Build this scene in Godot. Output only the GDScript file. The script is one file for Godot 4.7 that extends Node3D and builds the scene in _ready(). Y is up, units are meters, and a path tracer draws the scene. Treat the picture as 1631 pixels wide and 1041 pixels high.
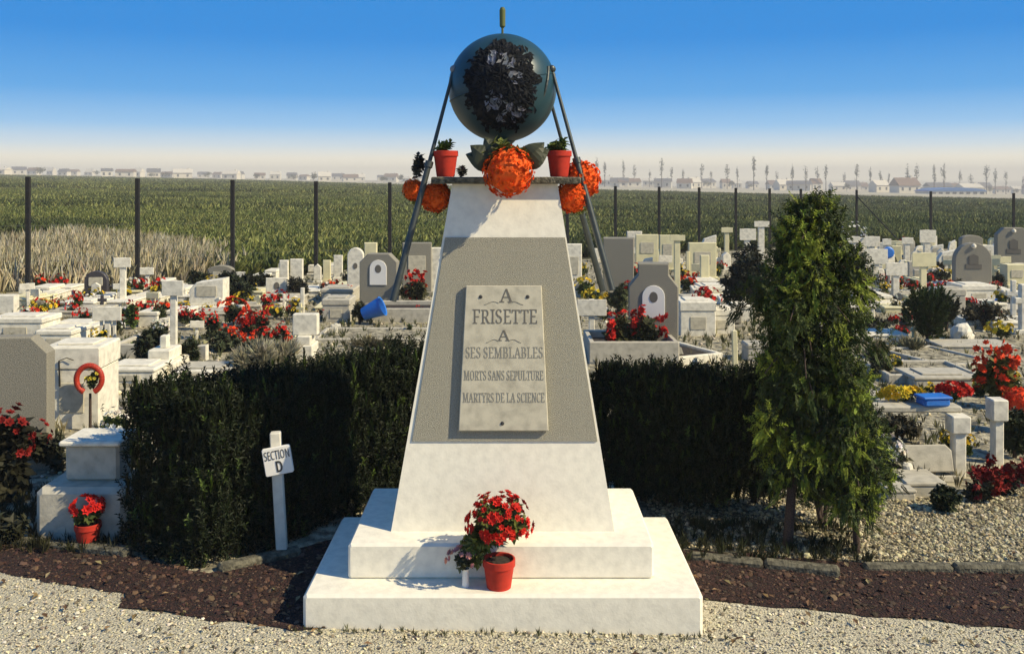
extends Node3D
# A pet cemetery beside open fields: white stepped monument with a steel globe, hedges, graves, fence and hazy horizon. Metres, y up, the camera looks along -z.

var M := {}            # materials
var T := {}            # shared small meshes
var counted := {}
var rng := RandomNumberGenerator.new()
const SLOPE := 0.019   # the whole plain falls gently to the right


func _ready():
	rng.seed = 7
	setup_view()
	make_materials()
	make_sprigs()
	ground()
	far_country()
	crops()
	fence()
	monument()
	hedges_and_conifers()
	left_foreground()
	left_graves()
	right_graves()
	small_stones()
	gravel_and_litter()


func setup_view():
	var cam = Camera3D.new()
	cam.name = "camera"
	cam.projection = Camera3D.PROJECTION_FRUSTUM
	cam.near = 0.05
	cam.far = 3000.0
	cam.size = 0.0347
	cam.frustum_offset = Vector2(0, -0.00775)
	cam.position = Vector3(0, 2, 0)
	add_child(cam)
	var we = WorldEnvironment.new()
	we.name = "environment"
	var e = Environment.new()
	e.tonemap_mode = Environment.TONE_MAPPER_LINEAR
	e.tonemap_exposure = 1.27
	e.background_mode = Environment.BG_SKY
	e.background_energy_multiplier = 1.0
	e.sdfgi_enabled = true
	e.ssao_enabled = true
	e.ssil_enabled = true
	e.fog_enabled = true
	e.fog_density = 0.0014
	e.fog_light_color = Color(1.0, 0.98, 0.95)
	var sky = Sky.new()
	var pm = PanoramaSkyMaterial.new()
	var im = Image.create(16, 2048, false, Image.FORMAT_RGBF)
	var stops = [[-90.0, Vector3(.42, .38, .30)], [0.0, Vector3(1.0, .91, .70)], [1.3, Vector3(.90, .84, .68)], [2.1, Vector3(.56, .67, .74)], [3.3, Vector3(.24, .48, .75)], [5.2, Vector3(.07, .32, .68)], [8.5, Vector3(.010, .215, .60)], [25.0, Vector3(.03, .155, .42)], [90.0, Vector3(.06, .12, .27)]]
	for y in 2048:
		var up = 90.0 - (y + 0.5) / 2048.0 * 180.0
		var c = stops[0][1]
		for k in stops.size() - 1:
			if up >= stops[k][0]:
				c = stops[k][1].lerp(stops[k + 1][1], clampf((up - stops[k][0]) / (stops[k + 1][0] - stops[k][0]), 0, 1))
		for x in 16:
			im.set_pixel(x, y, Color(c.x, c.y, c.z))
	pm.panorama = ImageTexture.create_from_image(im)
	sky.sky_material = pm
	e.sky = sky
	we.environment = e
	add_child(we)
	var sun = DirectionalLight3D.new()
	sun.name = "sun"
	sun.light_energy = 1.45
	sun.light_angular_distance = 0.5
	sun.light_color = Color(1.0, 0.935, 0.79)
	sun.shadow_enabled = true
	sun.basis = Basis.looking_at(-Vector3(0.72, 0.62, 0.27).normalized())
	add_child(sun)


# ---------------------------------------------------------------- helpers
func lin(r, g, b) -> Color:
	return Color(r, g, b).linear_to_srgb()


func ground_y(x) -> float:
	return -SLOPE * x


func add_named(o, called, parent):
	var key = str(parent.get_instance_id()) + "/" + called
	var c = counted.get(key, 0)
	counted[key] = c + 1
	o.name = called if c == 0 else "%s_%03d" % [called, c]
	parent.add_child(o, true)


func thing(called, label, category, at = Vector3.ZERO, turn = 0.0, group = ""):
	var o = Node3D.new()
	add_named(o, called, self)
	o.position = at
	o.rotation.y = turn
	tag(o, label, category, group)
	return o


func tag(o, label, category, group = ""):
	o.set_meta("label", label)
	o.set_meta("category", category)
	if group != "":
		o.set_meta("group", group)


func part(called, shape, mat, parent, at = Vector3.ZERO):
	var o = MeshInstance3D.new()
	o.mesh = shape.commit() if shape is SurfaceTool else shape
	o.material_override = mat
	add_named(o, called, parent)
	o.position = at
	return o


func multi(called, mesh, mat, xf, cols, parent, stuff = true):
	var mm = MultiMesh.new()
	mm.transform_format = MultiMesh.TRANSFORM_3D
	mm.use_colors = true
	mm.mesh = mesh
	mm.instance_count = xf.size()
	for i in xf.size():
		mm.set_instance_transform(i, xf[i])
		mm.set_instance_color(i, cols[i])
	var o = MultiMeshInstance3D.new()
	o.multimesh = mm
	o.material_override = mat
	add_named(o, called, parent)
	if stuff:
		o.set_meta("kind", "stuff")
	return o


func mb():
	var st = SurfaceTool.new()
	st.begin(Mesh.PRIMITIVE_TRIANGLES)
	return st


func t(st, a, b, c, out):
	var n = (c - a).cross(b - a).normalized()
	if n.dot(out) < 0.0:
		var k = b
		b = c
		c = k
		n = -n
	for v in [a, b, c]:
		st.set_normal(n)
		st.add_vertex(v)


func q(st, a, b, c, d, out):
	t(st, a, b, c, out)
	t(st, a, c, d, out)


func inset(poly, k):
	var r = PackedVector2Array()
	var n = poly.size()
	for i in n:
		var e1 = (poly[i] - poly[(i + n - 1) % n]).normalized()
		var e2 = (poly[(i + 1) % n] - poly[i]).normalized()
		var n1 = Vector2(-e1.y, e1.x)
		var n2 = Vector2(-e2.y, e2.x)
		r.append(poly[i] + (n1 + n2) * k / maxf(0.35, 1.0 + n1.dot(n2)))
	return r


# a counter-clockwise outline in xy, made into a bevelled slab of depth d round z = 0
func extrude(st, poly, d, bev, xf = Transform3D()):
	var inner = inset(poly, bev)
	var n = poly.size()
	var z = d / 2.0
	var zb = z - bev
	var tri = Geometry2D.triangulate_polygon(inner)
	var B = xf.basis
	for i in range(0, tri.size(), 3):
		for s in [1.0, -1.0]:
			var p = []
			for k in 3:
				var v = inner[tri[i + k]]
				p.append(xf * Vector3(v.x, v.y, z * s))
			t(st, p[0], p[1], p[2], B * Vector3(0, 0, s))
	for i in n:
		var a = poly[i]
		var b = poly[(i + 1) % n]
		var c = inner[i]
		var e = inner[(i + 1) % n]
		var o2 = Vector2(b.y - a.y, a.x - b.x).normalized()
		var o = B * Vector3(o2.x, o2.y, 0)
		q(st, xf * Vector3(a.x, a.y, zb), xf * Vector3(b.x, b.y, zb), xf * Vector3(b.x, b.y, -zb), xf * Vector3(a.x, a.y, -zb), o)
		for s in [1.0, -1.0]:
			q(st, xf * Vector3(a.x, a.y, zb * s), xf * Vector3(b.x, b.y, zb * s), xf * Vector3(e.x, e.y, z * s), xf * Vector3(c.x, c.y, z * s), o + B * Vector3(0, 0, s))


func rect(w, h, c = 0.0, y0 = 0.0):
	if c <= 0.0:
		return PackedVector2Array([Vector2(-w / 2, y0), Vector2(w / 2, y0), Vector2(w / 2, y0 + h), Vector2(-w / 2, y0 + h)])
	return PackedVector2Array([Vector2(-w / 2 + c, y0), Vector2(w / 2 - c, y0), Vector2(w / 2, y0 + c), Vector2(w / 2, y0 + h - c), Vector2(w / 2 - c, y0 + h), Vector2(-w / 2 + c, y0 + h), Vector2(-w / 2, y0 + h - c), Vector2(-w / 2, y0 + c)])


# a bevelled box standing on `at` (the middle of its underside)
func box(st, at, size, bev = 0.008, B = Basis()):
	var c = minf(bev, minf(size.x, minf(size.y, size.z)) * 0.3)
	extrude(st, rect(size.x, size.y, c), size.z, c, Transform3D(B, at))


func profile(kind, w, h):
	var p = PackedVector2Array([Vector2(-w / 2, 0), Vector2(w / 2, 0)])
	if kind == "arch" or kind == "round":
		var ah = minf(w * 0.5, h * 0.45) if kind == "arch" else w * 0.22
		for k in 13:
			var a = PI * k / 12.0
			p.append(Vector2(cos(a) * w / 2, h - ah + sin(a) * ah))
	elif kind == "shoulder":
		var c = minf(w, h) * 0.22
		for v in [Vector2(w / 2, h - c), Vector2(w / 2 - c, h), Vector2(-w / 2 + c, h), Vector2(-w / 2, h - c)]:
			p.append(v)
	elif kind == "step":
		for v in [Vector2(.5, .74), Vector2(.31, .87), Vector2(.31, 1), Vector2(-.31, 1), Vector2(-.31, .87), Vector2(-.5, .74)]:
			p.append(Vector2(v.x * w, v.y * h))
	elif kind == "peak":
		for v in [Vector2(.5, .8), Vector2(0, 1), Vector2(-.5, .8)]:
			p.append(Vector2(v.x * w, v.y * h))
	elif kind == "slant":
		for v in [Vector2(.5, 1), Vector2(-.3, .86), Vector2(-.5, .6)]:
			p.append(Vector2(v.x * w, v.y * h))
	elif kind == "cross":
		var b = w * 0.17
		p = PackedVector2Array()
		for v in [Vector2(-b, 0), Vector2(b, 0), Vector2(b, h * .58), Vector2(w / 2, h * .58), Vector2(w / 2, h * .58 + 2 * b), Vector2(b, h * .58 + 2 * b), Vector2(b, h), Vector2(-b, h), Vector2(-b, h * .58 + 2 * b), Vector2(-w / 2, h * .58 + 2 * b), Vector2(-w / 2, h * .58), Vector2(-b, h * .58)]:
			p.append(v)
	else:
		p.append(Vector2(w / 2, h))
		p.append(Vector2(-w / 2, h))
	return p


func tube(st, a, b, r0, r1, n = 10):
	var d = (b - a).normalized()
	var u = d.cross(Vector3.UP if absf(d.y) < 0.9 else Vector3.RIGHT).normalized()
	var w = d.cross(u)
	for i in n:
		var p = []
		for k in [i, i + 1]:
			var an = TAU * k / n
			p.append(u * cos(an) + w * sin(an))
		var v = [[a + p[0] * r0, p[0]], [a + p[1] * r0, p[1]], [b + p[1] * r1, p[1]], [b + p[0] * r1, p[0]]]
		var flip = (v[2][0] - v[0][0]).cross(v[1][0] - v[0][0]).dot(p[0]) < 0.0
		for k in ([0, 2, 1, 0, 3, 2] if flip else [0, 1, 2, 0, 2, 3]):
			st.set_normal(v[k][1])
			st.add_vertex(v[k][0])
		if r0 > 0.0:
			t(st, a, a + p[0] * r0, a + p[1] * r0, -d)
		if r1 > 0.0:
			t(st, b, b + p[0] * r1, b + p[1] * r1, d)


func lathe(st, prof, n = 28, xf = Transform3D()):
	for j in prof.size() - 1:
		var e = (prof[j + 1] - prof[j])
		if e.length() < 1e-6:
			continue
		var nn = Vector2(e.y, -e.x).normalized()
		for i in n:
			var v = []
			for k in [[i, j], [i + 1, j], [i + 1, j + 1], [i, j + 1]]:
				var an = TAU * k[0] / n
				v.append([xf * Vector3(prof[k[1]].x * cos(an), prof[k[1]].y, prof[k[1]].x * sin(an)), xf.basis * Vector3(nn.x * cos(an), nn.y, nn.x * sin(an))])
			for tr in [[0, 1, 2], [0, 2, 3]]:
				var a = v[tr[0]]
				var b = v[tr[1]]
				var c = v[tr[2]]
				var g = (c[0] - a[0]).cross(b[0] - a[0])
				if g.length() < 1e-12:
					continue
				for w in ([a, c, b] if g.dot(a[1]) < 0.0 else [a, b, c]):
					st.set_normal(w[1].normalized())
					st.add_vertex(w[0])


# a lumpy ball
func lump(st, at, r, bump, seed_, rings = 8):
	var nz = FastNoiseLite.new()
	nz.seed = seed_
	nz.frequency = 1.3
	var pt = func(i, j):
		var th = PI * i / rings
		var ph = TAU * (j % (rings * 2)) / (rings * 2)
		var d = Vector3(sin(th) * cos(ph), cos(th), sin(th) * sin(ph))
		return at + d * r * (1.0 + bump * nz.get_noise_3d(d.x + seed_, d.y, d.z))
	for i in rings:
		for j in rings * 2:
			var a = pt.call(i, j)
			var b = pt.call(i, j + 1)
			var c = pt.call(i + 1, j + 1)
			var d = pt.call(i + 1, j)
			var out = (a + c) / 2.0 - at
			if i > 0:
				t(st, a, b, c, out)
			if i < rings - 1:
				t(st, a, c, d, out)


func leaf(st, base, dir, side, length, wide, curl = 0.15):
	var up = side.cross(dir).normalized()
	var m = base + dir * length * 0.5 + up * length * curl
	var tip = base + dir * length
	var l = m - side * wide * 0.5
	var r = m + side * wide * 0.5
	t(st, base, l, tip, up)
	t(st, base, tip, r, up)


func turned(y_axis, spin, s):
	var d = y_axis.normalized()
	var u = d.cross(Vector3.FORWARD if absf(d.z) < 0.9 else Vector3.RIGHT).normalized()
	return Basis(u, d, u.cross(d)).rotated(d, spin).scaled_local(Vector3.ONE * s)


func vary(c, k):
	var f = 1.0 + rng.randf_range(-k, k)
	return Color(c.r * f * rng.randf_range(0.92, 1.08), c.g * f, c.b * f * rng.randf_range(0.85, 1.15))


func unit():
	var v = Vector3(rng.randfn(), rng.randfn(), rng.randfn())
	return v.normalized() if v.length() > 1e-4 else Vector3.UP


# ---------------------------------------------------------------- materials
func noise_tex(size, freq, octaves, seed_, lo, hi, power = 1.0, specks = -1.0):
	var nz = FastNoiseLite.new()
	nz.seed = seed_
	nz.frequency = freq
	nz.fractal_octaves = octaves
	var im = nz.get_seamless_image(size, size)
	im.convert(Image.FORMAT_L8)
	var d = im.get_data()
	var r = RandomNumberGenerator.new()
	r.seed = seed_
	for i in d.size():
		var v = lerpf(lo, hi, pow(d[i] / 255.0, power))
		if specks > 0.0:
			v *= 1.0 + r.randf_range(-specks, specks)
		d[i] = int(clampf(v, 0, 1) * 255.0)
	return ImageTexture.create_from_image(Image.create_from_data(size, size, false, Image.FORMAT_L8, d))


func mat(color, rough = 0.9, tex = null, scale = 1.0, height = null, cm = 0.0, world = false):
	var m = StandardMaterial3D.new()
	m.albedo_color = color
	m.roughness = rough
	if tex:
		m.albedo_texture = tex
	if height:
		m.heightmap_enabled = true
		m.heightmap_texture = height
		m.heightmap_scale = cm
	if tex or height:
		m.uv1_triplanar = true
		m.uv1_world_triplanar = world
		m.uv1_scale = Vector3.ONE * scale
	return m


func leafy(rough = 0.6, back = 0.0):
	var m = StandardMaterial3D.new()
	m.vertex_color_use_as_albedo = true
	m.roughness = rough
	m.metallic_specular = 0.35
	m.cull_mode = BaseMaterial3D.CULL_DISABLED
	if back > 0.0:
		m.backlight_enabled = true
		m.backlight = Color(back, back, back)
	return m


func make_materials():
	var wash = noise_tex(512, 0.012, 5, 11, 0.92, 1.02, 1.0, 0.04)
	var grain = noise_tex(512, 0.06, 4, 12, 0.74, 1.08, 1.0, 0.12)
	var stains = noise_tex(512, 0.009, 6, 13, 0.83, 1.07, 0.9, 0.06)
	var rough_h = noise_tex(512, 0.09, 3, 14, 0.0, 1.0, 1.0, 0.1)
	var fine_h = noise_tex(512, 0.035, 4, 15, 0.3, 0.8)
	var earth = noise_tex(512, 0.03, 5, 16, 0.35, 1.2, 1.0, 0.2)
	var pebble = noise_tex(512, 0.075, 2, 17, 0.25, 1.25, 1.2, 0.15)
	var pebble_soft = noise_tex(512, 0.075, 2, 18, 0.7, 1.1, 1.0, 0.1)
	M.white = mat(lin(.82, .775, .64), 0.85, stains, 2.2, fine_h, 0.12)
	M.limewash = mat(lin(.88, .835, .70), 0.9, wash, 2.3, fine_h, 0.1)
	M.roughcast = mat(lin(.44, .415, .325), 0.95, grain, 4.5, rough_h, 0.5)
	M.grey = mat(lin(.31, .29, .23), 0.9, grain, 2.6, rough_h, 0.25)
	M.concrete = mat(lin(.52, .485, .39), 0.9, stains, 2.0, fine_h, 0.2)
	M.cream = mat(lin(.74, .68, .42), 0.85, wash, 0.9, fine_h, 0.1)
	M.dark = mat(lin(.05, .045, .05), 0.55, stains, 1.2)
	M.plaque = mat(lin(.56, .515, .39), 0.6, stains, 2.5, fine_h, 0.05)
	M.paper = mat(lin(.84, .81, .74), 0.5)
	M.ink = mat(lin(.03, .03, .032), 0.6)
	M.carved = mat(lin(.13, .12, .10), 0.8)
	M.worn_carved = mat(lin(.25, .235, .19), 0.8)
	M.iron = mat(lin(.009, .009, .010), 0.9)
	M.rod = mat(lin(.075, .085, .08), 0.45, stains, 5.0)
	M.rod.metallic = 0.5
	M.globe = mat(lin(.016, .056, .074), 0.38, stains, 1.6)
	M.globe_dark = mat(lin(.003, .004, .007), 0.7)
	M.globe_light = mat(lin(.20, .22, .25), 0.8)
	M.olive = mat(lin(.10, .12, .03), 0.7)
	M.red_pot = mat(lin(.50, .026, .009), 0.85, stains, 5.0)
	M.soil = mat(lin(.05, .035, .025), 1.0, earth, 3.0)
	M.blue = mat(lin(.02, .17, .60), 0.5, wash, 3.0)
	M.red_ring = mat(lin(.72, .05, .015), 0.6, earth, 8.0)
	M.ground = mat(lin(.50, .45, .31), 1.0, earth, 0.55, pebble, 1.0, true)
	M.field_soil = mat(lin(.07, .075, .03), 1.0, earth, 0.25, null, 0.0, true)
	M.stubble = mat(lin(.52, .47, .33), 1.0, stains, 0.02, null, 0.0, true)
	M.path = mat(lin(.62, .57, .42), 1.0, pebble_soft, 1.7, pebble, 0.8, true)
	M.gravel = mat(lin(.50, .45, .30), 1.0, pebble, 1.1, pebble, 1.4, true)
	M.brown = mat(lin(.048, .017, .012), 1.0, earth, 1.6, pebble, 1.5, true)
	M.pebbles = leafy(0.9)
	M.leaf = leafy(0.6, 0.22)
	M.petal = leafy(0.7, 0.2)
	M.dark_leaf = mat(lin(.035, .04, .016), 0.6)
	M.dark_leaf.cull_mode = BaseMaterial3D.CULL_DISABLED
	M.edging = mat(lin(.20, .185, .13), 0.95, earth, 1.5, pebble, 0.4)
	M.leaf_metal = leafy(0.9)
	M.bark = mat(lin(.10, .065, .05), 0.95, earth, 6.0)
	M.wood = mat(lin(.72, .68, .57), 0.75, wash, 2.5)
	M.house_wall = mat(lin(.70, .65, .54), 0.9)
	M.house_roof = mat(lin(.22, .15, .11), 0.9)
	M.house_slate = mat(lin(.14, .14, .15), 0.8)
	M.blue_roof = mat(lin(.03, .16, .42), 0.7)
	M.pane = mat(lin(.05, .06, .07), 0.2)


func make_sprigs():
	var r = RandomNumberGenerator.new()
	r.seed = 21
	# upright evergreen sprig
	var st = mb()
	for k in 12:
		var a = k * 2.4
		var y = 0.08 + 0.07 * k
		var out = Vector3(cos(a), 0, sin(a))
		var d = (out * r.randf_range(.35, .7) + Vector3.UP).normalized()
		leaf(st, Vector3(0, y * .8, 0), d, out.cross(Vector3.UP), r.randf_range(.3, .42), .13)
	T.upright = st.commit()
	st = mb()
	for k in 14:
		var a = k * 2.4
		var out = Vector3(cos(a), 0, sin(a))
		var d = (out + Vector3.UP * r.randf_range(-.1, 1.0)).normalized()
		leaf(st, Vector3(0, .06 * k, 0), d, out.cross(Vector3.UP), r.randf_range(.28, .42), .17)
	T.twig = st.commit()
	st = mb()
	leaf(st, Vector3(0, -.3, 0), Vector3.UP, Vector3.RIGHT, 1.0, .5, .12)
	T.blade = st.commit()
	# drooping feathery conifer spray
	st = mb()
	for k in 20:
		var y = 0.047 * k
		var sd = 1.0 if k % 2 else -1.0
		var d = Vector3(sd * .62, .85, r.randf_range(-.45, .45)).normalized()
		leaf(st, Vector3(0, y, -y * y * .25), d, Vector3(0, .2, 1).normalized().cross(d), .27 * (1.15 - y * .7) * r.randf_range(.8, 1.2), .085, 0.06)
	leaf(st, Vector3(0, .85, -.2), Vector3(0, 1, -.4).normalized(), Vector3.RIGHT, .25, .08)
	T.spray = st.commit()
	# broad leaves
	st = mb()
	for k in 9:
		var a = k * 2.4
		var out = Vector3(cos(a), 0, sin(a))
		var d = (out + Vector3.UP * r.randf_range(.1, 1.1)).normalized()
		leaf(st, Vector3(0, .05 * k, 0), d, out.cross(Vector3.UP), r.randf_range(.4, .6), .3)
	T.broad = st.commit()
	# leafy crop plant
	st = mb()
	for k in 14:
		var a = k * 2.4
		var out = Vector3(cos(a), 0, sin(a))
		var d = (out * r.randf_range(.35, 1.1) + Vector3.UP).normalized()
		leaf(st, out * .05 + Vector3(0, .02 * k, 0), d, out.cross(Vector3.UP), r.randf_range(.55, .95), .26, .12)
	T.crop = st.commit()
	# grass tuft
	st = mb()
	for k in 9:
		var a = k * 2.4 + r.randf()
		var out = Vector3(cos(a), 0, sin(a))
		leaf(st, out * .06, (out * r.randf_range(.05, .45) + Vector3.UP).normalized(), out.cross(Vector3.UP), r.randf_range(.6, 1.0), .07, .06)
	T.grass = st.commit()
	# a blossom: seven petals round a boss
	st = mb()
	for k in 7:
		var a = TAU * k / 7
		var out = Vector3(cos(a), 0, sin(a))
		leaf(st, Vector3.ZERO, (out + Vector3.UP * .45).normalized(), out.cross(Vector3.UP), .5, .36, .12)
	for k in 4:
		var a = TAU * k / 4
		var out = Vector3(cos(a), 0, sin(a))
		leaf(st, Vector3(0, .05, 0), (out + Vector3.UP * 1.3).normalized(), out.cross(Vector3.UP), .32, .26, .1)
	T.bloom = st.commit()
	# stones and clods
	for n in ["pebble", "pebble_flat"]:
		st = mb()
		var p = []
		for k in 12:
			var y = 1.0 - 2.0 * (k + .5) / 12.0
			var rr = sqrt(1.0 - y * y)
			p.append(Vector3(cos(k * 2.4) * rr, y * (.75 if n == "pebble" else .45), sin(k * 2.4) * rr) * r.randf_range(.8, 1.15) * .5)
		var hull = ConvexPolygonShape3D.new()
		# faces of the convex hull, found by trying every triple
		for a in 12:
			for b in range(a + 1, 12):
				for c in range(b + 1, 12):
					var nn = (p[b] - p[a]).cross(p[c] - p[a]).normalized()
					var up = 0
					var dn = 0
					for d in 12:
						var s = nn.dot(p[d] - p[a])
						if s > 1e-5:
							up += 1
						elif s < -1e-5:
							dn += 1
					if up == 0 or dn == 0:
						t(st, p[a], p[b], p[c], (p[a] + p[b] + p[c]))
		T[n] = st.commit()


# ---------------------------------------------------------------- kinds of things
func headstone(called, shape, at, w, h, d, m, label, inlay = 0, turn = 0.0, group = ""):
	var o = thing(called, label, "headstone", at, turn, group)
	var st = mb()
	box(st, Vector3(0, -.04, 0), Vector3(w * 1.18, .04 + minf(.07, h * .12), d * 1.7), .008)
	part("base", st, m, o)
	st = mb()
	extrude(st, profile(shape, w, h - .05), d, minf(.012, d * .15), Transform3D(Basis(), Vector3(0, .05, 0)))
	part("slab", st, m, o)
	if inlay == 0 and w > .3 and h > .4 and shape != "cross":
		st = mb()
		extrude(st, rect(w * .6, h * .34, .012), .012, .003)
		part("name_panel", st, M.plaque, o, Vector3(0, h * .42, d / 2 + .005))
	if inlay == 1:      # white arched tablet with a small dark oval portrait
		st = mb()
		extrude(st, profile("arch", w * .45, minf(h * .52, w * .66)), .014, .003)
		var pl = part("tablet", st, M.paper, o, Vector3(0, h * .42, d / 2 + .006))
		st = mb()
		lathe(st, [Vector2(0, .004), Vector2(.8, .004), Vector2(1, 0), Vector2(1, -.004)], 16, Transform3D(Basis(Vector3(w * .085, 0, 0), Vector3(0, 0, 1), Vector3(0, -w * .11, 0)), Vector3(0, minf(h * .52, w * .66) * .64, .008)))
		part("portrait", st, M.carved, pl)
	elif inlay == 2:    # dark relief emblem
		st = mb()
		extrude(st, profile("peak", w * .26, h * .22), .016, .004)
		part("emblem", st, M.carved, o, Vector3(0, h * .55, d / 2 + .006))
		st = mb()
		extrude(st, rect(w * .44, h * .10), .012, .003)
		part("emblem_band", st, M.carved, o, Vector3(0, h * .46, d / 2 + .004))
		st = mb()
		lump(st, Vector3.ZERO, w * .07, .3, 3, 6)
		part("finial", st, M.white, o, Vector3(0, h * .93, d / 2))
	elif inlay == 3:    # small oval portrait only
		st = mb()
		lathe(st, [Vector2(0, .004), Vector2(.8, .004), Vector2(1, 0), Vector2(1, -.004)], 16, Transform3D(Basis(Vector3(w * .13, 0, 0), Vector3(0, 0, 1), Vector3(0, -w * .18, 0)), Vector3(0, h * .62, d / 2 + .005)))
		part("portrait", st, M.carved, o)
	return o


func tomb(called, at, w, h, long, m, label, turn = 0.0, head = 0.0):
	var o = thing(called, label, "tomb", at, turn)
	var st = mb()
	box(st, Vector3(0, -.04, -long / 2), Vector3(w * .94, h * .72 + .04, long * .96), .01)
	part("base", st, m, o)
	st = mb()
	box(st, Vector3(0, h * .72 - .002, -long / 2), Vector3(w, h * .28, long), .014)
	part("cover_slab", st, m, o)
	if w > .34 and h > .10:
		st = mb()
		box(st, Vector3(0, h * .20, -.5 * long + long * .48 + .002), Vector3(w * .42, h * .36, .012), .003)
		part("name_panel", st, M.plaque, o)
		st = mb()
		box(st, Vector3(0, h - .002, -long * .5), Vector3(w * .62, .016, long * .62), .006)
		part("raised_ledger", st, m, o)
	if head > 0.0:
		st = mb()
		extrude(st, profile("shoulder", w * .55, head), .09, .01)
		part("head_block", st, m, o, Vector3(0, h - .003, -long + .08))
	return o


func plot(called, at, w, long, kerb, fill, m, label, turn = 0.0):
	var o = thing(called, label, "grave plot", at, turn)
	for k in [[Vector3(0, -.03, -.03), Vector3(w, kerb + .03, .06)], [Vector3(0, -.03, -long + .03), Vector3(w, kerb + .03, .06)], [Vector3(-w / 2 + .03, -.03, -long / 2), Vector3(.06, kerb + .03, long - .124)], [Vector3(w / 2 - .03, -.03, -long / 2), Vector3(.06, kerb + .03, long - .124)]]:
		var st = mb()
		box(st, k[0], k[1], .01)
		part("kerb_stone", st, m, o)
	var s2 = mb()
	box(s2, Vector3(0, -.03, -long / 2), Vector3(w - .124, kerb * .7 + .03, long - .124), .003)
	part("infill", s2, fill, o)
	return o


func marker(called, at, post_h, post_w, board_w, board_h, m, label, lean = 0.0, turn = 0.0, group = "", board_top = 0.0):
	var o = thing(called, label, "grave marker", at, turn, group)
	o.rotation.z = lean
	var st = mb()
	box(st, Vector3(0, -.1, 0), Vector3(post_w, post_h + .1, post_w * .8), .006)
	part("post", st, m, o)
	if board_w > 0.0:
		st = mb()
		box(st, Vector3(0, post_h - board_h - board_top, post_w * .4 + .011), Vector3(board_w, board_h, .02), .004)
		part("board", st, m, o)
	return o


func foliage(parent, mesh, centre, size, n, s, col, lift = 0.7, blobs = 7, k = 0.35, called = "foliage"):
	var xf = []
	var cols = []
	var cs = []
	for i in blobs:
		var v = unit() * pow(rng.randf(), .4) * .62
		cs.append(v)
	for i in n:
		var c = cs[i % blobs]
		var d = unit()
		var v = c + d * .42 * pow(rng.randf(), .33)
		var p = centre + Vector3(v.x * size.x, v.y * size.y, v.z * size.z) * .5
		var dir = (d + Vector3.UP * lift).normalized()
		xf.append(Transform3D(turned(dir, rng.randf() * TAU, s * rng.randf_range(.7, 1.3)), p - dir * s * .4))
		cols.append(vary(col, k))
	return multi(called, mesh, M.leaf, xf, cols, parent)


func blossoms(parent, centre, size, n, s, col, style = "dots", k = 0.2, called = "blossoms"):
	var xf = []
	var cols = []
	for i in n:
		var p: Vector3
		var d: Vector3
		if style == "spikes":
			var stalk = i % maxi(3, n / 9)
			var r2 = RandomNumberGenerator.new()
			r2.seed = stalk * 31 + int(absf(centre.x + parent.position.x) * 1000)
			p = centre + Vector3(r2.randf_range(-.5, .5) * size.x, rng.randf_range(-.3, .5) * size.y * r2.randf_range(.7, 1.1), r2.randf_range(-.5, .5) * size.z)
			d = unit() + Vector3.UP * .3
			p += d * s * .3
		else:
			d = unit()
			d.y = absf(d.y) * .9 - .15
			d = d.normalized()
			p = centre + Vector3(d.x * size.x, d.y * size.y, d.z * size.z) * .5 * rng.randf_range(.85, 1.1)
		xf.append(Transform3D(turned(d, rng.randf() * TAU, s * rng.randf_range(.75, 1.25)), p))
		cols.append(vary(col, k))
	return multi(called, T.bloom, M.petal, xf, cols, parent)


func flowers(called, at, w, h, col, label, style = "dots", n = 30, green = Color(.055, .085, .02), leaves = 60, bloom = 0.0, deep = 0.0, category = "flowers"):
	var o = thing(called, label, category, at)
	var dz = deep if deep > 0.0 else w * .7
	foliage(o, T.broad, Vector3(0, h * .42, 0), Vector3(w, h * .9, dz), leaves, minf(.16, h * .34), green, .8)
	blossoms(o, Vector3(0, h * .55, 0), Vector3(w * .95, h * .85, dz * .9), n, bloom if bloom > 0.0 else clampf(w * .22, .035, .10), col, style)
	return o


func shrub(called, at, w, h, label, col = Color(.03, .05, .016), n = 500, mesh = "upright", s = .12, category = "shrub"):
	var o = thing(called, label, category, at)
	foliage(o, T[mesh], Vector3(0, h * .52, 0), Vector3(w, h, w * .85), n, s, col, 1.0, 14, .4)
	var st = mb()
	for i in 4:
		tube(st, Vector3(0, -.03, 0), Vector3(rng.randf_range(-.2, .2) * w, h * .6, rng.randf_range(-.2, .2) * w), .015, .006, 6)
	part("stem", st, M.bark, o)
	return o


func pot_shape(st, r_top, r_base, h):
	lathe(st, [Vector2(0, .003), Vector2(r_base * .96, 0), Vector2(r_base, .004), Vector2(r_top * .93, h * .80), Vector2(r_top * .86, h * .80), Vector2(r_top * .80, h * .86), Vector2(0, h * .86)], 28)


func pot(parent, r_top, r_base, h, m):
	var st = mb()
	pot_shape(st, r_top, r_base, h)
	var p = part("pot", st, m, parent)
	st = mb()
	lathe(st, [Vector2(r_top * .87, h * .785), Vector2(r_top * .985, h * .785), Vector2(r_top, h * .80), Vector2(r_top, h * .985), Vector2(r_top * .98, h), Vector2(r_top * .90, h), Vector2(r_top * .87, h * .97), Vector2(r_top * .87, h * .785)], 28)
	part("rim", st, m, p)
	st = mb()
	lathe(st, [Vector2(r_top * .86, h * .90), Vector2(0, h * .93)], 20)
	part("soil", st, M.soil, p)
	return p


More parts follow.
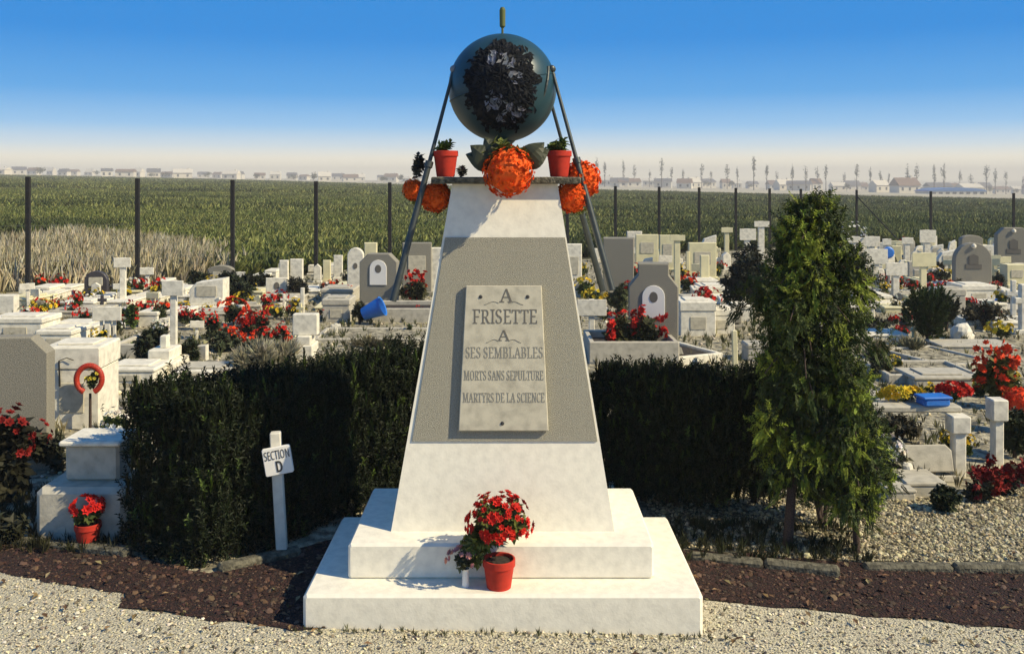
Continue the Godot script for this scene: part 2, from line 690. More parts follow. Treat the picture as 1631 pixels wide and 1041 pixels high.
func ragged(pts, step, amount, seed_):
	var nz = FastNoiseLite.new()
	nz.seed = seed_
	nz.frequency = 3.0
	var r = PackedVector2Array()
	for i in pts.size():
		var a = pts[i]
		var b = pts[(i + 1) % pts.size()]
		var n = clampi(int(a.distance_to(b) / step), 1, 160)
		for k in n:
			var v = a.lerp(b, float(k) / n)
			r.append(v + Vector2(nz.get_noise_2d(v.x, v.y), nz.get_noise_2d(v.x + 40.0, v.y)) * amount)
	return r


func sheet(called, pts, lift, m):
	var poly = PackedVector2Array(pts)
	var tri = Geometry2D.triangulate_polygon(poly)
	var st = mb()
	for i in range(0, tri.size(), 3):
		var p = []
		for k in 3:
			var v = poly[tri[i + k]]
			p.append(Vector3(v.x, ground_y(v.x) + lift, -v.y))
		t(st, p[0], p[1], p[2], Vector3.UP)
	var o = part(called, st, m, self)
	o.set_meta("kind", "structure")
	return o


# ---------------------------------------------------------------- the ground
func ground():
	sheet("ground", [Vector2(-700, -40), Vector2(700, -40), Vector2(700, 880), Vector2(-700, 880)], 0.0, M.field_soil)
	sheet("cemetery_ground", [Vector2(-14, -6), Vector2(22, -6), Vector2(22, 24.5), Vector2(12.4, 33.6), Vector2(-9.4, 14.6), Vector2(-14, 10.4)], 0.004, M.ground)
	sheet("path", [Vector2(-9, -2), Vector2(9, -2), Vector2(9, 4.35), Vector2(2.349, 4.272), Vector2(1.706, 4.374), Vector2(0.918, 4.517), Vector2(-0.925, 4.142), Vector2(-1.368, 4.230), Vector2(-1.793, 4.318), Vector2(-1.854, 4.472), Vector2(-2.204, 4.561), Vector2(-2.541, 4.677), Vector2(-6, 5.3), Vector2(-9, 5.6)], 0.008, M.path)
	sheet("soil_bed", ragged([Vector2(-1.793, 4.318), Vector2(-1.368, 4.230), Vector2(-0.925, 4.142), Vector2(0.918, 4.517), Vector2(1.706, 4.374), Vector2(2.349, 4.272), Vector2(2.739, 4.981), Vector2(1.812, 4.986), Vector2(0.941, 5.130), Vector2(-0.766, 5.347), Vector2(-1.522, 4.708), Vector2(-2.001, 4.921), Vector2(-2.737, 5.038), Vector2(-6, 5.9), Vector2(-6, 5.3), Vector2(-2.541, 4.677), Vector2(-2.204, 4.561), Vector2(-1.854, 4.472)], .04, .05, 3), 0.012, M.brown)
	sheet("coarse_gravel", ragged([Vector2(0.961, 5.149), Vector2(1.824, 5.020), Vector2(2.758, 5.014), Vector2(5.5, 5.2), Vector2(5.5, 7.2), Vector2(3.782, 6.876), Vector2(2.910, 6.021), Vector2(2.383, 6.111), Vector2(1.196, 6.295), Vector2(0.791, 6.082)], .06, .10, 4), 0.010, M.gravel)
	sheet("far_meadow", [Vector2(-700, 420), Vector2(-110, 310), Vector2(-20, 205), Vector2(40, 148), Vector2(150, 150), Vector2(700, 190), Vector2(700, 870), Vector2(-700, 870)], 0.03, M.stubble)


func scatter_stones(called, poly_pts, n, s0, s1, cols, mesh = "pebble"):
	var poly = PackedVector2Array(poly_pts)
	var lo = poly[0]
	var hi = poly[0]
	for p in poly:
		lo = lo.min(p)
		hi = hi.max(p)
	var xf = []
	var cc = []
	var tries = 0
	while xf.size() < n and tries < n * 6:
		tries += 1
		var p = Vector2(rng.randf_range(lo.x, hi.x), rng.randf_range(lo.y, hi.y))
		if not Geometry2D.is_point_in_polygon(p, poly):
			continue
		var s = s0 * pow(s1 / s0, rng.randf() * rng.randf())
		xf.append(Transform3D(Basis.from_euler(Vector3(rng.randf_range(-.5, .5), rng.randf() * TAU, rng.randf_range(-.5, .5))).scaled_local(Vector3.ONE * s), Vector3(p.x, ground_y(p.x) + .01 + s * .12, -p.y)))
		cc.append(vary(cols[rng.randi() % cols.size()], .25))
	multi(called, T[mesh], M.pebbles, xf, cc, self)


func gravel_and_litter():
	var pale = [Color(.66, .59, .41), Color(.74, .67, .48), Color(.60, .53, .36), Color(.70, .63, .45), Color(.68, .61, .43), Color(.56, .51, .38), Color(.20, .17, .13), Color(.11, .095, .08)]
	scatter_stones("path_pebbles", [Vector2(-3.2, 3.85), Vector2(3.4, 3.85), Vector2(3.4, 4.3), Vector2(2.343, 4.259), Vector2(1.698, 4.355), Vector2(0.913, 4.490), Vector2(-0.922, 4.130), Vector2(-1.364, 4.218), Vector2(-1.788, 4.305), Vector2(-1.849, 4.459), Vector2(-2.533, 4.662), Vector2(-3.2, 4.9)], 11000, .006, .026, pale, "pebble_flat")
	scatter_stones("gravel_stones", [Vector2(0.961, 5.149), Vector2(1.824, 5.020), Vector2(2.758, 5.014), Vector2(4.4, 5.2), Vector2(5.2, 7.0), Vector2(3.739, 6.798), Vector2(2.910, 6.021), Vector2(2.383, 6.111), Vector2(1.196, 6.295), Vector2(0.791, 6.082)], 17000, .010, .042, [Color(.52, .46, .29), Color(.60, .53, .34), Color(.40, .35, .22), Color(.50, .44, .29), Color(.13, .11, .07), Color(.20, .17, .10)])
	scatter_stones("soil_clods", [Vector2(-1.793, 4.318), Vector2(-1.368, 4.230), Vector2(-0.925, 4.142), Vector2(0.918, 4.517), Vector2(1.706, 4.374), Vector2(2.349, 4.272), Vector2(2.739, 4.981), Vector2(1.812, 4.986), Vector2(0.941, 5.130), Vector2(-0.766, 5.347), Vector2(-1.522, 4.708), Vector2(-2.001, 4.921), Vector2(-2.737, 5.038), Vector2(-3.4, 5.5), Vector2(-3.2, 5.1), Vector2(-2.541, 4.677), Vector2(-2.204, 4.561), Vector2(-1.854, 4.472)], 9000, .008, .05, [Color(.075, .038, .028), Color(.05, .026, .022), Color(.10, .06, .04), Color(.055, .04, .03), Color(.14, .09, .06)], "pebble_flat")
	scatter_stones("yard_stones", [Vector2(-3.6, 5.2), Vector2(-8, 12), Vector2(-8, 15), Vector2(12, 31), Vector2(16, 26), Vector2(9, 11), Vector2(4.5, 6.6), Vector2(.8, 6.0), Vector2(-1, 6.4)], 15000, .015, .07, [Color(.58, .52, .37), Color(.68, .62, .46), Color(.48, .42, .29), Color(.16, .14, .10), Color(.34, .31, .17)])
	var lf = []
	var lc = []
	for i in 420:
		var d = rng.randf_range(3.9, 5.6)
		var x = rng.randf_range(-.62, .62) * d
		if absf(x + .04) < .93 and d > 4.1 and d < 5.2:
			continue
		lf.append(Transform3D(Basis.from_euler(Vector3(-PI / 2 + rng.randf_range(-.4, .4), rng.randf() * TAU, 0)).scaled_local(Vector3.ONE * rng.randf_range(.02, .05)), Vector3(x, ground_y(x) + .025, -d)))
		lc.append(vary([Color(.16, .09, .04), Color(.22, .15, .07), Color(.10, .06, .035), Color(.25, .20, .10)][rng.randi() % 4], .3))
	multi("fallen_leaves", T.blade, M.leaf, lf, lc, self)
	# weeds and dry grass between the graves
	var xf = []
	var cc = []
	for i in 9000:
		var d = rng.randf_range(6.2, 29.0)
		var x = rng.randf_range(-.56, .60) * d
		if d > 15.4 + (x + 8.0) * .87 or d > 37 - x * .6:
			continue
		if absf(x + .05) < 1.15 and d < 6.6:
			continue
		var s = rng.randf_range(.05, .15)
		xf.append(Transform3D(turned(Vector3(rng.randf_range(-.2, .2), 1, rng.randf_range(-.2, .2)), rng.randf() * TAU, s), Vector3(x, ground_y(x), -d)))
		cc.append(vary([Color(.07, .085, .025), Color(.045, .05, .02), Color(.30, .27, .13), Color(.10, .11, .04), Color(.03, .035, .015)][rng.randi() % 5], .3))
	multi("grave_weeds", T.grass, M.leaf, xf, cc, self)
	xf = []
	cc = []
	for i in 320:
		var d = rng.randf_range(4.95, 5.5)
		var x = rng.randf_range(.75, 1.9)
		var s = rng.randf_range(.04, .10)
		xf.append(Transform3D(turned(Vector3(rng.randf_range(-.3, .3), 1, rng.randf_range(-.3, .3)), rng.randf() * TAU, s), Vector3(x, ground_y(x) + .01, -d)))
		cc.append(vary(Color(.035, .04, .016), .4))
	for i in 900:
		var d = rng.randf_range(4.9, 5.9)
		var x = rng.randf_range(-3.4, -2.0)
		var s = rng.randf_range(.04, .10)
		xf.append(Transform3D(turned(Vector3(rng.randf_range(-.3, .3), 1, rng.randf_range(-.3, .3)), rng.randf() * TAU, s), Vector3(x, ground_y(x) + .01, -d)))
		cc.append(vary(Color(.035, .035, .016), .4))
	for i in 130:
		var e = rng.randf()
		var x = lerpf(-1.0, .95, e) if i < 70 else rng.randf_range(-2.6, 2.8)
		var d = 4.14 - rng.randf() * .05 if i < 70 else rng.randf_range(3.9, 4.4)
		var s = rng.randf_range(.015, .045)
		xf.append(Transform3D(turned(Vector3(rng.randf_range(-.4, .4), 1, rng.randf_range(-.4, .4)), rng.randf() * TAU, s), Vector3(x, ground_y(x) + .012, -d)))
		cc.append(vary(Color(.07, .075, .03), .4))
	multi("ground_cover", T.grass, M.leaf, xf, cc, self)


# ---------------------------------------------------------------- horizon
func far_house(x, d, w, h, roof_h, wall, roof, label, group, turn):
	var o = thing("far_house", label, "house", Vector3(x, ground_y(x), -d), turn, group)
	var dp = w * .7
	var st = mb()
	extrude(st, rect(w, h + .3, 0, -.3), dp, .05)
	part("wall", st, wall, o)
	st = mb()
	extrude(st, PackedVector2Array([Vector2(-dp * .58, h), Vector2(dp * .58, h), Vector2(0, h + roof_h)]), w * 1.06, .06, Transform3D(Basis(Vector3.UP, PI / 2), Vector3(0, .02, 0)))
	var rf = part("roof", st, roof, o)
	st = mb()
	box(st, Vector3(w * .28, h + roof_h * .5, 0), Vector3(w * .08, roof_h * .8, w * .08), .03)
	part("chimney", st, wall, rf)
	var k = maxi(2, int(w / 3.0))
	for i in k:
		st = mb()
		box(st, Vector3((i - (k - 1) / 2.0) * w / k, h * .35, dp / 2 + .02), Vector3(.9, h * .4, .1), .02)
		part("window", st, M.pane, o)


func far_tree(x, d, h, w, slim, label, group):
	var o = thing("poplar_tree" if slim else "far_tree", label, "tree", Vector3(x, ground_y(x), -d), 0.0, group)
	var st = mb()
	tube(st, Vector3(0, -.3, 0), Vector3(0, h * .9, 0), h * .016, h * .004, 7)
	for k in 7:
		var a = rng.randf() * TAU
		var y = h * rng.randf_range(.3, .8)
		tube(st, Vector3(0, y, 0), Vector3(cos(a) * w * .35, y + h * .14, sin(a) * w * .35), h * .006, h * .002, 5)
	part("trunk", st, M.bark, o)
	foliage(o, T.broad, Vector3(0, h * (.66 if slim else .58), 0), Vector3(w, h * (.68 if slim else .8), w), 60 if slim else 200, h * .045 if slim else h * .10, Color(.13, .135, .08), .8, 12, .3, "crown")


func far_country():
	var g1 = "small pale houses on the horizon left of the monument"
	for i in 30:
		var d = rng.randf_range(440, 640)
		var px = -20.0 + i * 24.0 + rng.randf_range(-8, 8)
		far_house((px - 815) * d / 1500.0, d, rng.randf_range(5, 9), rng.randf_range(2.3, 3.2), rng.randf_range(1.2, 2.2), M.house_wall, [M.house_roof, M.house_wall, M.house_slate][i % 3], "small pale house in the hazy row on the horizon left of the monument", g1, rng.randf_range(-.4, .4))
	var g2 = "small pale houses on the horizon right of the monument"
	for i in 30:
		var d = rng.randf_range(420, 600)
		var px = 935.0 + i * 24.5 + rng.randf_range(-9, 9)
		if px > 1405 and px < 1475:
			continue
		far_house((px - 815) * d / 1500.0, d, rng.randf_range(5, 11), rng.randf_range(2.4, 3.8), rng.randf_range(1.4, 2.6), M.house_wall, [M.house_roof, M.house_wall, M.house_slate][i % 3], "small pale house in the hazy row on the horizon right of the monument", g2, rng.randf_range(-.4, .4))
	far_house(167.0, 400.0, 10, 3.2, 3.4, M.house_wall, M.house_roof, "largest house on the right horizon, with a tall steep brown roof", "", .2)
	# a long low hall with a curved blue roof
	var o = thing("far_hall", "long low hall with a curved blue roof on the far right horizon", "hall", Vector3(175, ground_y(175), -376))
	var st = mb()
	var poly = PackedVector2Array()
	for k in 13:
		var a = PI * (k / 12.0)
		poly.append(Vector2(cos(a) * 11.5, 1.2 + sin(a) * 1.5))
	extrude(st, poly, 14.0, .1)
	part("roof", st, M.blue_roof, o)
	st = mb()
	extrude(st, rect(22, 1.6, 0, -.4), 13.4, .05)
	part("wall", st, M.house_wall, o)
	for k in 8:
		st = mb()
		box(st, Vector3(-9.4 + k * 2.7, .2, 6.75), Vector3(1.5, .8, .1), .02)
		part("window", st, M.pane, o)
	var g3 = "tall thin poplars in the haze on the right horizon"
	for i in 34:
		var d = rng.randf_range(400, 520)
		var px = 950.0 + i * 20.5 + rng.randf_range(-8, 8)
		far_tree((px - 815) * d / 1500.0, d, rng.randf_range(10, 16), rng.randf_range(2.0, 3.4), true, "tall thin poplar fading into the haze on the right horizon", g3)
	var g4 = "low round trees among the houses on the horizon"
	for i in 36:
		var d = rng.randf_range(400, 560)
		var px = 5.0 + i * 46.0 + rng.randf_range(-18, 18)
		if px > 690 and px < 925:
			continue
		far_tree((px - 815) * d / 1500.0, d, rng.randf_range(3.0, 5.2), rng.randf_range(4, 8), false, "low round tree among the hazy houses on the " + ("left" if px < 800 else "right") + " horizon", g4 + (" to the left" if px < 800 else " to the right"))


func fence_depth(x) -> float:
	return 15.65 + (x + 8.05) * 0.8734 if x < 12.2 else 33.35 - (x - 12.2) * 0.95


func crops():
	var xf = []
	var cc = []
	var bands = [[16.0, 45.0, 52000, .24, .46], [45.0, 90.0, 42000, .38, .62], [90.0, 160.0, 22000, .8, 1.15], [160.0, 350.0, 32000, 1.0, 1.7]]
	var nz = FastNoiseLite.new()
	nz.seed = 77
	nz.frequency = .05
	for b in bands:
		for i in b[2]:
			var d = sqrt(rng.randf_range(b[0] * b[0], b[1] * b[1]))
			var x = rng.randf_range(-.68, .68) * d
			if d < fence_depth(x) + .5:
				continue
			if d > 205 - clampf(x + 20, 0, 60) * .95 + 8 * sin(x * .05) + maxf(0, -x) * 1.1 + 0.25 * maxf(0, x - 60):
				continue
			if x < -.335 * d + rng.randfn() * .4 and d < 20.0 + (-4.6 - x) * 0.9 + rng.randfn() * .7:
				continue
			var s = rng.randf_range(b[3], b[4])
			xf.append(Transform3D(turned(Vector3(rng.randf_range(-.3, .3), 1, rng.randf_range(-.3, .3)), rng.randf() * TAU, 1).scaled_local(Vector3(s * 1.1, minf(s, .8), s * 1.1)), Vector3(x, ground_y(x), -d)))
			cc.append(vary([Color(.15, .175, .042), Color(.10, .125, .03), Color(.21, .225, .065), Color(.07, .09, .024)][clampi(int(1.6 + rng.randf() * 1.8 + nz.get_noise_2d(x, d) * 3.2), 0, 3)], .3))
	multi("crop_field", T.crop, M.leaf, xf, cc, self)
	xf = []
	cc = []
	for i in 11000:
		var x = rng.randf_range(-13.0, -4.3)
		var d = rng.randf_range(fence_depth(x) + .15, 20.5 + (-4.6 - x) * 0.9)
		if x > -.335 * d + rng.randfn() * .4:
			continue
		var s = rng.randf_range(.28, .62)
		xf.append(Transform3D(turned(Vector3(rng.randf_range(-.3, .3), 1, rng.randf_range(-.3, .3)), rng.randf() * TAU, s), Vector3(x, ground_y(x), -d)))
		cc.append(vary([Color(.48, .42, .27), Color(.55, .50, .34), Color(.38, .33, .21), Color(.44, .40, .29), Color(.13, .12, .06)][rng.randi() % 5], .25))
	multi("dry_grass", T.grass, M.leaf, xf, cc, self)


func fence():
	var o = thing("boundary_fence", "row of thin black posts with wires between graves and field", "fence", Vector3(0, 0, 0))
	var pts = []
	for i in range(-2, 16):
		var x = -8.05 + 1.351 * i
		pts.append(Vector3(x, ground_y(x), -(15.65 + 1.18 * i)))
	for i in range(1, 6):
		var x = 12.215 + 1.85 * i
		pts.append(Vector3(x, ground_y(x), -(33.35 - 1.75 * i)))
	for p in pts:
		var st = mb()
		box(st, p + Vector3(0, -.2, 0), Vector3(.075, 2.12, .06), .008)
		part("post", st, M.iron, o)
	var st = mb()
	tube(st, pts[17] + Vector3(0, 1.7, 0), pts[18].lerp(pts[17], .3) + Vector3(0, -.1, 0), .022, .022, 8)
	part("brace", st, M.iron, o)
	for h in [.5, 1.1, 1.75]:
		st = mb()
		for i in pts.size() - 1:
			tube(st, pts[i] + Vector3(0, h, 0), pts[i + 1] + Vector3(0, h, 0), .0025, .0025, 5)
		part("wire", st, M.rod, o)


# ---------------------------------------------------------------- the monument
func block(st, lo, hi, bev):
	box(st, Vector3((lo.x + hi.x) / 2, lo.y, (lo.z + hi.z) / 2), hi - lo, bev)


func frustum(st, y0, x0a, x0b, f0, y1, x1a, x1b, f1, back0, back1):
	var a = [Vector3(x0a, y0, -f0), Vector3(x0b, y0, -f0), Vector3(x0b, y0, -back0), Vector3(x0a, y0, -back0)]
	var b = [Vector3(x1a, y1, -f1), Vector3(x1b, y1, -f1), Vector3(x1b, y1, -back1), Vector3(x1a, y1, -back1)]
	var outs = [Vector3(0, 0, 1), Vector3(1, 0, 0), Vector3(0, 0, -1), Vector3(-1, 0, 0)]
	for i in 4:
		var j = (i + 1) % 4
		q(st, a[i], a[j], b[j], b[i], outs[i])
	q(st, b[0], b[1], b[2], b[3], Vector3.UP)
	q(st, a[0], a[1], a[2], a[3], Vector3.DOWN)


func shaft_front(y):
	return 4.48 + .164 * (y - .333)


func shaft_left(y):
	return lerpf(-.576, -.302, (y - .333) / 1.65)


func shaft_right(y):
	return lerpf(.488, .230, (y - .333) / 1.65)


func shaft_piece(st, y0, y1, grow = 0.0):
	frustum(st, y0, shaft_left(y0) - grow, shaft_right(y0) + grow, shaft_front(y0) - grow, y1, shaft_left(y1) - grow, shaft_right(y1) + grow, shaft_front(y1) - grow, 5.09 + grow, 5.09 + grow)


func lettering(parent, text, at, wide, high, m, font = "Droid Serif", depth = .004, bold = false):
	var tm = TextMesh.new()
	var f = SystemFont.new()
	f.font_names = PackedStringArray([font])
	if bold:
		f.font_weight = 700
	tm.font = f
	tm.text = text
	tm.font_size = 48
	tm.pixel_size = .01
	tm.depth = .4
	var bb = tm.get_aabb()
	var o = part("lettering", tm, m, parent)
	var s = Vector3(wide / maxf(bb.size.x, .01), high / maxf(bb.size.y, .01), depth / .4)
	o.transform = Transform3D(Basis.from_scale(s), at - Vector3(bb.get_center().x * s.x, bb.get_center().y * s.y, 0))
	return o


func monument():
	var o = thing("monument", "white stepped tapering stone monument with a text plaque on its grey front", "monument")
	var st = mb()
	block(st, Vector3(-.926, -.06, -5.135), Vector3(.846, .172, -4.16), .014)
	part("base_slab", st, M.limewash, o)
	st = mb()
	block(st, Vector3(-.755, .17, -5.12), Vector3(.655, .333, -4.325), .012)
	part("upper_step", st, M.limewash, o)
	st = mb()
	shaft_piece(st, .331, 1.985)
	part("shaft", st, M.limewash, o)
	# rough cast panel on the front, proud of the smooth margin
	st = mb()
	var y0 = .745
	var y1 = 1.718
	var lf = func(y, dx, dz): return Vector3(shaft_left(y) + dx, y, -shaft_front(y) + dz)
	var rt = func(y, dx, dz): return Vector3(shaft_right(y) - dx, y, -shaft_front(y) + dz)
	var fr = [lf.call(y0, .026, .007), rt.call(y0, .012, .007), rt.call(y1, .008, .007), lf.call(y1, .014, .007)]
	var bk = [lf.call(y0, .022, -.004), rt.call(y0, .009, -.004), rt.call(y1, .005, -.004), lf.call(y1, .010, -.004)]
	q(st, fr[0], fr[1], fr[2], fr[3], Vector3(0, .1, 1))
	var outs = [Vector3.DOWN, Vector3.RIGHT, Vector3.UP, Vector3.LEFT]
	for i in 4:
		q(st, fr[i], fr[(i + 1) % 4], bk[(i + 1) % 4], bk[i], outs[i])
	part("rough_panel", st, M.roughcast, o)
	# shelf at the top
	st = mb()
	block(st, Vector3(-.405, 1.985, -5.05), Vector3(.345, 2.020, -4.70), .006)
	part("shelf", st, M.edging, o)  # dark tone puts the shade of this band into the colour
	st = mb()
	for x in [-.36, .30]:
		tube(st, Vector3(x, 1.99, -4.88), Vector3(x * .78, 1.86, -4.88), .012, .012, 8)
	part("bracket", st, M.rod, o)
	# plaque in the plane of the leaning front
	var up = Vector3(0, 1, -.164).normalized()
	var pl_xf = Transform3D(Basis(Vector3.RIGHT, up, Vector3.RIGHT.cross(up)), Vector3(0, .333, -4.48))
	st = mb()
	extrude(st, PackedVector2Array([Vector2(-.258, 0.4674), Vector2(.176, 0.4674), Vector2(.146, 1.1626), Vector2(-.227, 1.1626)]), .026, .004)
	var pl = part("plaque", st, M.plaque, o)
	pl.transform = pl_xf.translated_local(Vector3(0, 0, .022))
	var z = .0125
	lettering(pl, "A", Vector3(-0.0280, 1.1131, z), .068, .066, M.carved)
	lettering(pl, "FRISETTE", Vector3(-0.0341, 1.0116, z), .315, .070, M.carved)
	lettering(pl, "A", Vector3(-0.0401, 0.9200, z), .062, .052, M.carved)
	lettering(pl, "SES SEMBLABLES", Vector3(-0.0369, 0.8380, z), .375, .054, M.worn_carved)
	lettering(pl, "MORTS SANS SEPULTURE", Vector3(-0.0398, 0.7294, z), .385, .046, M.worn_carved)
	lettering(pl, "MARTYRS DE LA SCIENCE", Vector3(-0.0397, 0.6246, z), .395, .046, M.worn_carved)
	# flourishes under both A
	for k in [[806, 471, .1], [802, 534, .085]]:
		st = mb()
		var cy = 1.0761 if k[1] == 471 else 0.8926
		for s in [-1.0, 1.0]:
			var last = Vector3.ZERO
			for i in 7:
				var f = i / 6.0
				var p = Vector3(-.04 + s * (.025 + k[2] * f * .7), cy + sin(f * 4.5) * .008, z + .001)
				if i > 0:
					tube(st, last, p, .0018, .0018, 5)
				last = p
		part("flourish", st, M.worn_carved, pl)
	for p in [[765, 473], [840, 473], [800, 673]]:
		st = mb()
		lathe(st, [Vector2(0, .006), Vector2(.006, .005), Vector2(.0095, .001), Vector2(.0095, -.003)], 14, Transform3D(Basis(Vector3.RIGHT, Vector3(0, 0, 1), Vector3(0, -1, 0)), Vector3((p[0] - 815) * 4.62 / 1500.0, 1.1070 if p[1] == 473 else 0.5029, z)))
		part("screw", st, M.ink, pl)

	# the globe: a satellite-like steel ball with trailing rods
	var c = Vector3(-.05, 2.488, -4.95)
	var g = thing("steel_globe", "dark teal metal globe with trailing rods on top of the monument", "globe", c)
	var R = .284
	var sm = SphereMesh.new()
	sm.radius = R
	sm.height = R * 2
	sm.radial_segments = 96
	sm.rings = 48
	part("ball", sm, M.globe, g)
	st = mb()
	lathe(st, [Vector2(.10, -.47), Vector2(.085, -.455), Vector2(.05, -.42), Vector2(.045, -.30), Vector2(.08, -.265)], 24)
	part("neck", st, M.globe, g)
	# ragged dark emblem on the front, a thin sheet curved like the ball
	st = mb()
	var ed = []
	var nn = 96
	for i in nn:
		var a = TAU * i / nn
		var rr = .56 * .76 / sqrt(pow(.76 * cos(a), 2) + pow(.56 * sin(a), 2)) + .03 * sin(a * 5.0)
		if cos(a) > -.25 and sin(a) > -.75:
			rr += .055 * (1.0 - absf(fmod(a * 26.0 / TAU + 100.0, 1.0) * 2.0 - 1.0)) - .02
		ed.append(Vector2(cos(a), sin(a)) * rr)
	var onball = func(v, h):
		var w = v + Vector2(-.02, -.02)
		return Vector3(w.x, w.y, sqrt(maxf(0.02, 1.0 - w.length_squared()))).normalized() * (R + h)
	for i in nn:
		var j = (i + 1) % nn
		for k in 6:
			var f0 = k / 6.0
			var f1 = (k + 1) / 6.0
			var a = onball.call(ed[i] * f0, .004)
			var b = onball.call(ed[j] * f0, .004)
			var d = onball.call(ed[j] * f1, .004)
			var e = onball.call(ed[i] * f1, .004)
			if k > 0:
				t(st, a, b, d, a)
			t(st, a, d, e, a)
		q(st, onball.call(ed[i], .004), onball.call(ed[j], .004), onball.call(ed[j], -.002), onball.call(ed[i], -.002), onball.call(ed[i], 0) - onball.call(Vector2.ZERO, 0))
	var em = part("ragged_emblem", st, M.globe_dark, g)
	# overlapping dark metal leaves over the emblem, a few of them pale
	var xf = []
	var cols = []
	var pale = [[-.14, .42, .14], [.10, .38, .15], [.20, .14, .14], [-.13, -.28, .17], [.19, -.46, .19], [.0, -.55, .08]]
	while xf.size() < 680:
		var v = Vector2(rng.randf_range(-.8, .8), rng.randf_range(-.8, .8))
		if pow((v.x - .02) / .60, 2) + pow(v.y / .78, 2) > 1.0 + .14 * sin(v.angle() * 9.0) + rng.randf_range(-.12, .12):
			continue
		var n = onball.call(v, .0).normalized()
		var out = Vector3(v.x, v.y, 0) + unit() * .45
		var d = (out - n * out.dot(n)).normalized()
		var s2 = rng.randf_range(.020, .050)
		var side = d.cross(n).normalized()
		xf.append(Transform3D(Basis(side * s2, (d + n * .16).normalized() * s2, n * s2), n * (R + .007)))
		var light = false
		for k in pale:
			if Vector2(v.x - k[0], v.y - k[1]).length() < k[2] * rng.randf_range(.2, 1.0):
				light = true
		cols.append(vary(Color(.15, .16, .19) if light else Color(.006, .008, .012), .35))
	multi("emblem_leaves", T.blade, M.leaf_metal, xf, cols, em)
	st = mb()
	var ring_prev = []
	for i in 49:
		var a2 = TAU * i / 48
		var d2 = Vector3(cos(a2), 0, sin(a2)).rotated(Vector3(0, 0, 1), .25)
		if i > 0:
			tube(st, ring_prev[0], d2 * (R + .001), .0035, .0035, 6)
		ring_prev = [d2 * (R + .001)]
	part("seam", st, M.globe, g)
	# rods: slim upper length, thicker lower length
	for r in [[Vector3(-.300, 2.577, -4.86), Vector3(-.585, 1.41, -4.62)], [Vector3(.206, 2.577, -4.86), Vector3(.500, 1.455, -4.70)], [Vector3(.19, 2.50, -5.08), Vector3(.505, 1.39, -5.22)]]:
		var a = r[0] - c
		var b = r[1] - c
		var m1 = a.lerp(b, .42)
		st = mb()
		tube(st, a, m1, .0085, .0105, 12)
		tube(st, m1, b, .0150, .0175, 12)
		var rod = part("rod", st, M.rod, g)
		st = mb()
		tube(st, a.lerp(b, .41), a.lerp(b, .435), .021, .021, 12)
		part("collar", st, M.rod, rod)
		st = mb()
		var inn = a.normalized() * R * .97
		tube(st, inn, a + (a - inn) * .1, .020, .016, 12)
		lump(st, a, .021, .05, 5, 7)
		part("socket", st, M.globe_light if a.x < 0 and r[0].z > -5 else M.rod, rod)
	# bent stay on the right of the ball
	st = mb()
	var last = Vector3(.235, .095, .13)
	for k in range(1, 9):
		var f = k / 8.0
		var p = Vector3(.235 - .045 * f * f, .095 - .20 * f, .13 + .05 * sin(f * 2.6))
		tube(st, last, p, .010 - .004 * f, .010 - .004 * (f + .12), 8)
		last = p
	part("bent_stay", st, M.rod, g)
	st = mb()
	lathe(st, [Vector2(0, R - .005), Vector2(.006, R - .005), Vector2(.006, R + .03), Vector2(.015, R + .04), Vector2(.016, R + .125), Vector2(.010, R + .14), Vector2(0, R + .142)], 14)
	part("finial", st, M.olive, g)

	# what stands on the shelf and hangs beside it
	for k in [[-.338, "red clay pot with a green seedling on the left end of the shelf"], [.240, "red clay pot with a green seedling on the right end of the shelf"]]:
		var p = thing("flower_pot", k[1], "flower pot", Vector3(k[0], 2.021, -4.79))
		pot(p, .064, .046, .132, M.red_pot)
		foliage(p, T.broad, Vector3(0, .155, 0), Vector3(.12, .07, .1), 30, .055, Color(.11, .15, .03), 1.0, 5)
	flower_ball("orange_flower_ball", Vector3(-.017, 2.045, -4.60), .130, Color(.80, .12, .010), "large round orange flower ball with leaves at the top of the shaft", true)
	flower_ball("orange_flower_ball", Vector3(.358, 2.005, -4.86), .105, Color(.80, .12, .010), "upper bright orange flower ball right of the shelf behind the rods", false)
	flower_ball("orange_flower_ball", Vector3(.305, 1.920, -4.80), .088, Color(.80, .12, .010), "lower bright orange flower ball hanging right of the shaft top", false)
	flower_ball("orange_flower_ball", Vector3(-.505, 1.955, -4.83), .060, Color(.80, .12, .010), "small orange flower bunch hanging left of the left rod", false)
	flower_ball("orange_flower_ball", Vector3(-.395, 1.920, -4.85), .085, Color(.80, .12, .010), "orange flower ball tucked between the left rod and the shaft top", false)
	var sp = thing("dark_sprig", "dark leafy sprig standing above the shelf left of the left rod", "plant", Vector3(-.49, 2.03, -4.86))
	foliage(sp, T.broad, Vector3(0, .05, 0), Vector3(.08, .15, .06), 22, .06, Color(.05, .05, .04), 1.2, 4)
	sp = thing("dark_sprig", "dark bud between the left pot and the large orange ball", "plant", Vector3(-.25, 2.02, -4.80))
	foliage(sp, T.broad, Vector3(0, .06, 0), Vector3(.05, .11, .05), 18, .05, Color(.05, .05, .04), 1.2, 3)

	# at the foot
	var p1 = thing("flower_pot", "red clay pot of red flowers on the front edge of the monument base", "flower pot", Vector3(-0.059, 0.149, -4.245))
	pot(p1, .074, .052, .152, M.red_pot)
	foliage(p1, T.broad, Vector3(.01, .30, 0), Vector3(.27, .27, .24), 130, .075, Color(.12, .14, .03), .6, 9)
	foliage(p1, T.broad, Vector3(-.10, .22, -.02), Vector3(.17, .20, .2), 70, .07, Color(.12, .14, .03), .6, 6)
	blossoms(p1, Vector3(.0, .30, .01), Vector3(.28, .29, .25), 120, .042, Color(.55, .02, .012))
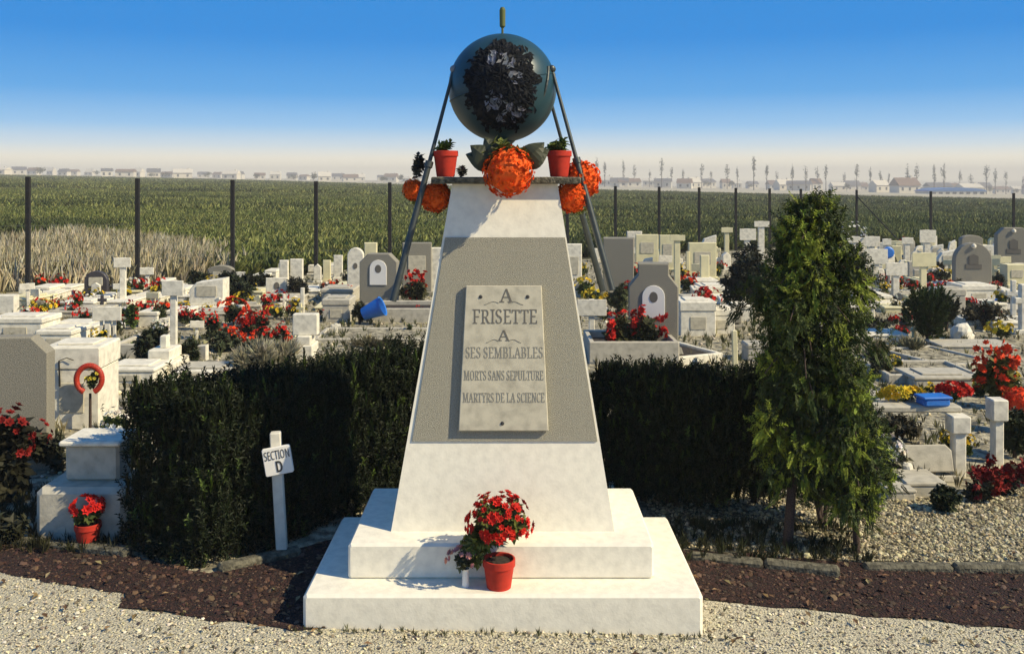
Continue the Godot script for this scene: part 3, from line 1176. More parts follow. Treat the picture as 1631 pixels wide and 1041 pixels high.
	var p2 = thing("flower_vase", "slim white vase of pink flowers left of the red pot", "vase", Vector3(-0.210, 0.147, -4.250))
	st = mb()
	lathe(st, [Vector2(0, .003), Vector2(.016, 0), Vector2(.018, .01), Vector2(.015, .05), Vector2(.014, .095), Vector2(.018, .105), Vector2(.014, .103), Vector2(0, .09)], 20)
	part("vase", st, M.paper, p2)
	foliage(p2, T.broad, Vector3(-.01, .14, 0), Vector3(.12, .09, .1), 30, .05, Color(.09, .10, .05), .8, 5)
	blossoms(p2, Vector3(-.015, .145, 0), Vector3(.14, .10, .1), 24, .038, Color(.60, .28, .24))
	# letters SECTION D on a leaning post
	var s = thing("section_sign", "leaning white wooden post with a square board reading SECTION D", "sign", Vector3(-1.208, 0.023, -4.951), .12)
	s.rotation.z = .055
	st = mb()
	box(st, Vector3(0, -.15, 0), Vector3(.056, .81, .05), .005)
	part("post", st, M.wood, s)
	st = mb()
	extrude(st, rect(.145, .145, .006, -.0725), .022, .003, Transform3D(Basis(Vector3(0, 0, 1), .11), Vector3(.01, .52, .037)))
	var bd = part("board", st, M.paper, s)
	var l1 = lettering(bd, "SECTION", Vector3(0, 0, 0), .128, .045, M.ink, "Droid Sans", .003)
	var l2 = lettering(bd, "D", Vector3(0, 0, 0), .032, .058, M.ink, "Droid Sans", .003, true)
	for l in [[l1, Vector2(.0, .034)], [l2, Vector2(.004, -.028)]]:
		var rz = Basis(Vector3(0, 0, 1), .11)
		l[0].transform = Transform3D(rz, Vector3(.01, .52, .0485)) * Transform3D(Basis(), Vector3(l[1].x, l[1].y, 0)) * l[0].transform


func flower_ball(called, at, r, col, label, leaves):
	var o = thing(called, label, "flowers", at)
	var st = mb()
	lump(st, Vector3.ZERO, r * .82, .2, int(r * 1000 + at.x * 50), 9)
	part("core", st, mat(lin(col.r, col.g, col.b)), o)
	var xf = []
	var cols = []
	for i in 460:
		var d = unit()
		xf.append(Transform3D(turned(d + unit() * .2, rng.randf() * TAU, r * rng.randf_range(.16, .26)), d * r * rng.randf_range(.80, .97)))
		cols.append(vary(col, .25))
	multi("blossoms", T.bloom, M.petal, xf, cols, o)
	if leaves:
		foliage(o, T.broad, Vector3(0, r * .8, -.02), Vector3(r * 2.0, r * .8, r), 40, .07, Color(.12, .14, .03), .8, 6)
		for k in [[-1, .35, 0.0], [-1.0, .75, .3], [1, .55, .1], [1.0, .95, .2], [-.6, 1.0, .1]]:
			st = mb()
			var base = Vector3(k[0] * r * .45, r * .25, -.05)
			var dir = Vector3(k[0], k[1], .1).normalized()
			var side = dir.cross(Vector3(0, .25, 1)).normalized()
			var prev = []
			for i in 9:
				var f = i / 8.0
				var wd = sin(pow(f, .8) * PI) * .055 + .002
				var m = base + dir * f * r * 1.25 + Vector3(0, 0, .03 * sin(f * PI) + k[2] * .05)
				var row = [m - side * wd + Vector3(0, 0, -.012), m, m + side * wd + Vector3(0, 0, -.012)]
				if i > 0:
					for e in 2:
						q(st, prev[e], prev[e + 1], row[e + 1], row[e], Vector3(0, .2, 1))
				prev = row
			var lf = part("large_leaf", st, M.dark_leaf, o)
	else:
		foliage(o, T.broad, Vector3(0, -r * .2, -.02), Vector3(r * 2.1, r * 2.2, r * 1.6), 26, r * .6, Color(.09, .11, .02), .3, 5)


# ---------------------------------------------------------------- hedges, conifers
func hedge(called, label, line, thick, h, y0, n, col, sprig = .11):
	var o = thing(called, label, "hedge", Vector3(line[0].x, ground_y(line[0].x), -line[0].y))
	var total = 0.0
	for i in line.size() - 1:
		total += line[i].distance_to(line[i + 1])
	var xf = []
	var cols = []
	var nz = FastNoiseLite.new()
	nz.seed = 31
	nz.frequency = 1.6
	var at_len = func(f):
		var w = f * total
		for i in line.size() - 1:
			var l = line[i].distance_to(line[i + 1])
			if w <= l or i == line.size() - 2:
				return [line[i].lerp(line[i + 1], clampf(w / l, 0, 1)), (line[i + 1] - line[i]).normalized()]
			w -= l
	for i in n:
		var f = rng.randf()
		var r = at_len.call(f)
		var nrm = Vector2(-r[1].y, r[1].x)
		if nrm.y < 0:
			nrm = -nrm
		var u = rng.randf()
		if rng.randf() < .6:
			u = .5 + .5 * signf(u - .5) * (1.0 - .4 * rng.randf() * rng.randf())
			u = clampf(u, 0, 1)
		var v = rng.randf() if rng.randf() < .75 else rng.randf_range(.88, 1.0)
		var p2 = r[0] + nrm * thick * u
		var bulge = nz.get_noise_3d(p2.x * 1.5, v * 2.0, p2.y * 1.5)
		p2 += nrm * (u - .5) * (.12 * bulge + .10 * (1.0 - v))
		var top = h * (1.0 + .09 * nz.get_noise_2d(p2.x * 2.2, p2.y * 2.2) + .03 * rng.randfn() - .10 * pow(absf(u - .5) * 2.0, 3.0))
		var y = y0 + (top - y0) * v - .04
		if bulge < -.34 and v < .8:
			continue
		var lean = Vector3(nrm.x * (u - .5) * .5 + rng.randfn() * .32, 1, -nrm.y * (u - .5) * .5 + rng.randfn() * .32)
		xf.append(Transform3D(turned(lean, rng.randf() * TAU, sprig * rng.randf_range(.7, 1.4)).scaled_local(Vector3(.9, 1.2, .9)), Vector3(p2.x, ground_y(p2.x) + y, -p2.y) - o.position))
		cols.append(vary(col if rng.randf() > .07 else Color(col.r * 4.0, col.g * 4.0, col.b * 2.2), .4))  # brighter share of sprigs paints sunlit specks into the leaf colour
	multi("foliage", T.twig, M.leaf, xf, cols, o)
	xf = []
	cols = []
	for i in int(n * .22):
		var r = at_len.call(rng.randf())
		var nrm = Vector2(-r[1].y, r[1].x)
		if nrm.y < 0:
			nrm = -nrm
		var u = rng.randf_range(-.04, .25) if rng.randf() < .6 else rng.randf()
		var p2 = r[0] + nrm * thick * u
		var v = y0 * .6 + (h * .93 - y0 * .6) * rng.randf()
		xf.append(Transform3D(turned(Vector3(rng.randfn() * .12, 1, rng.randfn() * .12 + .1), rng.randf() * TAU, rng.randf_range(.07, .13)).scaled_local(Vector3(.7, 1.2, .7)), Vector3(p2.x, ground_y(p2.x) + v, -p2.y) - o.position))
		cols.append(vary(col if rng.randf() > .15 else Color(col.r * 4.5, col.g * 4.5, col.b * 2.2), .4))  # sunlit specks painted into some of the shoots as well
	multi("upright_shoots", T.upright, M.leaf, xf, cols, o)
	for i in int(total / .16):
		var r = at_len.call((i + .5) / int(total / .16))
		var nrm = Vector2(-r[1].y, r[1].x)
		if nrm.y < 0:
			nrm = -nrm
		var p2 = r[0] + nrm * thick * rng.randf_range(.3, .7)
		var b = Vector3(p2.x, ground_y(p2.x), -p2.y) - o.position
		var st = mb()
		tube(st, b + Vector3(0, -.05, 0), b + Vector3(rng.randf_range(-.05, .05), h * .45, rng.randf_range(-.05, .05)), .022, .014, 7)
		for k in 3:
			var a = rng.randf() * TAU
			tube(st, b + Vector3(0, h * .3, 0), b + Vector3(cos(a) * .16, h * .8, sin(a) * .16), .010, .004, 5)
		part("stem", st, M.bark, o)


func conifer(called, label, at, h, layers, col, n, trunk_r, s, lean = Vector3.ZERO):
	var o = thing(called, label, "tree", at)
	var st = mb()
	tube(st, Vector3(0, -.1, 0), Vector3(0, h * .5, 0) + lean * .5, trunk_r, trunk_r * .6, 9)
	tube(st, Vector3(0, h * .5, 0) + lean * .5, Vector3(0, h * .97, 0) + lean, trunk_r * .6, .004, 8)
	var xf = []
	var cols = []
	var xt = []
	var ct = []
	for L in layers:      # [height, reach, boughs, droop, first angle]
		for b in int(L[2]):
			var a = L[4] + TAU * b / L[2] + rng.randf_range(-.3, .3)
			var reach = L[1] * rng.randf_range(.45, 1.2)
			var root = Vector3(0, h * L[0], 0) + lean * L[0]
			var tip = root + Vector3(cos(a) * reach, reach * .25 - L[3], sin(a) * reach)
			var mid = root.lerp(tip, .5) + Vector3(0, reach * .22, 0)
			tube(st, root, mid, trunk_r * .28, trunk_r * .18, 6)
			tube(st, mid, tip, trunk_r * .18, .003, 5)
			var clumps = 4 + rng.randi() % 3
			for q2 in clumps:
				var f = .25 + .75 * (q2 + rng.randf()) / clumps
				var cc = root.lerp(mid, f).lerp(mid.lerp(tip, f), f) + Vector3(rng.randfn() * .03, rng.randfn() * .02 - .02, rng.randfn() * .03)
				var hue = rng.randf()
				if rng.randf() < .2:
					continue
				var tone = col if hue > .55 else (Color(col.r * 3.4, col.g * 2.9, col.b * 1.5) if hue > .22 else Color(col.r * .45, col.g * .5, col.b * .6))
				for i in int(n):
					var d = (tip - root).normalized() * .5 + Vector3(rng.randfn() * .38, -.85 + rng.randfn() * .4, rng.randfn() * .38)
					var p = cc + Vector3(rng.randfn() * .8, rng.randfn() * 1.6 - .8, rng.randfn() * .8) * s * .24
					if i % 3 == 0:
						xf.append(Transform3D(turned(d, rng.randf() * TAU, s * rng.randf_range(.55, 1.0)), p))
						cols.append(vary(tone, .3))
					else:
						var p3 = cc + unit() * s * .62 * pow(rng.randf(), .4)
						xt.append(Transform3D(turned((p3 - cc) * 6.0 + Vector3(0, .25, 0), rng.randf() * TAU, s * rng.randf_range(.34, .62)), p3))
						ct.append(vary(tone, .35))
	part("trunk", st, M.bark, o)
	multi("crown", T.spray, M.leaf, xf, cols, o)
	multi("crown_twigs", T.twig, M.leaf, xt, ct, o)
	return o


func hedges_and_conifers():
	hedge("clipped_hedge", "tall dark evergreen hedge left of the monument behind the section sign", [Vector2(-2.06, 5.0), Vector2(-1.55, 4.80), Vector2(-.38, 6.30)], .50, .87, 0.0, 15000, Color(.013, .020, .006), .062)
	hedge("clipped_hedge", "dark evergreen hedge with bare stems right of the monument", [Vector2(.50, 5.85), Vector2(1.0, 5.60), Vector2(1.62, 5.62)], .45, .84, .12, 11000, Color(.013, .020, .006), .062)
	var tall = conifer("conifer_tree", "tall drooping conifer right of the monument, the highest tree among the graves", Vector3(1.513, -0.029, -5.193), 1.86, [[.27, .13, 3, .08, 2.6], [.36, .17, 4, .12, 1.9], [.45, .21, 5, .14, .1], [.53, .27, 6, .18, .7], [.60, .32, 7, .20, .2], [.67, .37, 7, .21, .9], [.745, .37, 7, .18, .3], [.81, .37, 8, .15, .4], [.87, .31, 8, .11, 0], [.92, .21, 7, .05, .5], [.96, .10, 5, 0, .3], [.985, .05, 4, -.03, .2]], Color(.050, .072, .014), 24, .030, .12, Vector3(.17, 0, -.08))
	foliage(tall, T.spray, Vector3(.175, 1.83, -.08), Vector3(.12, .16, .12), 26, .085, Color(.42, .38, .24), 1.4, 5, .2, "dry_tips")
	conifer("conifer_tree", "low bushy conifer right of the tall drooping one, leaning over the gravel", Vector3(1.889, -0.036, -5.141), 1.02, [[.30, .15, 5, .03, .5], [.42, .18, 6, .05, 1.0], [.55, .20, 7, .07, .1], [.68, .20, 8, .07, .7], [.80, .16, 7, .04, .2], [.90, .11, 6, 0, .2], [.96, .06, 4, 0, .2]], Color(.052, .077, .016), 24, .022, .09, Vector3(-.05, 0, 0))
	shrub("dark_shrub", Vector3(1.831, -0.035, -5.549), .66, .78, "dense dark bush filling the gap between the two conifers", Color(.045, .066, .015), 900, "spray", .10)
	# edging stones
	edging(Vector3(0.949, -0.018, -5.028), Vector3(1.687, -0.032, -4.838), "low mossy stone edging between the tall conifer and the brown soil")
	edging(Vector3(-1.485, 0.028, -4.740), Vector3(-1.119, 0.021, -4.980), "low earthy stone edging at the foot of the left hedge")
	edging(Vector3(1.838, -0.035, -4.923), Vector3(2.771, -0.053, -4.918), "low stone edging between the coarse gravel and the brown soil at right")
	edging(Vector3(-2.681, 0.051, -5.058), Vector3(-1.995, 0.038, -4.905), "low stone edging below the stepped stone block at left")


func edging(a, b, label):
	var o = thing("stone_edging", label, "kerb", a)
	var d = b - a
	var n = maxi(1, int(d.length() / .32))
	var turn = -atan2(d.z, d.x)
	for i in n:
		var st = mb()
		var l = d.length() / n
		box(st, Vector3(0, -.05, 0), Vector3(l - .006, .05 + rng.randf_range(.035, .055), .07), .014)
		var k = part("kerb_stone", st, M.edging, o, d * ((i + .5) / n) + Vector3(0, 0, rng.randf_range(-.006, .006)))
		k.rotation.y = turn + rng.randf_range(-.02, .02)


func left_foreground():
	var o = thing("stepped_plinth", "two-step pale stone block at the lower left behind the red pot", "tomb", Vector3(-2.331, 0.044, -5.075))
	var st = mb()
	box(st, Vector3(0, -.05, -.19), Vector3(0.494, .05 + 0.298, .38), .03)
	part("lower_block", st, M.concrete, o)
	st = mb()
	box(st, Vector3(.008, 0.296, -.25), Vector3(0.298, 0.203, .25), .016)
	part("upper_block", st, M.concrete, o)
	st = mb()
	box(st, Vector3(.008, 0.497, -.24), Vector3(0.338, .028, .30), .012)
	part("cap_slab", st, M.white, o)
	st = mb()
	box(st, Vector3(0, -.05, -.2), Vector3(0.596, .068, .50), .012)
	part("footing", st, M.edging, o)
	headstone("headstone", "shoulder", Vector3(-3.389, 0.064, -6.395), 0.503, 0.887, 0.130, M.grey, "large grey headstone with cut corners cropped by the left edge of the photo", -1, 0.10)
	tomb("flat_tomb", Vector3(-3.435, 0.065, -7.329), 0.449, 0.645, 0.45, M.white, "high white tomb with plain walls between the cropped grey headstone and the hedge", 0.06, 0.00)
	o = thing("iron_hook", "thin iron hook fixed to the plain wall of the high white tomb", "hook", Vector3(-3.521, 0.403, -7.325))
	st = mb()
	tube(st, Vector3(0, 0, 0), Vector3(0, .20, .012), .008, .006, 7)
	tube(st, Vector3(0, .20, .012), Vector3(.06, .225, .014), .004, .003, 6)
	tube(st, Vector3(.06, .225, .014), Vector3(.115, .205, .014), .003, .003, 6)
	part("hook_bar", st, M.iron, o)
	o = thing("flower_pot", "red clay pot of red flowers standing before the stepped stone block at lower left", "flower pot", Vector3(-2.258, 0.043, -5.010))
	pot(o, .068, .048, .140, M.red_pot)
	foliage(o, T.broad, Vector3(0, .18, 0), Vector3(.15, .10, .13), 40, .06, Color(.10, .12, .03), 1.0, 6)
	blossoms(o, Vector3(0, .215, 0), Vector3(.17, .11, .14), 30, .055, Color(.50, .015, .012))
	o = thing("ring_wreath", "upright red ring wreath with dark leaves inside, before the high white tomb", "wreath", Vector3(-3.250, 0.062, -7.232), .15)
	st = mb()
	var last = Vector3.ZERO
	for i in 33:
		var a = -PI * .36 + i / 32.0 * PI * 1.72
		var p = Vector3(cos(a) * 0.092, 0.415 + sin(a) * 0.105, 0)
		if i > 0:
			tube(st, last, p, .022, .022, 9)
		last = p
	part("ring", st, M.red_ring, o)
	foliage(o, T.broad, Vector3(.01, 0.405, -.03), Vector3(0.147, 0.174, .06), 60, .055, Color(.07, .09, .03), .8, 6)
	blossoms(o, Vector3(.03, 0.415, 0), Vector3(0.119, 0.137, .08), 14, .035, Color(.55, .48, .06))
	st = mb()
	tube(st, Vector3(0, -.05, -.03), Vector3(0, .30, -.03), .012, .010, 7)
	part("stake", st, M.bark, o)
	flowers("flowers", Vector3(-3.068, 0.058, -5.689), 0.334, 0.607, Color(.20, .010, .008), "dark red flowering bush against the cropped grey headstone at the left edge", "dots", 26, Color(.022, .022, .012), 170, 0.070, 0.00)
	flowers("flowers", Vector3(-3.165, 0.060, -6.271), 0.192, 0.368, Color(.20, .010, .008), "single dark red bloom between the grey headstone and the stepped block", "dots", 12, Color(.025, .025, .014), 60, 0.050, 0.00)
	shrub("shrub", Vector3(-3.027, 0.058, -6.280), 0.209, 0.276, "small dark bush beside the upper step of the stone block", Color(.025, .028, .014), 120, "broad", 0.070)
	shrub("shrub", Vector3(-2.711, 0.052, -5.039), 0.302, 0.168, "low dark weeds in front of the dark red bush at the left edge", Color(.03, .032, .016), 120, "broad", 0.080)
	flowers("flowers", Vector3(-2.758, 0.052, -6.536), 0.192, 0.375, Color(.70, .68, .62), "white flowering spray at the left end of the hedge", "dots", 40, Color(.10, .13, .04), 70, 0.050, 0.00)
	shrub("shrub", Vector3(-3.392, 0.064, -7.483), 0.369, 0.239, "grey-leaved low plants below the red ring wreath", Color(.13, .13, .10), 170, "broad", 0.070)


func left_graves():
	tomb("flat_tomb", Vector3(-5.939, 0.113, -11.233), 0.674, 0.255, 0.50, M.white, "white block tomb behind the cropped grey headstone at the far left edge", 0.00, 0.00)
	headstone("headstone", "rect", Vector3(-6.979, 0.133, -12.908), 0.379, 0.310, 0.140, M.white, "plain white stone at the left edge above the block tomb", 0, 0.00)
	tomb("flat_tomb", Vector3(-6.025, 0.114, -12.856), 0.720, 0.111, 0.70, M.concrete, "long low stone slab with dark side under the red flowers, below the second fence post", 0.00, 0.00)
	flowers("flowers", Vector3(-6.124, 0.224, -13.256), 0.230, 0.230, Color(.52, .018, .010), "bright red flowers on the long low slab left of the dark arch stone", "dots", 26, Color(.055, .08, .02), 40, 0.000, 0.00)
	flowers("flowers", Vector3(-6.507, 0.124, -13.030), 0.382, 0.226, Color(.62, .46, .03), "low yellow flowers at the left below the first fence post", "dots", 18, Color(.055, .08, .02), 60, 0.000, 0.00)
	flowers("flowers", Vector3(-6.446, 0.122, -14.517), 0.329, 0.213, Color(.62, .46, .03), "yellowish plants between the red flowers and the white T-shaped marker", "dots", 14, Color(.055, .08, .02), 60, 0.000, 0.00)
	tomb("flat_tomb", Vector3(-5.394, 0.102, -11.477), 0.612, 0.138, 0.60, M.white, "white flat tomb in the second row at far left", 0.00, 0.00)
	tomb("flat_tomb", Vector3(-5.186, 0.099, -10.642), 0.426, 0.213, 0.50, M.white, "white tomb with a dark recessed side behind the high white tomb", 0.00, 0.00)
	headstone("headstone", "arch", Vector3(-6.735, 0.128, -15.261), 0.366, 0.417, 0.100, M.dark, "dark rounded stone with a notch at its foot near the second fence post", 0, 0.10)
	headstone("headstone", "peak", Vector3(-6.677, 0.127, -15.106), 0.141, 0.242, 0.050, M.white, "small pale pointed stone standing before the dark rounded stone", 0, 0.00)
	tomb("flat_tomb", Vector3(-6.662, 0.127, -15.787), 0.232, 0.116, 0.50, M.dark, "low dark block right of the dark rounded stone", 0.00, 0.00)
	marker("grave_marker", Vector3(-5.911, 0.112, -14.301), 0.725, 0.086, 0.248, 0.143, M.white, "white T-shaped marker beside the second fence post", 0.00, 0.12, "", 0.000)
	tomb("flat_tomb", Vector3(-5.713, 0.109, -14.625), 0.292, 0.136, 0.60, M.white, "small oval-topped white slab right of the marker by the second fence post", 0.00, 0.00)
	var g = marker("grave_marker", Vector3(-4.663, 0.089, -10.860), 0.463, 0.065, 0.319, 0.159, M.white, "white marker with three uprights behind the yellow flowers at left", 0.0, .1)
	for x in [-.072, .072]:
		var st = mb()
		box(st, Vector3(x, -.05, 0), Vector3(.034, 0.449, .03), .004)
		part("post", st, M.white, g)
	flowers("flowers", Vector3(-4.904, 0.093, -12.120), 0.226, 0.388, Color(.52, .018, .010), "upright red gladioli with green leaves in the left rows", "spikes", 40, Color(.10, .15, .04), 50, 0.000, 0.00)
	flowers("flowers", Vector3(-4.685, 0.089, -10.696), 0.242, 0.242, Color(.62, .46, .03), "yellow flowers in front of the white marker with three uprights", "dots", 24, Color(.055, .08, .02), 60, 0.000, 0.00)
	flowers("flowers", Vector3(-5.227, 0.099, -11.496), 0.199, 0.138, Color(.62, .46, .03), "few yellow flowers on the white flat tomb at far left", "dots", 12, Color(.055, .08, .02), 60, 0.000, 0.00)
	plot("grave_plot", Vector3(-4.140, 0.079, -10.148), 0.365, 0.80, 0.160, M.soil, M.concrete, "kerbed grave with dark earth and green top right of the yellow flowers", 0.00)
	shrub("plants", Vector3(-4.285, 0.081, -10.503), 0.308, 0.154, "low green plants in the kerbed grave right of the yellow flowers", Color(.06, .09, .025), 90, "broad", 0.070)
	tomb("flat_tomb", Vector3(-3.641, 0.069, -8.939), 0.501, 0.155, 0.50, M.white, "broad white slab with a small dark slot just behind the left end of the hedge", 0.00, 0.00)
	g = thing("stepped_white_tomb", "stepped white tomb with a knob on top behind the hedge", "tomb", Vector3(-3.519, 0.067, -9.294))
	var s0 = mb()
	box(s0, Vector3(0, -0.030, -.25), Vector3(0.359, 0.166, 0.50), .01)
	part("base", s0, M.white, g)
	var s1 = mb()
	box(s1, Vector3(0, 0.134, -.25), Vector3(0.223, 0.114, 0.34), .01)
	part("step", s1, M.white, g)
	var s2 = mb()
	box(s2, Vector3(0, 0.246, -.25), Vector3(0.074, 0.126, 0.10), .01)
	part("knob", s2, M.white, g)
	marker("grave_marker", Vector3(-3.793, 0.072, -10.554), 0.816, 0.070, 0.239, 0.169, M.white, "tallest white T-shaped marker on the left side, above the dark shrubs", 0.00, 0.00, "", 0.000)
	shrub("shrub", Vector3(-4.640, 0.088, -12.361), 0.214, 0.297, "dark pointed plant left of the tallest white marker", Color(.04, .055, .02), 90, "broad", 0.090)
	tomb("flat_tomb", Vector3(-4.742, 0.090, -12.243), 0.278, 0.212, 0.50, M.white, "white block left of the tallest white marker", 0.00, 0.00)
	tomb("flat_tomb", Vector3(-4.426, 0.084, -12.387), 0.281, 0.215, 0.50, M.white, "white block just behind the tallest white marker", 0.00, 0.00)
	shrub("shrub", Vector3(-3.752, 0.071, -9.840), 0.394, 0.433, "dark round shrub left of the tallest white marker", Color(.022, .03, .012), 240, "broad", 0.100)
	shrub("shrub", Vector3(-3.368, 0.064, -9.811), 0.235, 0.327, "dark shrub at the foot of the tallest white marker", Color(.024, .032, .012), 150, "broad", 0.090)
	var bk = headstone("open_book_stone", "slant", Vector3(-3.310, 0.063, -9.951), 0.200, 0.214, .06, M.white, "white tilted tablet shaped like an open book on the flat tomb behind the hedge", 0, -.2)
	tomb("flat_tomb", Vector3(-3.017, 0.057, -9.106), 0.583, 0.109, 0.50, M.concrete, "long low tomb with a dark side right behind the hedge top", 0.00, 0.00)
	plot("grave_plot", Vector3(-3.045, 0.058, -8.619), 0.345, 0.50, 0.120, M.ground, M.white, "short white kerbed grave touching the hedge behind the section sign", 0.00)
	shrub("shrub", Vector3(-5.247, 0.100, -15.836), 0.422, 0.443, "dark shrub left of the curved white stone near the fence", Color(.02, .028, .012), 150, "broad", 0.110)
	shrub("shrub", Vector3(-4.353, 0.083, -14.673), 0.685, 0.509, "large dark shrub right of the curved white stone below the third fence post", Color(.018, .026, .011), 320, "broad", 0.120)
	headstone("headstone", "slant", Vector3(-4.565, 0.087, -14.207), 0.511, 0.455, 0.300, M.white, "white stone with a sweeping curved back left of the large dark shrub", 0, 0.00)
	headstone("headstone", "round", Vector3(-5.066, 0.096, -16.412), 0.438, 0.438, 0.140, M.grey, "grey rounded stone behind the large dark shrub by the third fence post", 0, 0.00)
	shrub("shrub", Vector3(-4.782, 0.091, -14.463), 0.309, 0.347, "yellow-green bush before the curved white stone", Color(.12, .13, .04), 110, "broad", 0.090)
	tomb("flat_tomb", Vector3(-4.195, 0.080, -12.975), 0.727, 0.104, 0.50, M.concrete, "long low slab behind the many red flowers at left", 0.00, 0.00)
	flowers("flowers", Vector3(-4.308, 0.082, -12.402), 0.209, 0.291, Color(.52, .018, .010), "leftmost red flower clump beside the tallest white marker", "dots", 34, Color(.05, .06, .025), 36, 0.000, 0.00)
	flowers("flowers", Vector3(-4.048, 0.077, -12.120), 0.223, 0.302, Color(.52, .018, .010), "second red flower clump right of the tallest white marker", "dots", 34, Color(.05, .06, .025), 36, 0.000, 0.00)
	flowers("flowers", Vector3(-3.676, 0.070, -11.489), 0.194, 0.371, Color(.52, .018, .010), "red flower on a dark stalk in front of the low slab", "dots", 34, Color(.05, .06, .025), 36, 0.000, 0.00)
	flowers("flowers", Vector3(-3.709, 0.070, -12.475), 0.440, 0.384, Color(.70, .06, .012), "largest bright orange-red flower cluster of the left rows", "dots", 34, Color(.05, .06, .025), 36, 0.000, 0.00)
	flowers("flowers", Vector3(-3.345, 0.064, -12.003), 0.331, 0.299, Color(.52, .018, .010), "red and yellow flowers right of the largest orange cluster", "dots", 34, Color(.05, .06, .025), 36, 0.000, 0.00)
	flowers("flowers", Vector3(-3.137, 0.060, -11.736), 0.216, 0.344, Color(.52, .018, .010), "dark red blooms left of the pale spiky grass", "dots", 34, Color(.05, .06, .025), 36, 0.000, 0.00)
	flowers("flowers", Vector3(-3.276, 0.062, -11.094), 0.204, 0.195, Color(.70, .06, .012), "small orange flowers below the largest orange cluster", "dots", 34, Color(.05, .06, .025), 36, 0.000, 0.00)
	flowers("flowers", Vector3(-3.051, 0.058, -10.870), 0.233, 0.191, Color(.70, .06, .012), "low orange-red flowers in the middle of the left flower bed", "dots", 34, Color(.05, .06, .025), 36, 0.000, 0.00)
	flowers("flowers", Vector3(-2.924, 0.056, -11.048), 0.254, 0.227, Color(.52, .018, .010), "red flowers with yellow centres above the pale spiky grass", "dots", 34, Color(.05, .06, .025), 36, 0.000, 0.00)
	flowers("flowers", Vector3(-2.736, 0.052, -11.153), 0.188, 0.278, Color(.52, .018, .010), "red flowers immediately left of the stepped stone with square top", "dots", 34, Color(.05, .06, .025), 36, 0.000, 0.00)
	flowers("flowers", Vector3(-2.637, 0.050, -11.079), 0.085, 0.162, Color(.70, .06, .012), "single orange bloom against the stepped stone with square top", "dots", 34, Color(.05, .06, .025), 36, 0.000, 0.00)
	shrub("plants", Vector3(-3.277, 0.062, -10.686), 0.427, 0.242, "dark leafy plants under the orange flowers of the left bed", Color(.05, .06, .03), 140, "broad", 0.090)
	shrub("plants", Vector3(-2.844, 0.054, -10.278), 0.343, 0.206, "dark leafy plants behind the pale spiky grass", Color(.05, .06, .03), 140, "broad", 0.090)
	shrub("grass_clump", Vector3(-2.488, 0.047, -9.449), 0.315, 0.378, "pale spiky grass clump behind the hedge", Color(.36, .34, .24), 160, "grass", 0.180)
	shrub("grass_clump", Vector3(-2.348, 0.045, -9.648), 0.283, 0.334, "second pale spiky grass clump beside the stepped stone with square top", Color(.36, .34, .24), 160, "grass", 0.180)
	shrub("grass_clump", Vector3(-2.672, 0.051, -9.432), 0.252, 0.252, "pale low grass clump left of the spiky grass", Color(.36, .34, .24), 160, "grass", 0.180)
	flowers("flowers", Vector3(-2.719, 0.052, -10.513), 0.154, 0.154, Color(.62, .46, .03), "yellow flowers below the red ones of the left bed", "dots", 18, Color(.055, .08, .02), 60, 0.000, 0.00)
	flowers("flowers", Vector3(-4.281, 0.081, -15.473), 0.186, 0.268, Color(.62, .46, .03), "small yellow flowers left of the tilted white plaque", "dots", 14, Color(.055, .08, .02), 60, 0.000, 0.00)
	flowers("flowers", Vector3(-3.935, 0.075, -14.156), 0.208, 0.208, Color(.62, .46, .03), "yellow flowers below the tilted white plaque at its left", "dots", 14, Color(.055, .08, .02), 60, 0.000, 0.00)
	flowers("flowers", Vector3(-3.328, 0.063, -13.205), 0.264, 0.211, Color(.62, .46, .03), "yellow flowers in front of the tilted white plaque", "dots", 20, Color(.055, .08, .02), 60, 0.000, 0.00)
	tomb("flat_tomb", Vector3(-3.507, 0.067, -14.216), 0.550, 0.152, 0.80, M.concrete, "low stone slab carrying the tilted white plaque", 0.00, 0.00)
	headstone("tilted_plaque", "rect", Vector3(-3.766, 0.112, -15.066), 0.341, 0.341, .04, M.white, "white tilted plaque with a dark oval portrait on a low slab at left", 3, .1)
	shrub("shrub", Vector3(-3.421, 0.065, -14.961), 0.439, 0.419, "dark spreading bush between the tilted plaque and the thin white stake", Color(.04, .04, .028), 170, "broad", 0.100)
	marker("grave_marker", Vector3(-2.900, 0.055, -13.024), 0.469, 0.052, 0.000, 0.000, M.white, "thin white stake standing left of the grey headstone with the white tablet", 0.00, 0.00, "", 0.000)
	g = thing("stepped_cross_base", "white stepped stone with a square top block behind the hedge at centre left", "tomb", Vector3(-2.294, 0.044, -10.333))
	var c0 = mb()
	box(c0, Vector3(0, -0.030, -.15), Vector3(0.207, 0.182, 0.34), .008)
	part("base", c0, M.white, g)
	var c1 = mb()
	box(c1, Vector3(0, 0.150, -.15), Vector3(0.152, 0.098, 0.28), .008)
	part("step", c1, M.white, g)
	var c2 = mb()
	box(c2, Vector3(0, 0.246, -.15), Vector3(0.276, 0.236, 0.12), .008)
	part("cross_block", c2, M.white, g)
	headstone("headstone", "rect", Vector3(-4.248, 0.081, -17.554), 0.164, 0.445, 0.090, M.white, "left one of two narrow white stones above the dark spreading bush", 0, 0.00)
	headstone("headstone", "rect", Vector3(-4.023, 0.076, -17.594), 0.235, 0.469, 0.090, M.white, "right one of two narrow white stones above the dark spreading bush", 0, 0.00)
	headstone("headstone", "arch", Vector3(-2.667, 0.051, -16.066), 0.278, 0.814, 0.100, M.white, "white arched stone with dark portrait just left of the grey headstone with tablet", 3, 0.00)
	headstone("headstone", "rect", Vector3(-2.469, 0.047, -16.459), 0.219, 0.878, 0.100, M.cream, "pale square stone peeping over the grey headstone with the tablet", 0, 0.00)
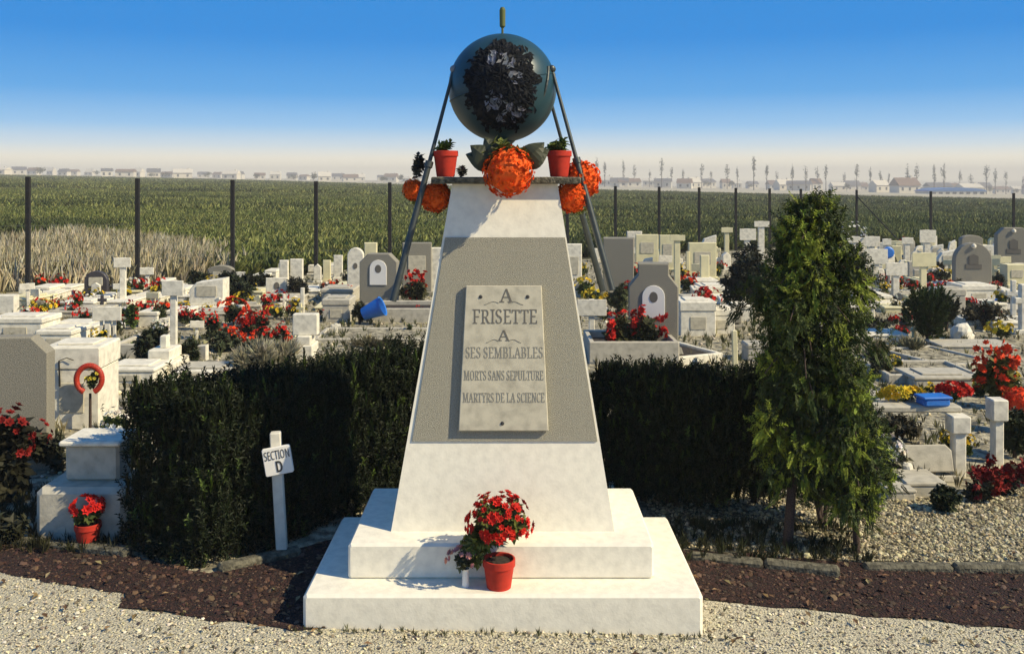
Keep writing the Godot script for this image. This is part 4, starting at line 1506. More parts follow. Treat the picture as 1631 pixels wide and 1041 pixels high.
	headstone("headstone", "shoulder", Vector3(-2.069, 0.039, -14.705), 0.588, 0.833, 0.220, M.grey, "grey headstone with a white arched tablet and dark portrait left of the monument", 1, -0.06)
	tomb("flat_tomb", Vector3(-2.800, 0.053, -15.053), 0.542, 0.221, 0.70, M.concrete, "low grey and white block left of the grey headstone with the tablet", 0.00, 0.00)
	tomb("flat_tomb", Vector3(-2.429, 0.046, -12.968), 0.398, 0.329, 0.50, M.concrete, "square grey box tomb left of the tipped blue pot", 0.00, 0.00)
	flowers("flowers", Vector3(-2.352, 0.045, -13.835), 0.166, 0.221, Color(.62, .46, .03), "yellow flowers between the box tomb and the tipped blue pot", "dots", 16, Color(.055, .08, .02), 60, 0.000, 0.00)
	flowers("flowers", Vector3(-3.112, 0.059, -17.752), 0.308, 0.308, Color(.52, .48, .33), "yellow-topped dark plants left of the white arched stone", "dots", 8, Color(.03, .035, .015), 50, 0.000, 0.00)
	g = thing("blue_pot", "tipped blue pot lying beside the grave kerb left of the monument", "flower pot", Vector3(-2.032, 0.182, -12.861))
	var s9 = mb()
	lathe(s9, [Vector2(0, 0), Vector2(0.086, 0), Vector2(0.129, 0.257), Vector2(0.141, 0.292), Vector2(0.120, 0.283), Vector2(0.077, .02), Vector2(0, .02)], 24)
	var bp = part("pot", s9, M.blue, g)
	bp.rotation = Vector3(.25, 0, -1.15)
	shrub("plants", Vector3(-2.089, 0.040, -12.897), 0.206, 0.344, "dark leaves behind the tipped blue pot", Color(.03, .035, .016), 70, "broad", 0.080)
	plot("grave_plot", Vector3(-1.483, 0.028, -13.087), 0.942, 0.90, 0.200, M.soil, M.concrete, "kerbed grave with red flowers beside the left side of the monument", 0.00)
	headstone("headstone", "rect", Vector3(-1.634, 0.031, -16.228), 0.498, 0.909, 0.200, M.grey, "large grey headstone half hidden by the left rod and the monument", 0, 0.05)
	headstone("headstone", "rect", Vector3(-1.313, 0.025, -16.278), 0.239, 0.825, 0.160, M.white, "white stone touching the left side of the monument", 0, 0.00)
	flowers("flowers", Vector3(-1.536, 0.029, -14.491), 0.444, 0.599, Color(.52, .018, .010), "tall dark red flower bush in the kerbed grave left of the monument", "spikes", 64, Color(.05, .05, .018), 90, 0.000, 0.00)
	flowers("flowers", Vector3(-1.454, 0.028, -15.250), 0.163, 0.366, Color(.62, .46, .03), "yellow blooms mixed into the dark red bush left of the monument", "dots", 10, Color(.055, .08, .02), 16, 0.000, 0.00)
	flowers("flowers", Vector3(-1.320, 0.025, -13.465), 0.162, 0.215, Color(.52, .018, .010), "small red flowers at the corner of the kerb beside the monument", "dots", 10, Color(.055, .08, .02), 26, 0.000, 0.00)
	plot("grave_plot", Vector3(-1.716, 0.033, -11.438), 1.449, 0.90, 0.050, M.ground, M.concrete, "wide gravel grave with thin kerbs behind the right half of the left hedge", 0.00)
	shrub("weeds", Vector3(-1.677, 0.032, -11.183), 0.671, 0.104, "thin dry weeds on the wide gravel grave left of the monument", Color(.10, .09, .05), 100, "grass", 0.120)
	flowers("flowers", Vector3(-1.346, 0.026, -12.238), 0.114, 0.147, Color(.52, .48, .33), "tiny plant on the wide gravel grave near the monument", "dots", 6, Color(.055, .08, .02), 22, 0.000, 0.00)
	tomb("flat_tomb", Vector3(-3.880, 0.074, -13.759), 0.422, 0.110, 0.50, M.concrete, "small low slab between the large dark shrub and the tilted plaque", 0.00, 0.00)
	headstone("headstone", "rect", Vector3(-3.563, 0.068, -18.115), 0.145, 0.411, 0.060, M.cream, "slim pale stone in the row of low pale stones before the field at left", 0, 0.00)
	headstone("headstone", "peak", Vector3(-3.693, 0.070, -17.869), 0.143, 0.357, 0.060, M.white, "pointed pale stone in the row of low pale stones before the field at left", 0, 0.00)
	headstone("headstone", "rect", Vector3(-3.393, 0.064, -18.375), 0.172, 0.490, 0.060, M.white, "taller pale stone at the right end of the low pale row at left", 0, 0.00)
	tomb("flat_tomb", Vector3(-8.311, 0.158, -15.880), 0.275, 0.212, 0.50, M.white, "first low white slab in the back row before the dry grass", 0.00, 0.00)
	tomb("flat_tomb", Vector3(-7.500, 0.142, -14.980), 0.300, 0.180, 0.50, M.white, "second low white slab in the back row before the dry grass", 0.00, 0.00)
	tomb("flat_tomb", Vector3(-7.311, 0.139, -15.339), 0.266, 0.143, 0.50, M.white, "third low white slab in the back row before the dry grass", 0.00, 0.00)
	tomb("flat_tomb", Vector3(-4.718, 0.090, -17.473), 0.280, 0.163, 0.50, M.white, "sixth low white slab in the back row before the dry grass", 0.00, 0.00)
	tomb("flat_tomb", Vector3(-4.658, 0.088, -18.147), 0.242, 0.194, 0.50, M.white, "seventh low white slab in the back row before the dry grass", 0.00, 0.00)
	tomb("flat_tomb", Vector3(-6.132, 0.117, -16.426), 0.197, 0.153, 0.50, M.white, "fourth low white slab in the back row before the dry grass", 0.00, 0.00)
	tomb("flat_tomb", Vector3(-5.308, 0.101, -14.993), 0.240, 0.200, 0.50, M.white, "fifth low white slab in the back row before the dry grass", 0.00, 0.00)


func right_graves():
	headstone("headstone", "rect", Vector3(1.065, -0.020, -16.469), 0.307, 0.922, 0.120, M.white, "narrow white stone touching the right side of the monument above the yellow flowers", 0, 0.00)
	flowers("flowers", Vector3(1.223, 0.310, -16.675), 0.245, 0.289, Color(.62, .46, .03), "upper yellow flowers right of the monument beside the rods", "dots", 16, Color(.055, .08, .02), 60, 0.000, 0.00)
	flowers("flowers", Vector3(1.240, -0.024, -16.319), 0.370, 0.392, Color(.62, .46, .03), "middle yellow flowers right of the monument below the upper ones", "dots", 24, Color(.055, .08, .02), 60, 0.000, 0.00)
	flowers("flowers", Vector3(1.361, -0.026, -15.347), 0.471, 0.286, Color(.62, .46, .03), "lowest yellow flowers between the two rods right of the monument", "dots", 26, Color(.055, .08, .02), 60, 0.000, 0.00)
	headstone("headstone", "rect", Vector3(1.923, -0.037, -16.971), 0.543, 1.018, 0.340, M.grey, "large plain grey headstone behind the rods right of the monument", -1, -0.12)
	shrub("shrub", Vector3(1.574, -0.030, -13.967), 0.410, 0.540, "dark green yellowish shrub left of the stepped grey headstone", Color(.06, .07, .025), 200, "broad", 0.090)
	marker("grave_marker", Vector3(0.986, -0.019, -11.647), 0.559, 0.070, 0.357, 0.202, M.white, "white signboard on a post left of the red flower planter", 0.00, 0.00, "", 0.000)
	plot("grave_plot", Vector3(1.343, -0.026, -10.334), 0.992, 0.85, 0.260, M.soil, M.concrete, "grey and white kerbed planter holding red flowers right of the monument", 0.00)
	headstone("headstone", "step", Vector3(1.644, -0.031, -10.960), 0.570, 1.081, 0.260, M.grey, "grey stepped headstone with white arched tablet behind the red flower planter", 1, -0.12)
	flowers("flowers", Vector3(1.235, 0.081, -10.584), 0.395, 0.452, Color(.52, .018, .010), "left half of the red flower mass in the planter right of the monument", "spikes", 80, Color(.05, .05, .016), 80, 0.000, 0.00)
	flowers("flowers", Vector3(1.517, 0.095, -10.584), 0.395, 0.466, Color(.52, .018, .010), "right half of the red flower mass before the stepped grey headstone", "spikes", 80, Color(.04, .045, .016), 90, 0.000, 0.00)
	flowers("flowers", Vector3(1.205, 0.157, -10.634), 0.284, 0.425, Color(.70, .68, .62), "few white blooms among the red flowers of the planter", "dots", 5, Color(.055, .08, .02), 10, 0.000, 0.00)
	marker("grave_marker", Vector3(2.972, -0.056, -16.949), 1.085, 0.102, 0.271, 0.102, M.cream, "tall pale T-shaped marker above the stepped grey headstone's right shoulder", 0.00, 0.00, "", 0.000)
	headstone("headstone", "rect", Vector3(3.235, -0.061, -22.571), 0.542, 0.782, 0.100, M.cream, "wide pale yellow stone above the stepped grey headstone", 0, 0.00)
	headstone("headstone", "rect", Vector3(3.546, -0.067, -21.535), 0.345, 0.833, 0.100, M.cream, "pale yellow stone right of the wide one above the stepped headstone", 0, 0.00)
	marker("grave_marker", Vector3(3.668, -0.070, -19.649), 0.603, 0.065, 0.000, 0.000, M.cream, "thin pale stake between the tall T-shaped marker and the dark shrub", 0.00, 0.00, "", 0.000)
	headstone("headstone", "rect", Vector3(3.980, -0.076, -19.705), 0.578, 0.788, 0.120, M.cream, "broad pale stone left of the dark shrub at centre right", 0, 0.00)
	headstone("headstone", "rect", Vector3(3.740, -0.071, -18.274), 0.171, 0.634, 0.080, M.cream, "narrow pale yellow stone before the broad pale one", 0, 0.00)
	flowers("flowers", Vector3(4.297, -0.082, -20.016), 0.267, 0.374, Color(.62, .46, .03), "yellow flowers beside the dark shrub left of the tall conifer", "dots", 20, Color(.055, .08, .02), 60, 0.000, 0.00)
	flowers("flowers", Vector3(3.293, -0.063, -17.579), 0.328, 0.352, Color(.70, .06, .012), "orange and yellow flowers right of the tall T-shaped marker", "dots", 28, Color(.055, .08, .02), 60, 0.000, 0.00)
	flowers("flowers", Vector3(2.682, 0.206, -12.934), 0.379, 0.345, Color(.52, .018, .010), "red flowers with yellow tips on the stepped white tomb", "dots", 36, Color(.055, .08, .02), 60, 0.000, 0.00)
	tomb("flat_tomb", Vector3(2.451, -0.047, -12.378), 0.495, 0.462, 0.55, M.white, "high white tomb with steps under the yellow-tipped red flowers", 0.00, 0.00)
	tomb("flat_tomb", Vector3(2.819, -0.054, -12.624), 0.370, 0.337, 0.45, M.white, "lower white step attached beside the high white tomb", 0.00, 0.00)
	headstone("headstone", "rect", Vector3(3.088, -0.059, -13.426), 0.304, 0.286, 0.300, M.grey, "squat grey block right of the high white tomb", 0, 0.00)
	tomb("flat_tomb", Vector3(3.420, -0.065, -13.828), 0.277, 0.240, 0.50, M.white, "white block with shaded end left of the tall conifer trunk", 0.00, 0.00)
	tomb("flat_tomb", Vector3(3.651, -0.069, -17.839), 0.547, 0.190, 0.70, M.white, "low white slab below the pale stones left of the dark shrub", 0.00, 0.00)
	tomb("flat_tomb", Vector3(3.615, -0.069, -16.683), 0.512, 0.200, 0.70, M.white, "second low white slab left of the dark shrub", 0.00, 0.00)
	plot("grave_plot", Vector3(2.074, -0.039, -10.476), 0.698, 1.00, 0.100, M.soil, M.white, "white kerbed triangle of dark earth behind the right hedge", 0.45)
	marker("grave_marker", Vector3(2.445, -0.046, -10.301), 0.412, 0.055, 0.000, 0.000, M.cream, "pale leaning stake in front of the tall conifer's left boughs", 0.03, 0.00, "", 0.000)
	tomb("flat_tomb", Vector3(2.787, -0.053, -10.692), 0.228, 0.200, 0.30, M.concrete, "small grey box behind the hedge under the tall conifer", 0.00, 0.00)
	var o = thing("round_stone", "pale yellow round stone on the hedge line below the grey box", "stone", Vector3(2.475, -0.047, -9.717))
	var st = mb()
	lump(st, Vector3(0, .03, 0), .062, .25, 4, 8)
	part("boulder", st, M.cream, o)
	marker("grave_marker", Vector3(5.282, -0.100, -23.166), 0.958, 0.108, 0.278, 0.124, M.cream, "pale topped T-shaped marker left of the dark shrub against the field", 0.00, 0.00, "", 0.000)
	marker("grave_marker", Vector3(5.644, -0.107, -22.578), 0.963, 0.135, 0.391, 0.271, M.white, "white T-shaped marker above the dark shrub against the field", 0.00, 0.00, "", 0.000)
	marker("grave_marker", Vector3(5.994, -0.114, -22.649), 1.148, 0.136, 0.362, 0.136, M.white, "tallest white T-shaped marker above the dark shrub, nearest the conifer top", 0.00, 0.00, "", 0.000)
	headstone("headstone", "slant", Vector3(4.966, -0.094, -23.800), 0.381, 0.730, 0.140, M.white, "white slanted stone standing before the field, left of three T-shaped markers", 0, 0.00)
	headstone("headstone", "rect", Vector3(3.297, -0.063, -25.360), 0.406, 0.710, 0.100, M.white, "small white stone right behind the plain grey headstone by the field", 0, 0.00)
	shrub("shrub", Vector3(3.641, -0.069, -14.640), 0.878, 1.152, "dark dense shrub left behind the tall conifer", Color(.016, .022, .010), 700, "broad", 0.150)
	shrub("shrub", Vector3(6.254, -0.119, -17.087), 0.729, 1.002, "dark shrub close behind the right side of the tall conifer", Color(.02, .032, .012), 420, "broad", 0.130)
	flowers("flowers", Vector3(9.438, -0.179, -26.363), 1.125, 1.055, Color(.70, .68, .62), "grey-white blossoming bush behind the conifer's right shoulder", "dots", 60, Color(.09, .09, .06), 120, 0.100, 0.00)
	marker("grave_marker", Vector3(3.809, -0.072, -11.182), 0.477, 0.075, 0.104, 0.060, M.white, "white kerb post to the right of the tall conifer's waist", 0.00, 0.00, "", 0.000)
	tomb("flat_tomb", Vector3(5.259, -0.100, -14.318), 0.573, 0.210, 0.70, M.white, "white stepped slab right of the tall conifer below the dark shrub", 0.00, 0.00)
	tomb("flat_tomb", Vector3(6.041, -0.115, -15.704), 0.628, 0.209, 0.60, M.white, "white slab above the low dark hedge right of the conifer", 0.00, 0.00)
	shrub("plants", Vector3(4.965, -0.094, -13.090), 0.785, 0.209, "low dark clipped plants between two white slabs right of the conifer", Color(.028, .032, .018), 240, "broad", 0.100)
	tomb("flat_tomb", Vector3(4.634, -0.088, -12.046), 0.899, 0.128, 0.50, M.white, "long pale kerb slab left of the round green shrub", 0.00, 0.00)
	shrub("shrub", Vector3(5.360, -0.102, -12.126), 0.679, 0.792, "round green shrub in the middle of the right rows", Color(.042, .065, .016), 700, "upright", 0.160)
	shrub("shrub", Vector3(6.110, -0.116, -13.226), 0.441, 0.564, "darker shrub joined to the right of the round green shrub", Color(.02, .028, .012), 260, "upright", 0.150)
	marker("grave_marker", Vector3(6.617, -0.126, -17.143), 0.891, 0.103, 0.411, 0.274, M.white, "white T-shaped marker left of the blue disc, nearest the conifer", 0.00, 0.00, "", 0.000)
	marker("grave_marker", Vector3(9.561, -0.182, -24.062), 0.706, 0.112, 0.225, 0.160, M.white, "white stake right above the blue disc", 0.00, 0.00, "", 0.000)
	marker("grave_marker", Vector3(6.928, -0.132, -17.008), 0.658, 0.113, 0.386, 0.227, M.white, "white T-shaped marker below the blue disc", 0.00, 0.00, "", 0.000)
	marker("grave_marker", Vector3(7.462, -0.142, -17.089), 0.843, 0.103, 0.433, 0.251, M.cream, "pale yellow T-shaped marker above the round green shrub", 0.00, 0.00, "", 0.000)
	marker("grave_marker", Vector3(11.068, -0.210, -25.117), 0.904, 0.151, 0.435, 0.335, M.white, "white T-shaped marker with dark marks right of the blue disc by the field", 0.00, 0.00, "", 0.000)
	marker("grave_marker", Vector3(10.141, -0.193, -24.184), 0.742, 0.129, 0.290, 0.161, M.white, "white T-shaped marker with red flowers beside it near the field", 0.00, 0.00, "", 0.000)
	marker("grave_marker", Vector3(9.309, -0.177, -24.368), 0.747, 0.130, 0.390, 0.260, M.white, "white T-shaped marker behind the conifer's right shoulder near the field", 0.00, 0.00, "", 0.000)
	marker("grave_marker", Vector3(8.925, -0.170, -24.654), 0.723, 0.131, 0.329, 0.164, M.white, "white marker just right of the conifer top", 0.00, 0.00, "", 0.000)
	o = thing("blue_disc", "round blue disc wreath among the white markers at right", "wreath", Vector3(8.535, 0.378, -21.337))
	st = mb()
	lathe(st, [Vector2(0, .03), Vector2(0.101, .025), Vector2(0.135, .0), Vector2(0.101, -.025), Vector2(0, -.03)], 24, Transform3D(Basis(Vector3.RIGHT, Vector3(0, 0, 1), Vector3(0, -1, 0)), Vector3.ZERO))
	part("disc", st, M.blue, o)
	st = mb()
	tube(st, Vector3(0, -.75, -.02), Vector3(0, 0, -.02), .02, .02, 7)
	part("stake", st, M.white, o)
	flowers("flowers", Vector3(12.739, -0.242, -30.573), 0.285, 0.489, Color(.52, .018, .010), "small red flowers by the white markers near the right field edge", "dots", 24, Color(.055, .08, .02), 34, 0.000, 0.00)
	flowers("flowers", Vector3(7.588, -0.144, -17.868), 0.286, 0.310, Color(.52, .018, .010), "bright red flowers under the pale yellow T-shaped marker", "dots", 24, Color(.055, .08, .02), 34, 0.000, 0.00)
	flowers("flowers", Vector3(8.127, -0.154, -17.953), 0.479, 0.263, Color(.52, .018, .010), "long low red flowers right above the round green shrub", "dots", 24, Color(.055, .08, .02), 34, 0.000, 0.00)
	flowers("flowers", Vector3(12.492, -0.237, -27.967), 0.410, 0.336, Color(.62, .46, .03), "yellow flowers right of the white markers near the field", "dots", 24, Color(.055, .08, .02), 34, 0.000, 0.00)
	flowers("flowers", Vector3(9.314, -0.177, -20.667), 0.386, 0.331, Color(.62, .46, .03), "yellow flowers left of the arched grey headstone", "dots", 24, Color(.055, .08, .02), 34, 0.000, 0.00)
	flowers("flowers", Vector3(7.029, -0.134, -17.780), 0.237, 0.237, Color(.62, .46, .03), "yellow flowers below the blue disc", "dots", 24, Color(.055, .08, .02), 34, 0.000, 0.00)
	flowers("flowers", Vector3(7.188, -0.137, -17.418), 0.163, 0.209, Color(.62, .46, .03), "yellow flowers between two T-shaped markers above the green shrub", "dots", 24, Color(.055, .08, .02), 34, 0.000, 0.00)
	headstone("headstone", "arch", Vector3(9.158, -0.174, -18.741), 0.700, 0.950, 0.200, M.grey, "grey arched headstone with dark emblem at the right", 2, -0.10)
	headstone("headstone", "round", Vector3(10.586, -0.201, -21.722), 0.492, 0.956, 0.180, M.grey, "darker stone behind the grey arched headstone with emblem", 0, 0.00)
	headstone("headstone", "shoulder", Vector3(11.820, -0.225, -22.246), 0.742, 1.127, 0.200, M.grey, "grey cut-corner headstone with pale knob at the right edge", 2, -0.10)
	headstone("headstone", "rect", Vector3(10.457, -0.199, -19.631), 0.419, 0.471, 0.300, M.cream, "yellowish block stone below the cut-corner headstone at the right edge", 0, 0.00)
	tomb("flat_tomb", Vector3(8.194, -0.156, -16.498), 0.616, 0.330, 0.60, M.white, "white base slab in front of the arched grey headstone", 0.00, 0.00)
	tomb("flat_tomb", Vector3(7.078, -0.134, -15.102), 0.443, 0.403, 0.40, M.concrete, "grey block left in front of the arched grey headstone", 0.00, 0.00)
	headstone("headstone", "slant", Vector3(10.015, -0.190, -21.615), 0.519, 0.634, 0.140, M.white, "white rough stone left of the arched grey headstone", 0, 0.00)
	headstone("stone_cross", "cross", Vector3(7.727, -0.147, -14.505), 0.213, 0.619, .06, M.white, "slender ornate white cross near the right edge", 0, -.1)
	headstone("headstone", "cross", Vector3(7.124, -0.135, -13.127), 0.263, 0.700, 0.100, M.white, "thick white cross cut by the right edge", 0, 0.00)
	shrub("plants", Vector3(6.812, -0.129, -13.535), 0.722, 0.415, "dark flower bed with yellowish heads left of the slender white cross", Color(.045, .04, .02), 200, "broad", 0.090)
	flowers("flowers", Vector3(7.922, 0.032, -15.216), 0.304, 0.203, Color(.62, .46, .03), "yellow flowers above the small blue pot at the right", "dots", 18, Color(.055, .08, .02), 60, 0.000, 0.00)
	o = thing("blue_pot", "small blue pot in the dark bed near the slender white cross", "flower pot", Vector3(8.032, -0.111, -15.525))
	pot(o, 0.062, 0.043, 0.166, M.blue)
	flowers("flowers", Vector3(6.550, -0.124, -12.646), 0.371, 0.236, Color(.62, .46, .03), "yellow flowers in front of the white slabs at the right edge", "dots", 30, Color(.055, .08, .02), 60, 0.000, 0.00)
	o = thing("round_stone", "white rock right of the round green shrub", "stone", Vector3(6.016, -0.114, -12.585))
	st = mb()
	lump(st, Vector3(0, .06, 0), .15, .35, 9, 8)
	part("boulder", st, M.white, o)
	tomb("flat_tomb", Vector3(6.774, -0.129, -13.530), 0.397, 0.126, 0.60, M.white, "pale rounded slab behind the yellow flowers at the right edge", 0.00, 0.00)
	tomb("flat_tomb", Vector3(7.032, -0.134, -13.335), 0.445, 0.142, 0.50, M.white, "white slab beside the thick white cross at the right edge", 0.00, 0.00)
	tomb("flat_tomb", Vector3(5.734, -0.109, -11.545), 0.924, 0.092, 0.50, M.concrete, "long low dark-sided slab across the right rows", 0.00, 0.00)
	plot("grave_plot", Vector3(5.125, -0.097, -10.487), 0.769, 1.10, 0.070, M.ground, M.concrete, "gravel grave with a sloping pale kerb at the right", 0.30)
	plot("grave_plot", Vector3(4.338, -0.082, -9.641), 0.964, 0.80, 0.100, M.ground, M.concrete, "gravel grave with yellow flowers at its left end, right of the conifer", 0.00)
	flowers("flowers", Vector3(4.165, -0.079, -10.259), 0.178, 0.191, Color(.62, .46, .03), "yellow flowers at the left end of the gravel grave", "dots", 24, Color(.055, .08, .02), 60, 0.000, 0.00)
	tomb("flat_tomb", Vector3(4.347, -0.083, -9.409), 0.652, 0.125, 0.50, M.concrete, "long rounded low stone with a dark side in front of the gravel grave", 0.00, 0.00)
	shrub("shrub", Vector3(3.889, -0.074, -9.971), 0.266, 0.332, "bushy plant left of the gravel grave with yellow flowers", Color(.06, .065, .03), 190, "broad", 0.090)
	shrub("weeds", Vector3(4.886, -0.093, -11.541), 0.385, 0.154, "dry weeds in front of the round green shrub", Color(.16, .15, .08), 90, "grass", 0.140)
	flowers("flowers", Vector3(4.451, -0.085, -8.638), 0.357, 0.599, Color(.70, .06, .012), "tall orange-red gladioli with yellow leaves near the right edge", "spikes", 90, Color(.13, .12, .02), 120, 0.000, 0.00)
	flowers("flowers", Vector3(4.530, -0.086, -9.096), 0.158, 0.218, Color(.62, .46, .03), "yellow flowers left of the tall orange gladioli", "dots", 20, Color(.055, .08, .02), 60, 0.000, 0.00)
	flowers("flowers", Vector3(4.789, -0.091, -9.013), 0.180, 0.300, Color(.62, .46, .03), "yellow flowers right of the tall orange gladioli", "dots", 20, Color(.055, .08, .02), 60, 0.000, 0.00)
	flower_ball("orange_flower_ball", Vector3(4.174, 0.179, -7.759), .13, Color(.80, .07, .012), "big orange-red flower ball at the right edge below the gladioli", false)
	shrub("shrub", Vector3(3.754, -0.071, -7.029), 0.328, 0.403, "dark green bush under the big orange-red ball at the right edge", Color(.03, .04, .016), 260, "broad", 0.090)
	o = thing("table_tomb", "white stone table tomb with two capped posts in front at the right", "tomb", Vector3(3.115, -0.059, -6.572))
	st = mb()
	box(st, Vector3(0, -.06, 0), Vector3(0.083, .06 + 0.315, .08), .008)
	part("post", st, M.white, o)
	st = mb()
	box(st, Vector3(.0, 0.307, 0), Vector3(0.131, 0.121, .12), .008)
	part("post_cap", st, M.white, o)
	st = mb()
	box(st, Vector3(0.436, -.06, -0.320), Vector3(0.069, .06 + 0.322, .08), .008)
	part("post", st, M.white, o)
	st = mb()
	box(st, Vector3(0.436, 0.312, -0.320), Vector3(0.115, 0.156, .12), .008)
	part("post_cap", st, M.white, o)
	st = mb()
	box(st, Vector3(-0.291, 0.429, -.30), Vector3(0.692, .045, .50), .01)
	part("table_slab", st, M.concrete, o)
	st = mb()
	box(st, Vector3(-0.595, -.05, -.34), Vector3(0.069, 0.477, .40), .01)
	part("back_leg", st, M.concrete, o)
	flowers("flowers", Vector3(2.812, 0.414, -6.792), 0.324, 0.096, Color(.62, .46, .03), "row of yellow flowers on the left of the white table tomb", "dots", 50, Color(.055, .08, .02), 50, 0.000, 0.12)
	flowers("flowers", Vector3(3.073, 0.414, -6.932), 0.105, 0.105, Color(.62, .46, .03), "small yellow clump behind the blue box on the table tomb", "dots", 16, Color(.055, .08, .02), 20, 0.000, 0.00)
	flowers("flowers", Vector3(3.206, 0.414, -6.822), 0.263, 0.123, Color(.52, .018, .010), "red flowers right of the blue box on the white table tomb", "dots", 60, Color(.055, .08, .02), 60, 0.000, 0.20)
	o = thing("blue_box", "blue flat box lying on the white table tomb", "box", Vector3(2.985, 0.414, -6.672), .12)
	st = mb()
	box(st, Vector3.ZERO, Vector3(0.193, 0.053, .13), .012)
	part("body", st, M.blue, o)
	st = mb()
	box(st, Vector3(0, 0.051, 0), Vector3(0.215, .018, .145), .006)
	part("lid", st, M.blue, o)
	o = headstone("leaning_slab", "shoulder", Vector3(2.861, -0.054, -6.474), 0.363, 0.233, .05, M.concrete, "plain grey slab leaning back below the white table tomb", 0, .04)
	o.rotation.x = -.25
	tomb("flat_tomb", Vector3(2.690, -0.051, -6.104), 0.269, 0.098, 0.30, M.concrete, "low stone step before the plain leaning slab at the right", 0.00, 0.00)
	tomb("flat_tomb", Vector3(2.491, -0.047, -5.998), 0.184, 0.080, 0.20, M.concrete, "small low kerb block at the foot of the low right conifer", 0.00, 0.00)
	o = thing("loose_stone", "leftmost loose white stone before the leaning slab under the table tomb", "stone", Vector3(2.737, -0.027, -6.414))
	st = mb()
	lump(st, Vector3.ZERO, 0.030, .4, 11, 6)
	part("boulder", st, M.white, o)
	o = thing("loose_stone", "third loose white stone before the leaning slab under the table tomb", "stone", Vector3(2.878, -0.052, -6.414))
	st = mb()
	lump(st, Vector3.ZERO, 0.035, .4, 12, 6)
	part("boulder", st, M.white, o)
	o = thing("loose_stone", "rightmost loose white stone before the leaning slab under the table tomb", "stone", Vector3(2.929, -0.070, -6.414))
	st = mb()
	lump(st, Vector3.ZERO, 0.030, .4, 13, 6)
	part("boulder", st, M.white, o)
	o = thing("loose_stone", "highest loose white stone before the leaning slab under the table tomb", "stone", Vector3(2.694, 0.046, -6.414))
	st = mb()
	lump(st, Vector3.ZERO, 0.040, .4, 14, 6)
	part("boulder", st, M.white, o)
	flowers("flowers", Vector3(3.152, 0.044, -6.822), 0.109, 0.155, Color(.62, .46, .03), "round yellow bush left of the table tomb's front post", "dots", 34, Color(.055, .08, .02), 40, 0.000, 0.00)
	flowers("flowers", Vector3(3.229, 0.052, -6.672), 0.107, 0.160, Color(.62, .46, .03), "round yellow bush right of the table tomb's front post", "dots", 34, Color(.055, .08, .02), 40, 0.000, 0.00)
	shrub("plants", Vector3(3.073, -0.058, -7.494), 0.400, 0.200, "dark weeds in the shade under the white table tomb", Color(.05, .045, .025), 170, "broad", 0.070)
	flowers("flowers", Vector3(2.985, -0.057, -6.026), 0.241, 0.217, Color(.20, .010, .008), "left part of the dark red flower row at the lower right", "spikes", 90, Color(.03, .03, .014), 120, 0.000, 0.00)
	flowers("flowers", Vector3(3.237, -0.061, -6.184), 0.247, 0.239, Color(.20, .010, .008), "middle part of the dark red flower row at the lower right", "spikes", 90, Color(.03, .03, .014), 120, 0.000, 0.00)
	flowers("flowers", Vector3(3.508, -0.067, -6.379), 0.238, 0.230, Color(.20, .010, .008), "right end of the dark red flower row, cut by the edge", "spikes", 70, Color(.03, .03, .014), 100, 0.000, 0.00)
	shrub("plants", Vector3(2.684, -0.051, -5.827), 0.194, 0.171, "dark green tuft at the left foot of the dark red flower row", Color(.03, .04, .015), 120, "broad", 0.070)
	flowers("flowers", Vector3(2.590, -0.049, -6.485), 0.242, 0.320, Color(.70, .68, .62), "pale grey-white flowering bush left of the leaning slab", "dots", 80, Color(.16, .16, .11), 120, 0.045, 0.00)
	flowers("flowers", Vector3(3.127, -0.059, -8.129), 0.163, 0.303, Color(.70, .68, .62), "pale silvery plant at the left end of the table tomb", "dots", 30, Color(.18, .18, .14), 80, 0.040, 0.00)
	shrub("weeds", Vector3(4.304, -0.082, -11.073), 0.295, 0.177, "dry grass tuft right of the tall conifer's boughs", Color(.2, .18, .10), 90, "grass", 0.140)


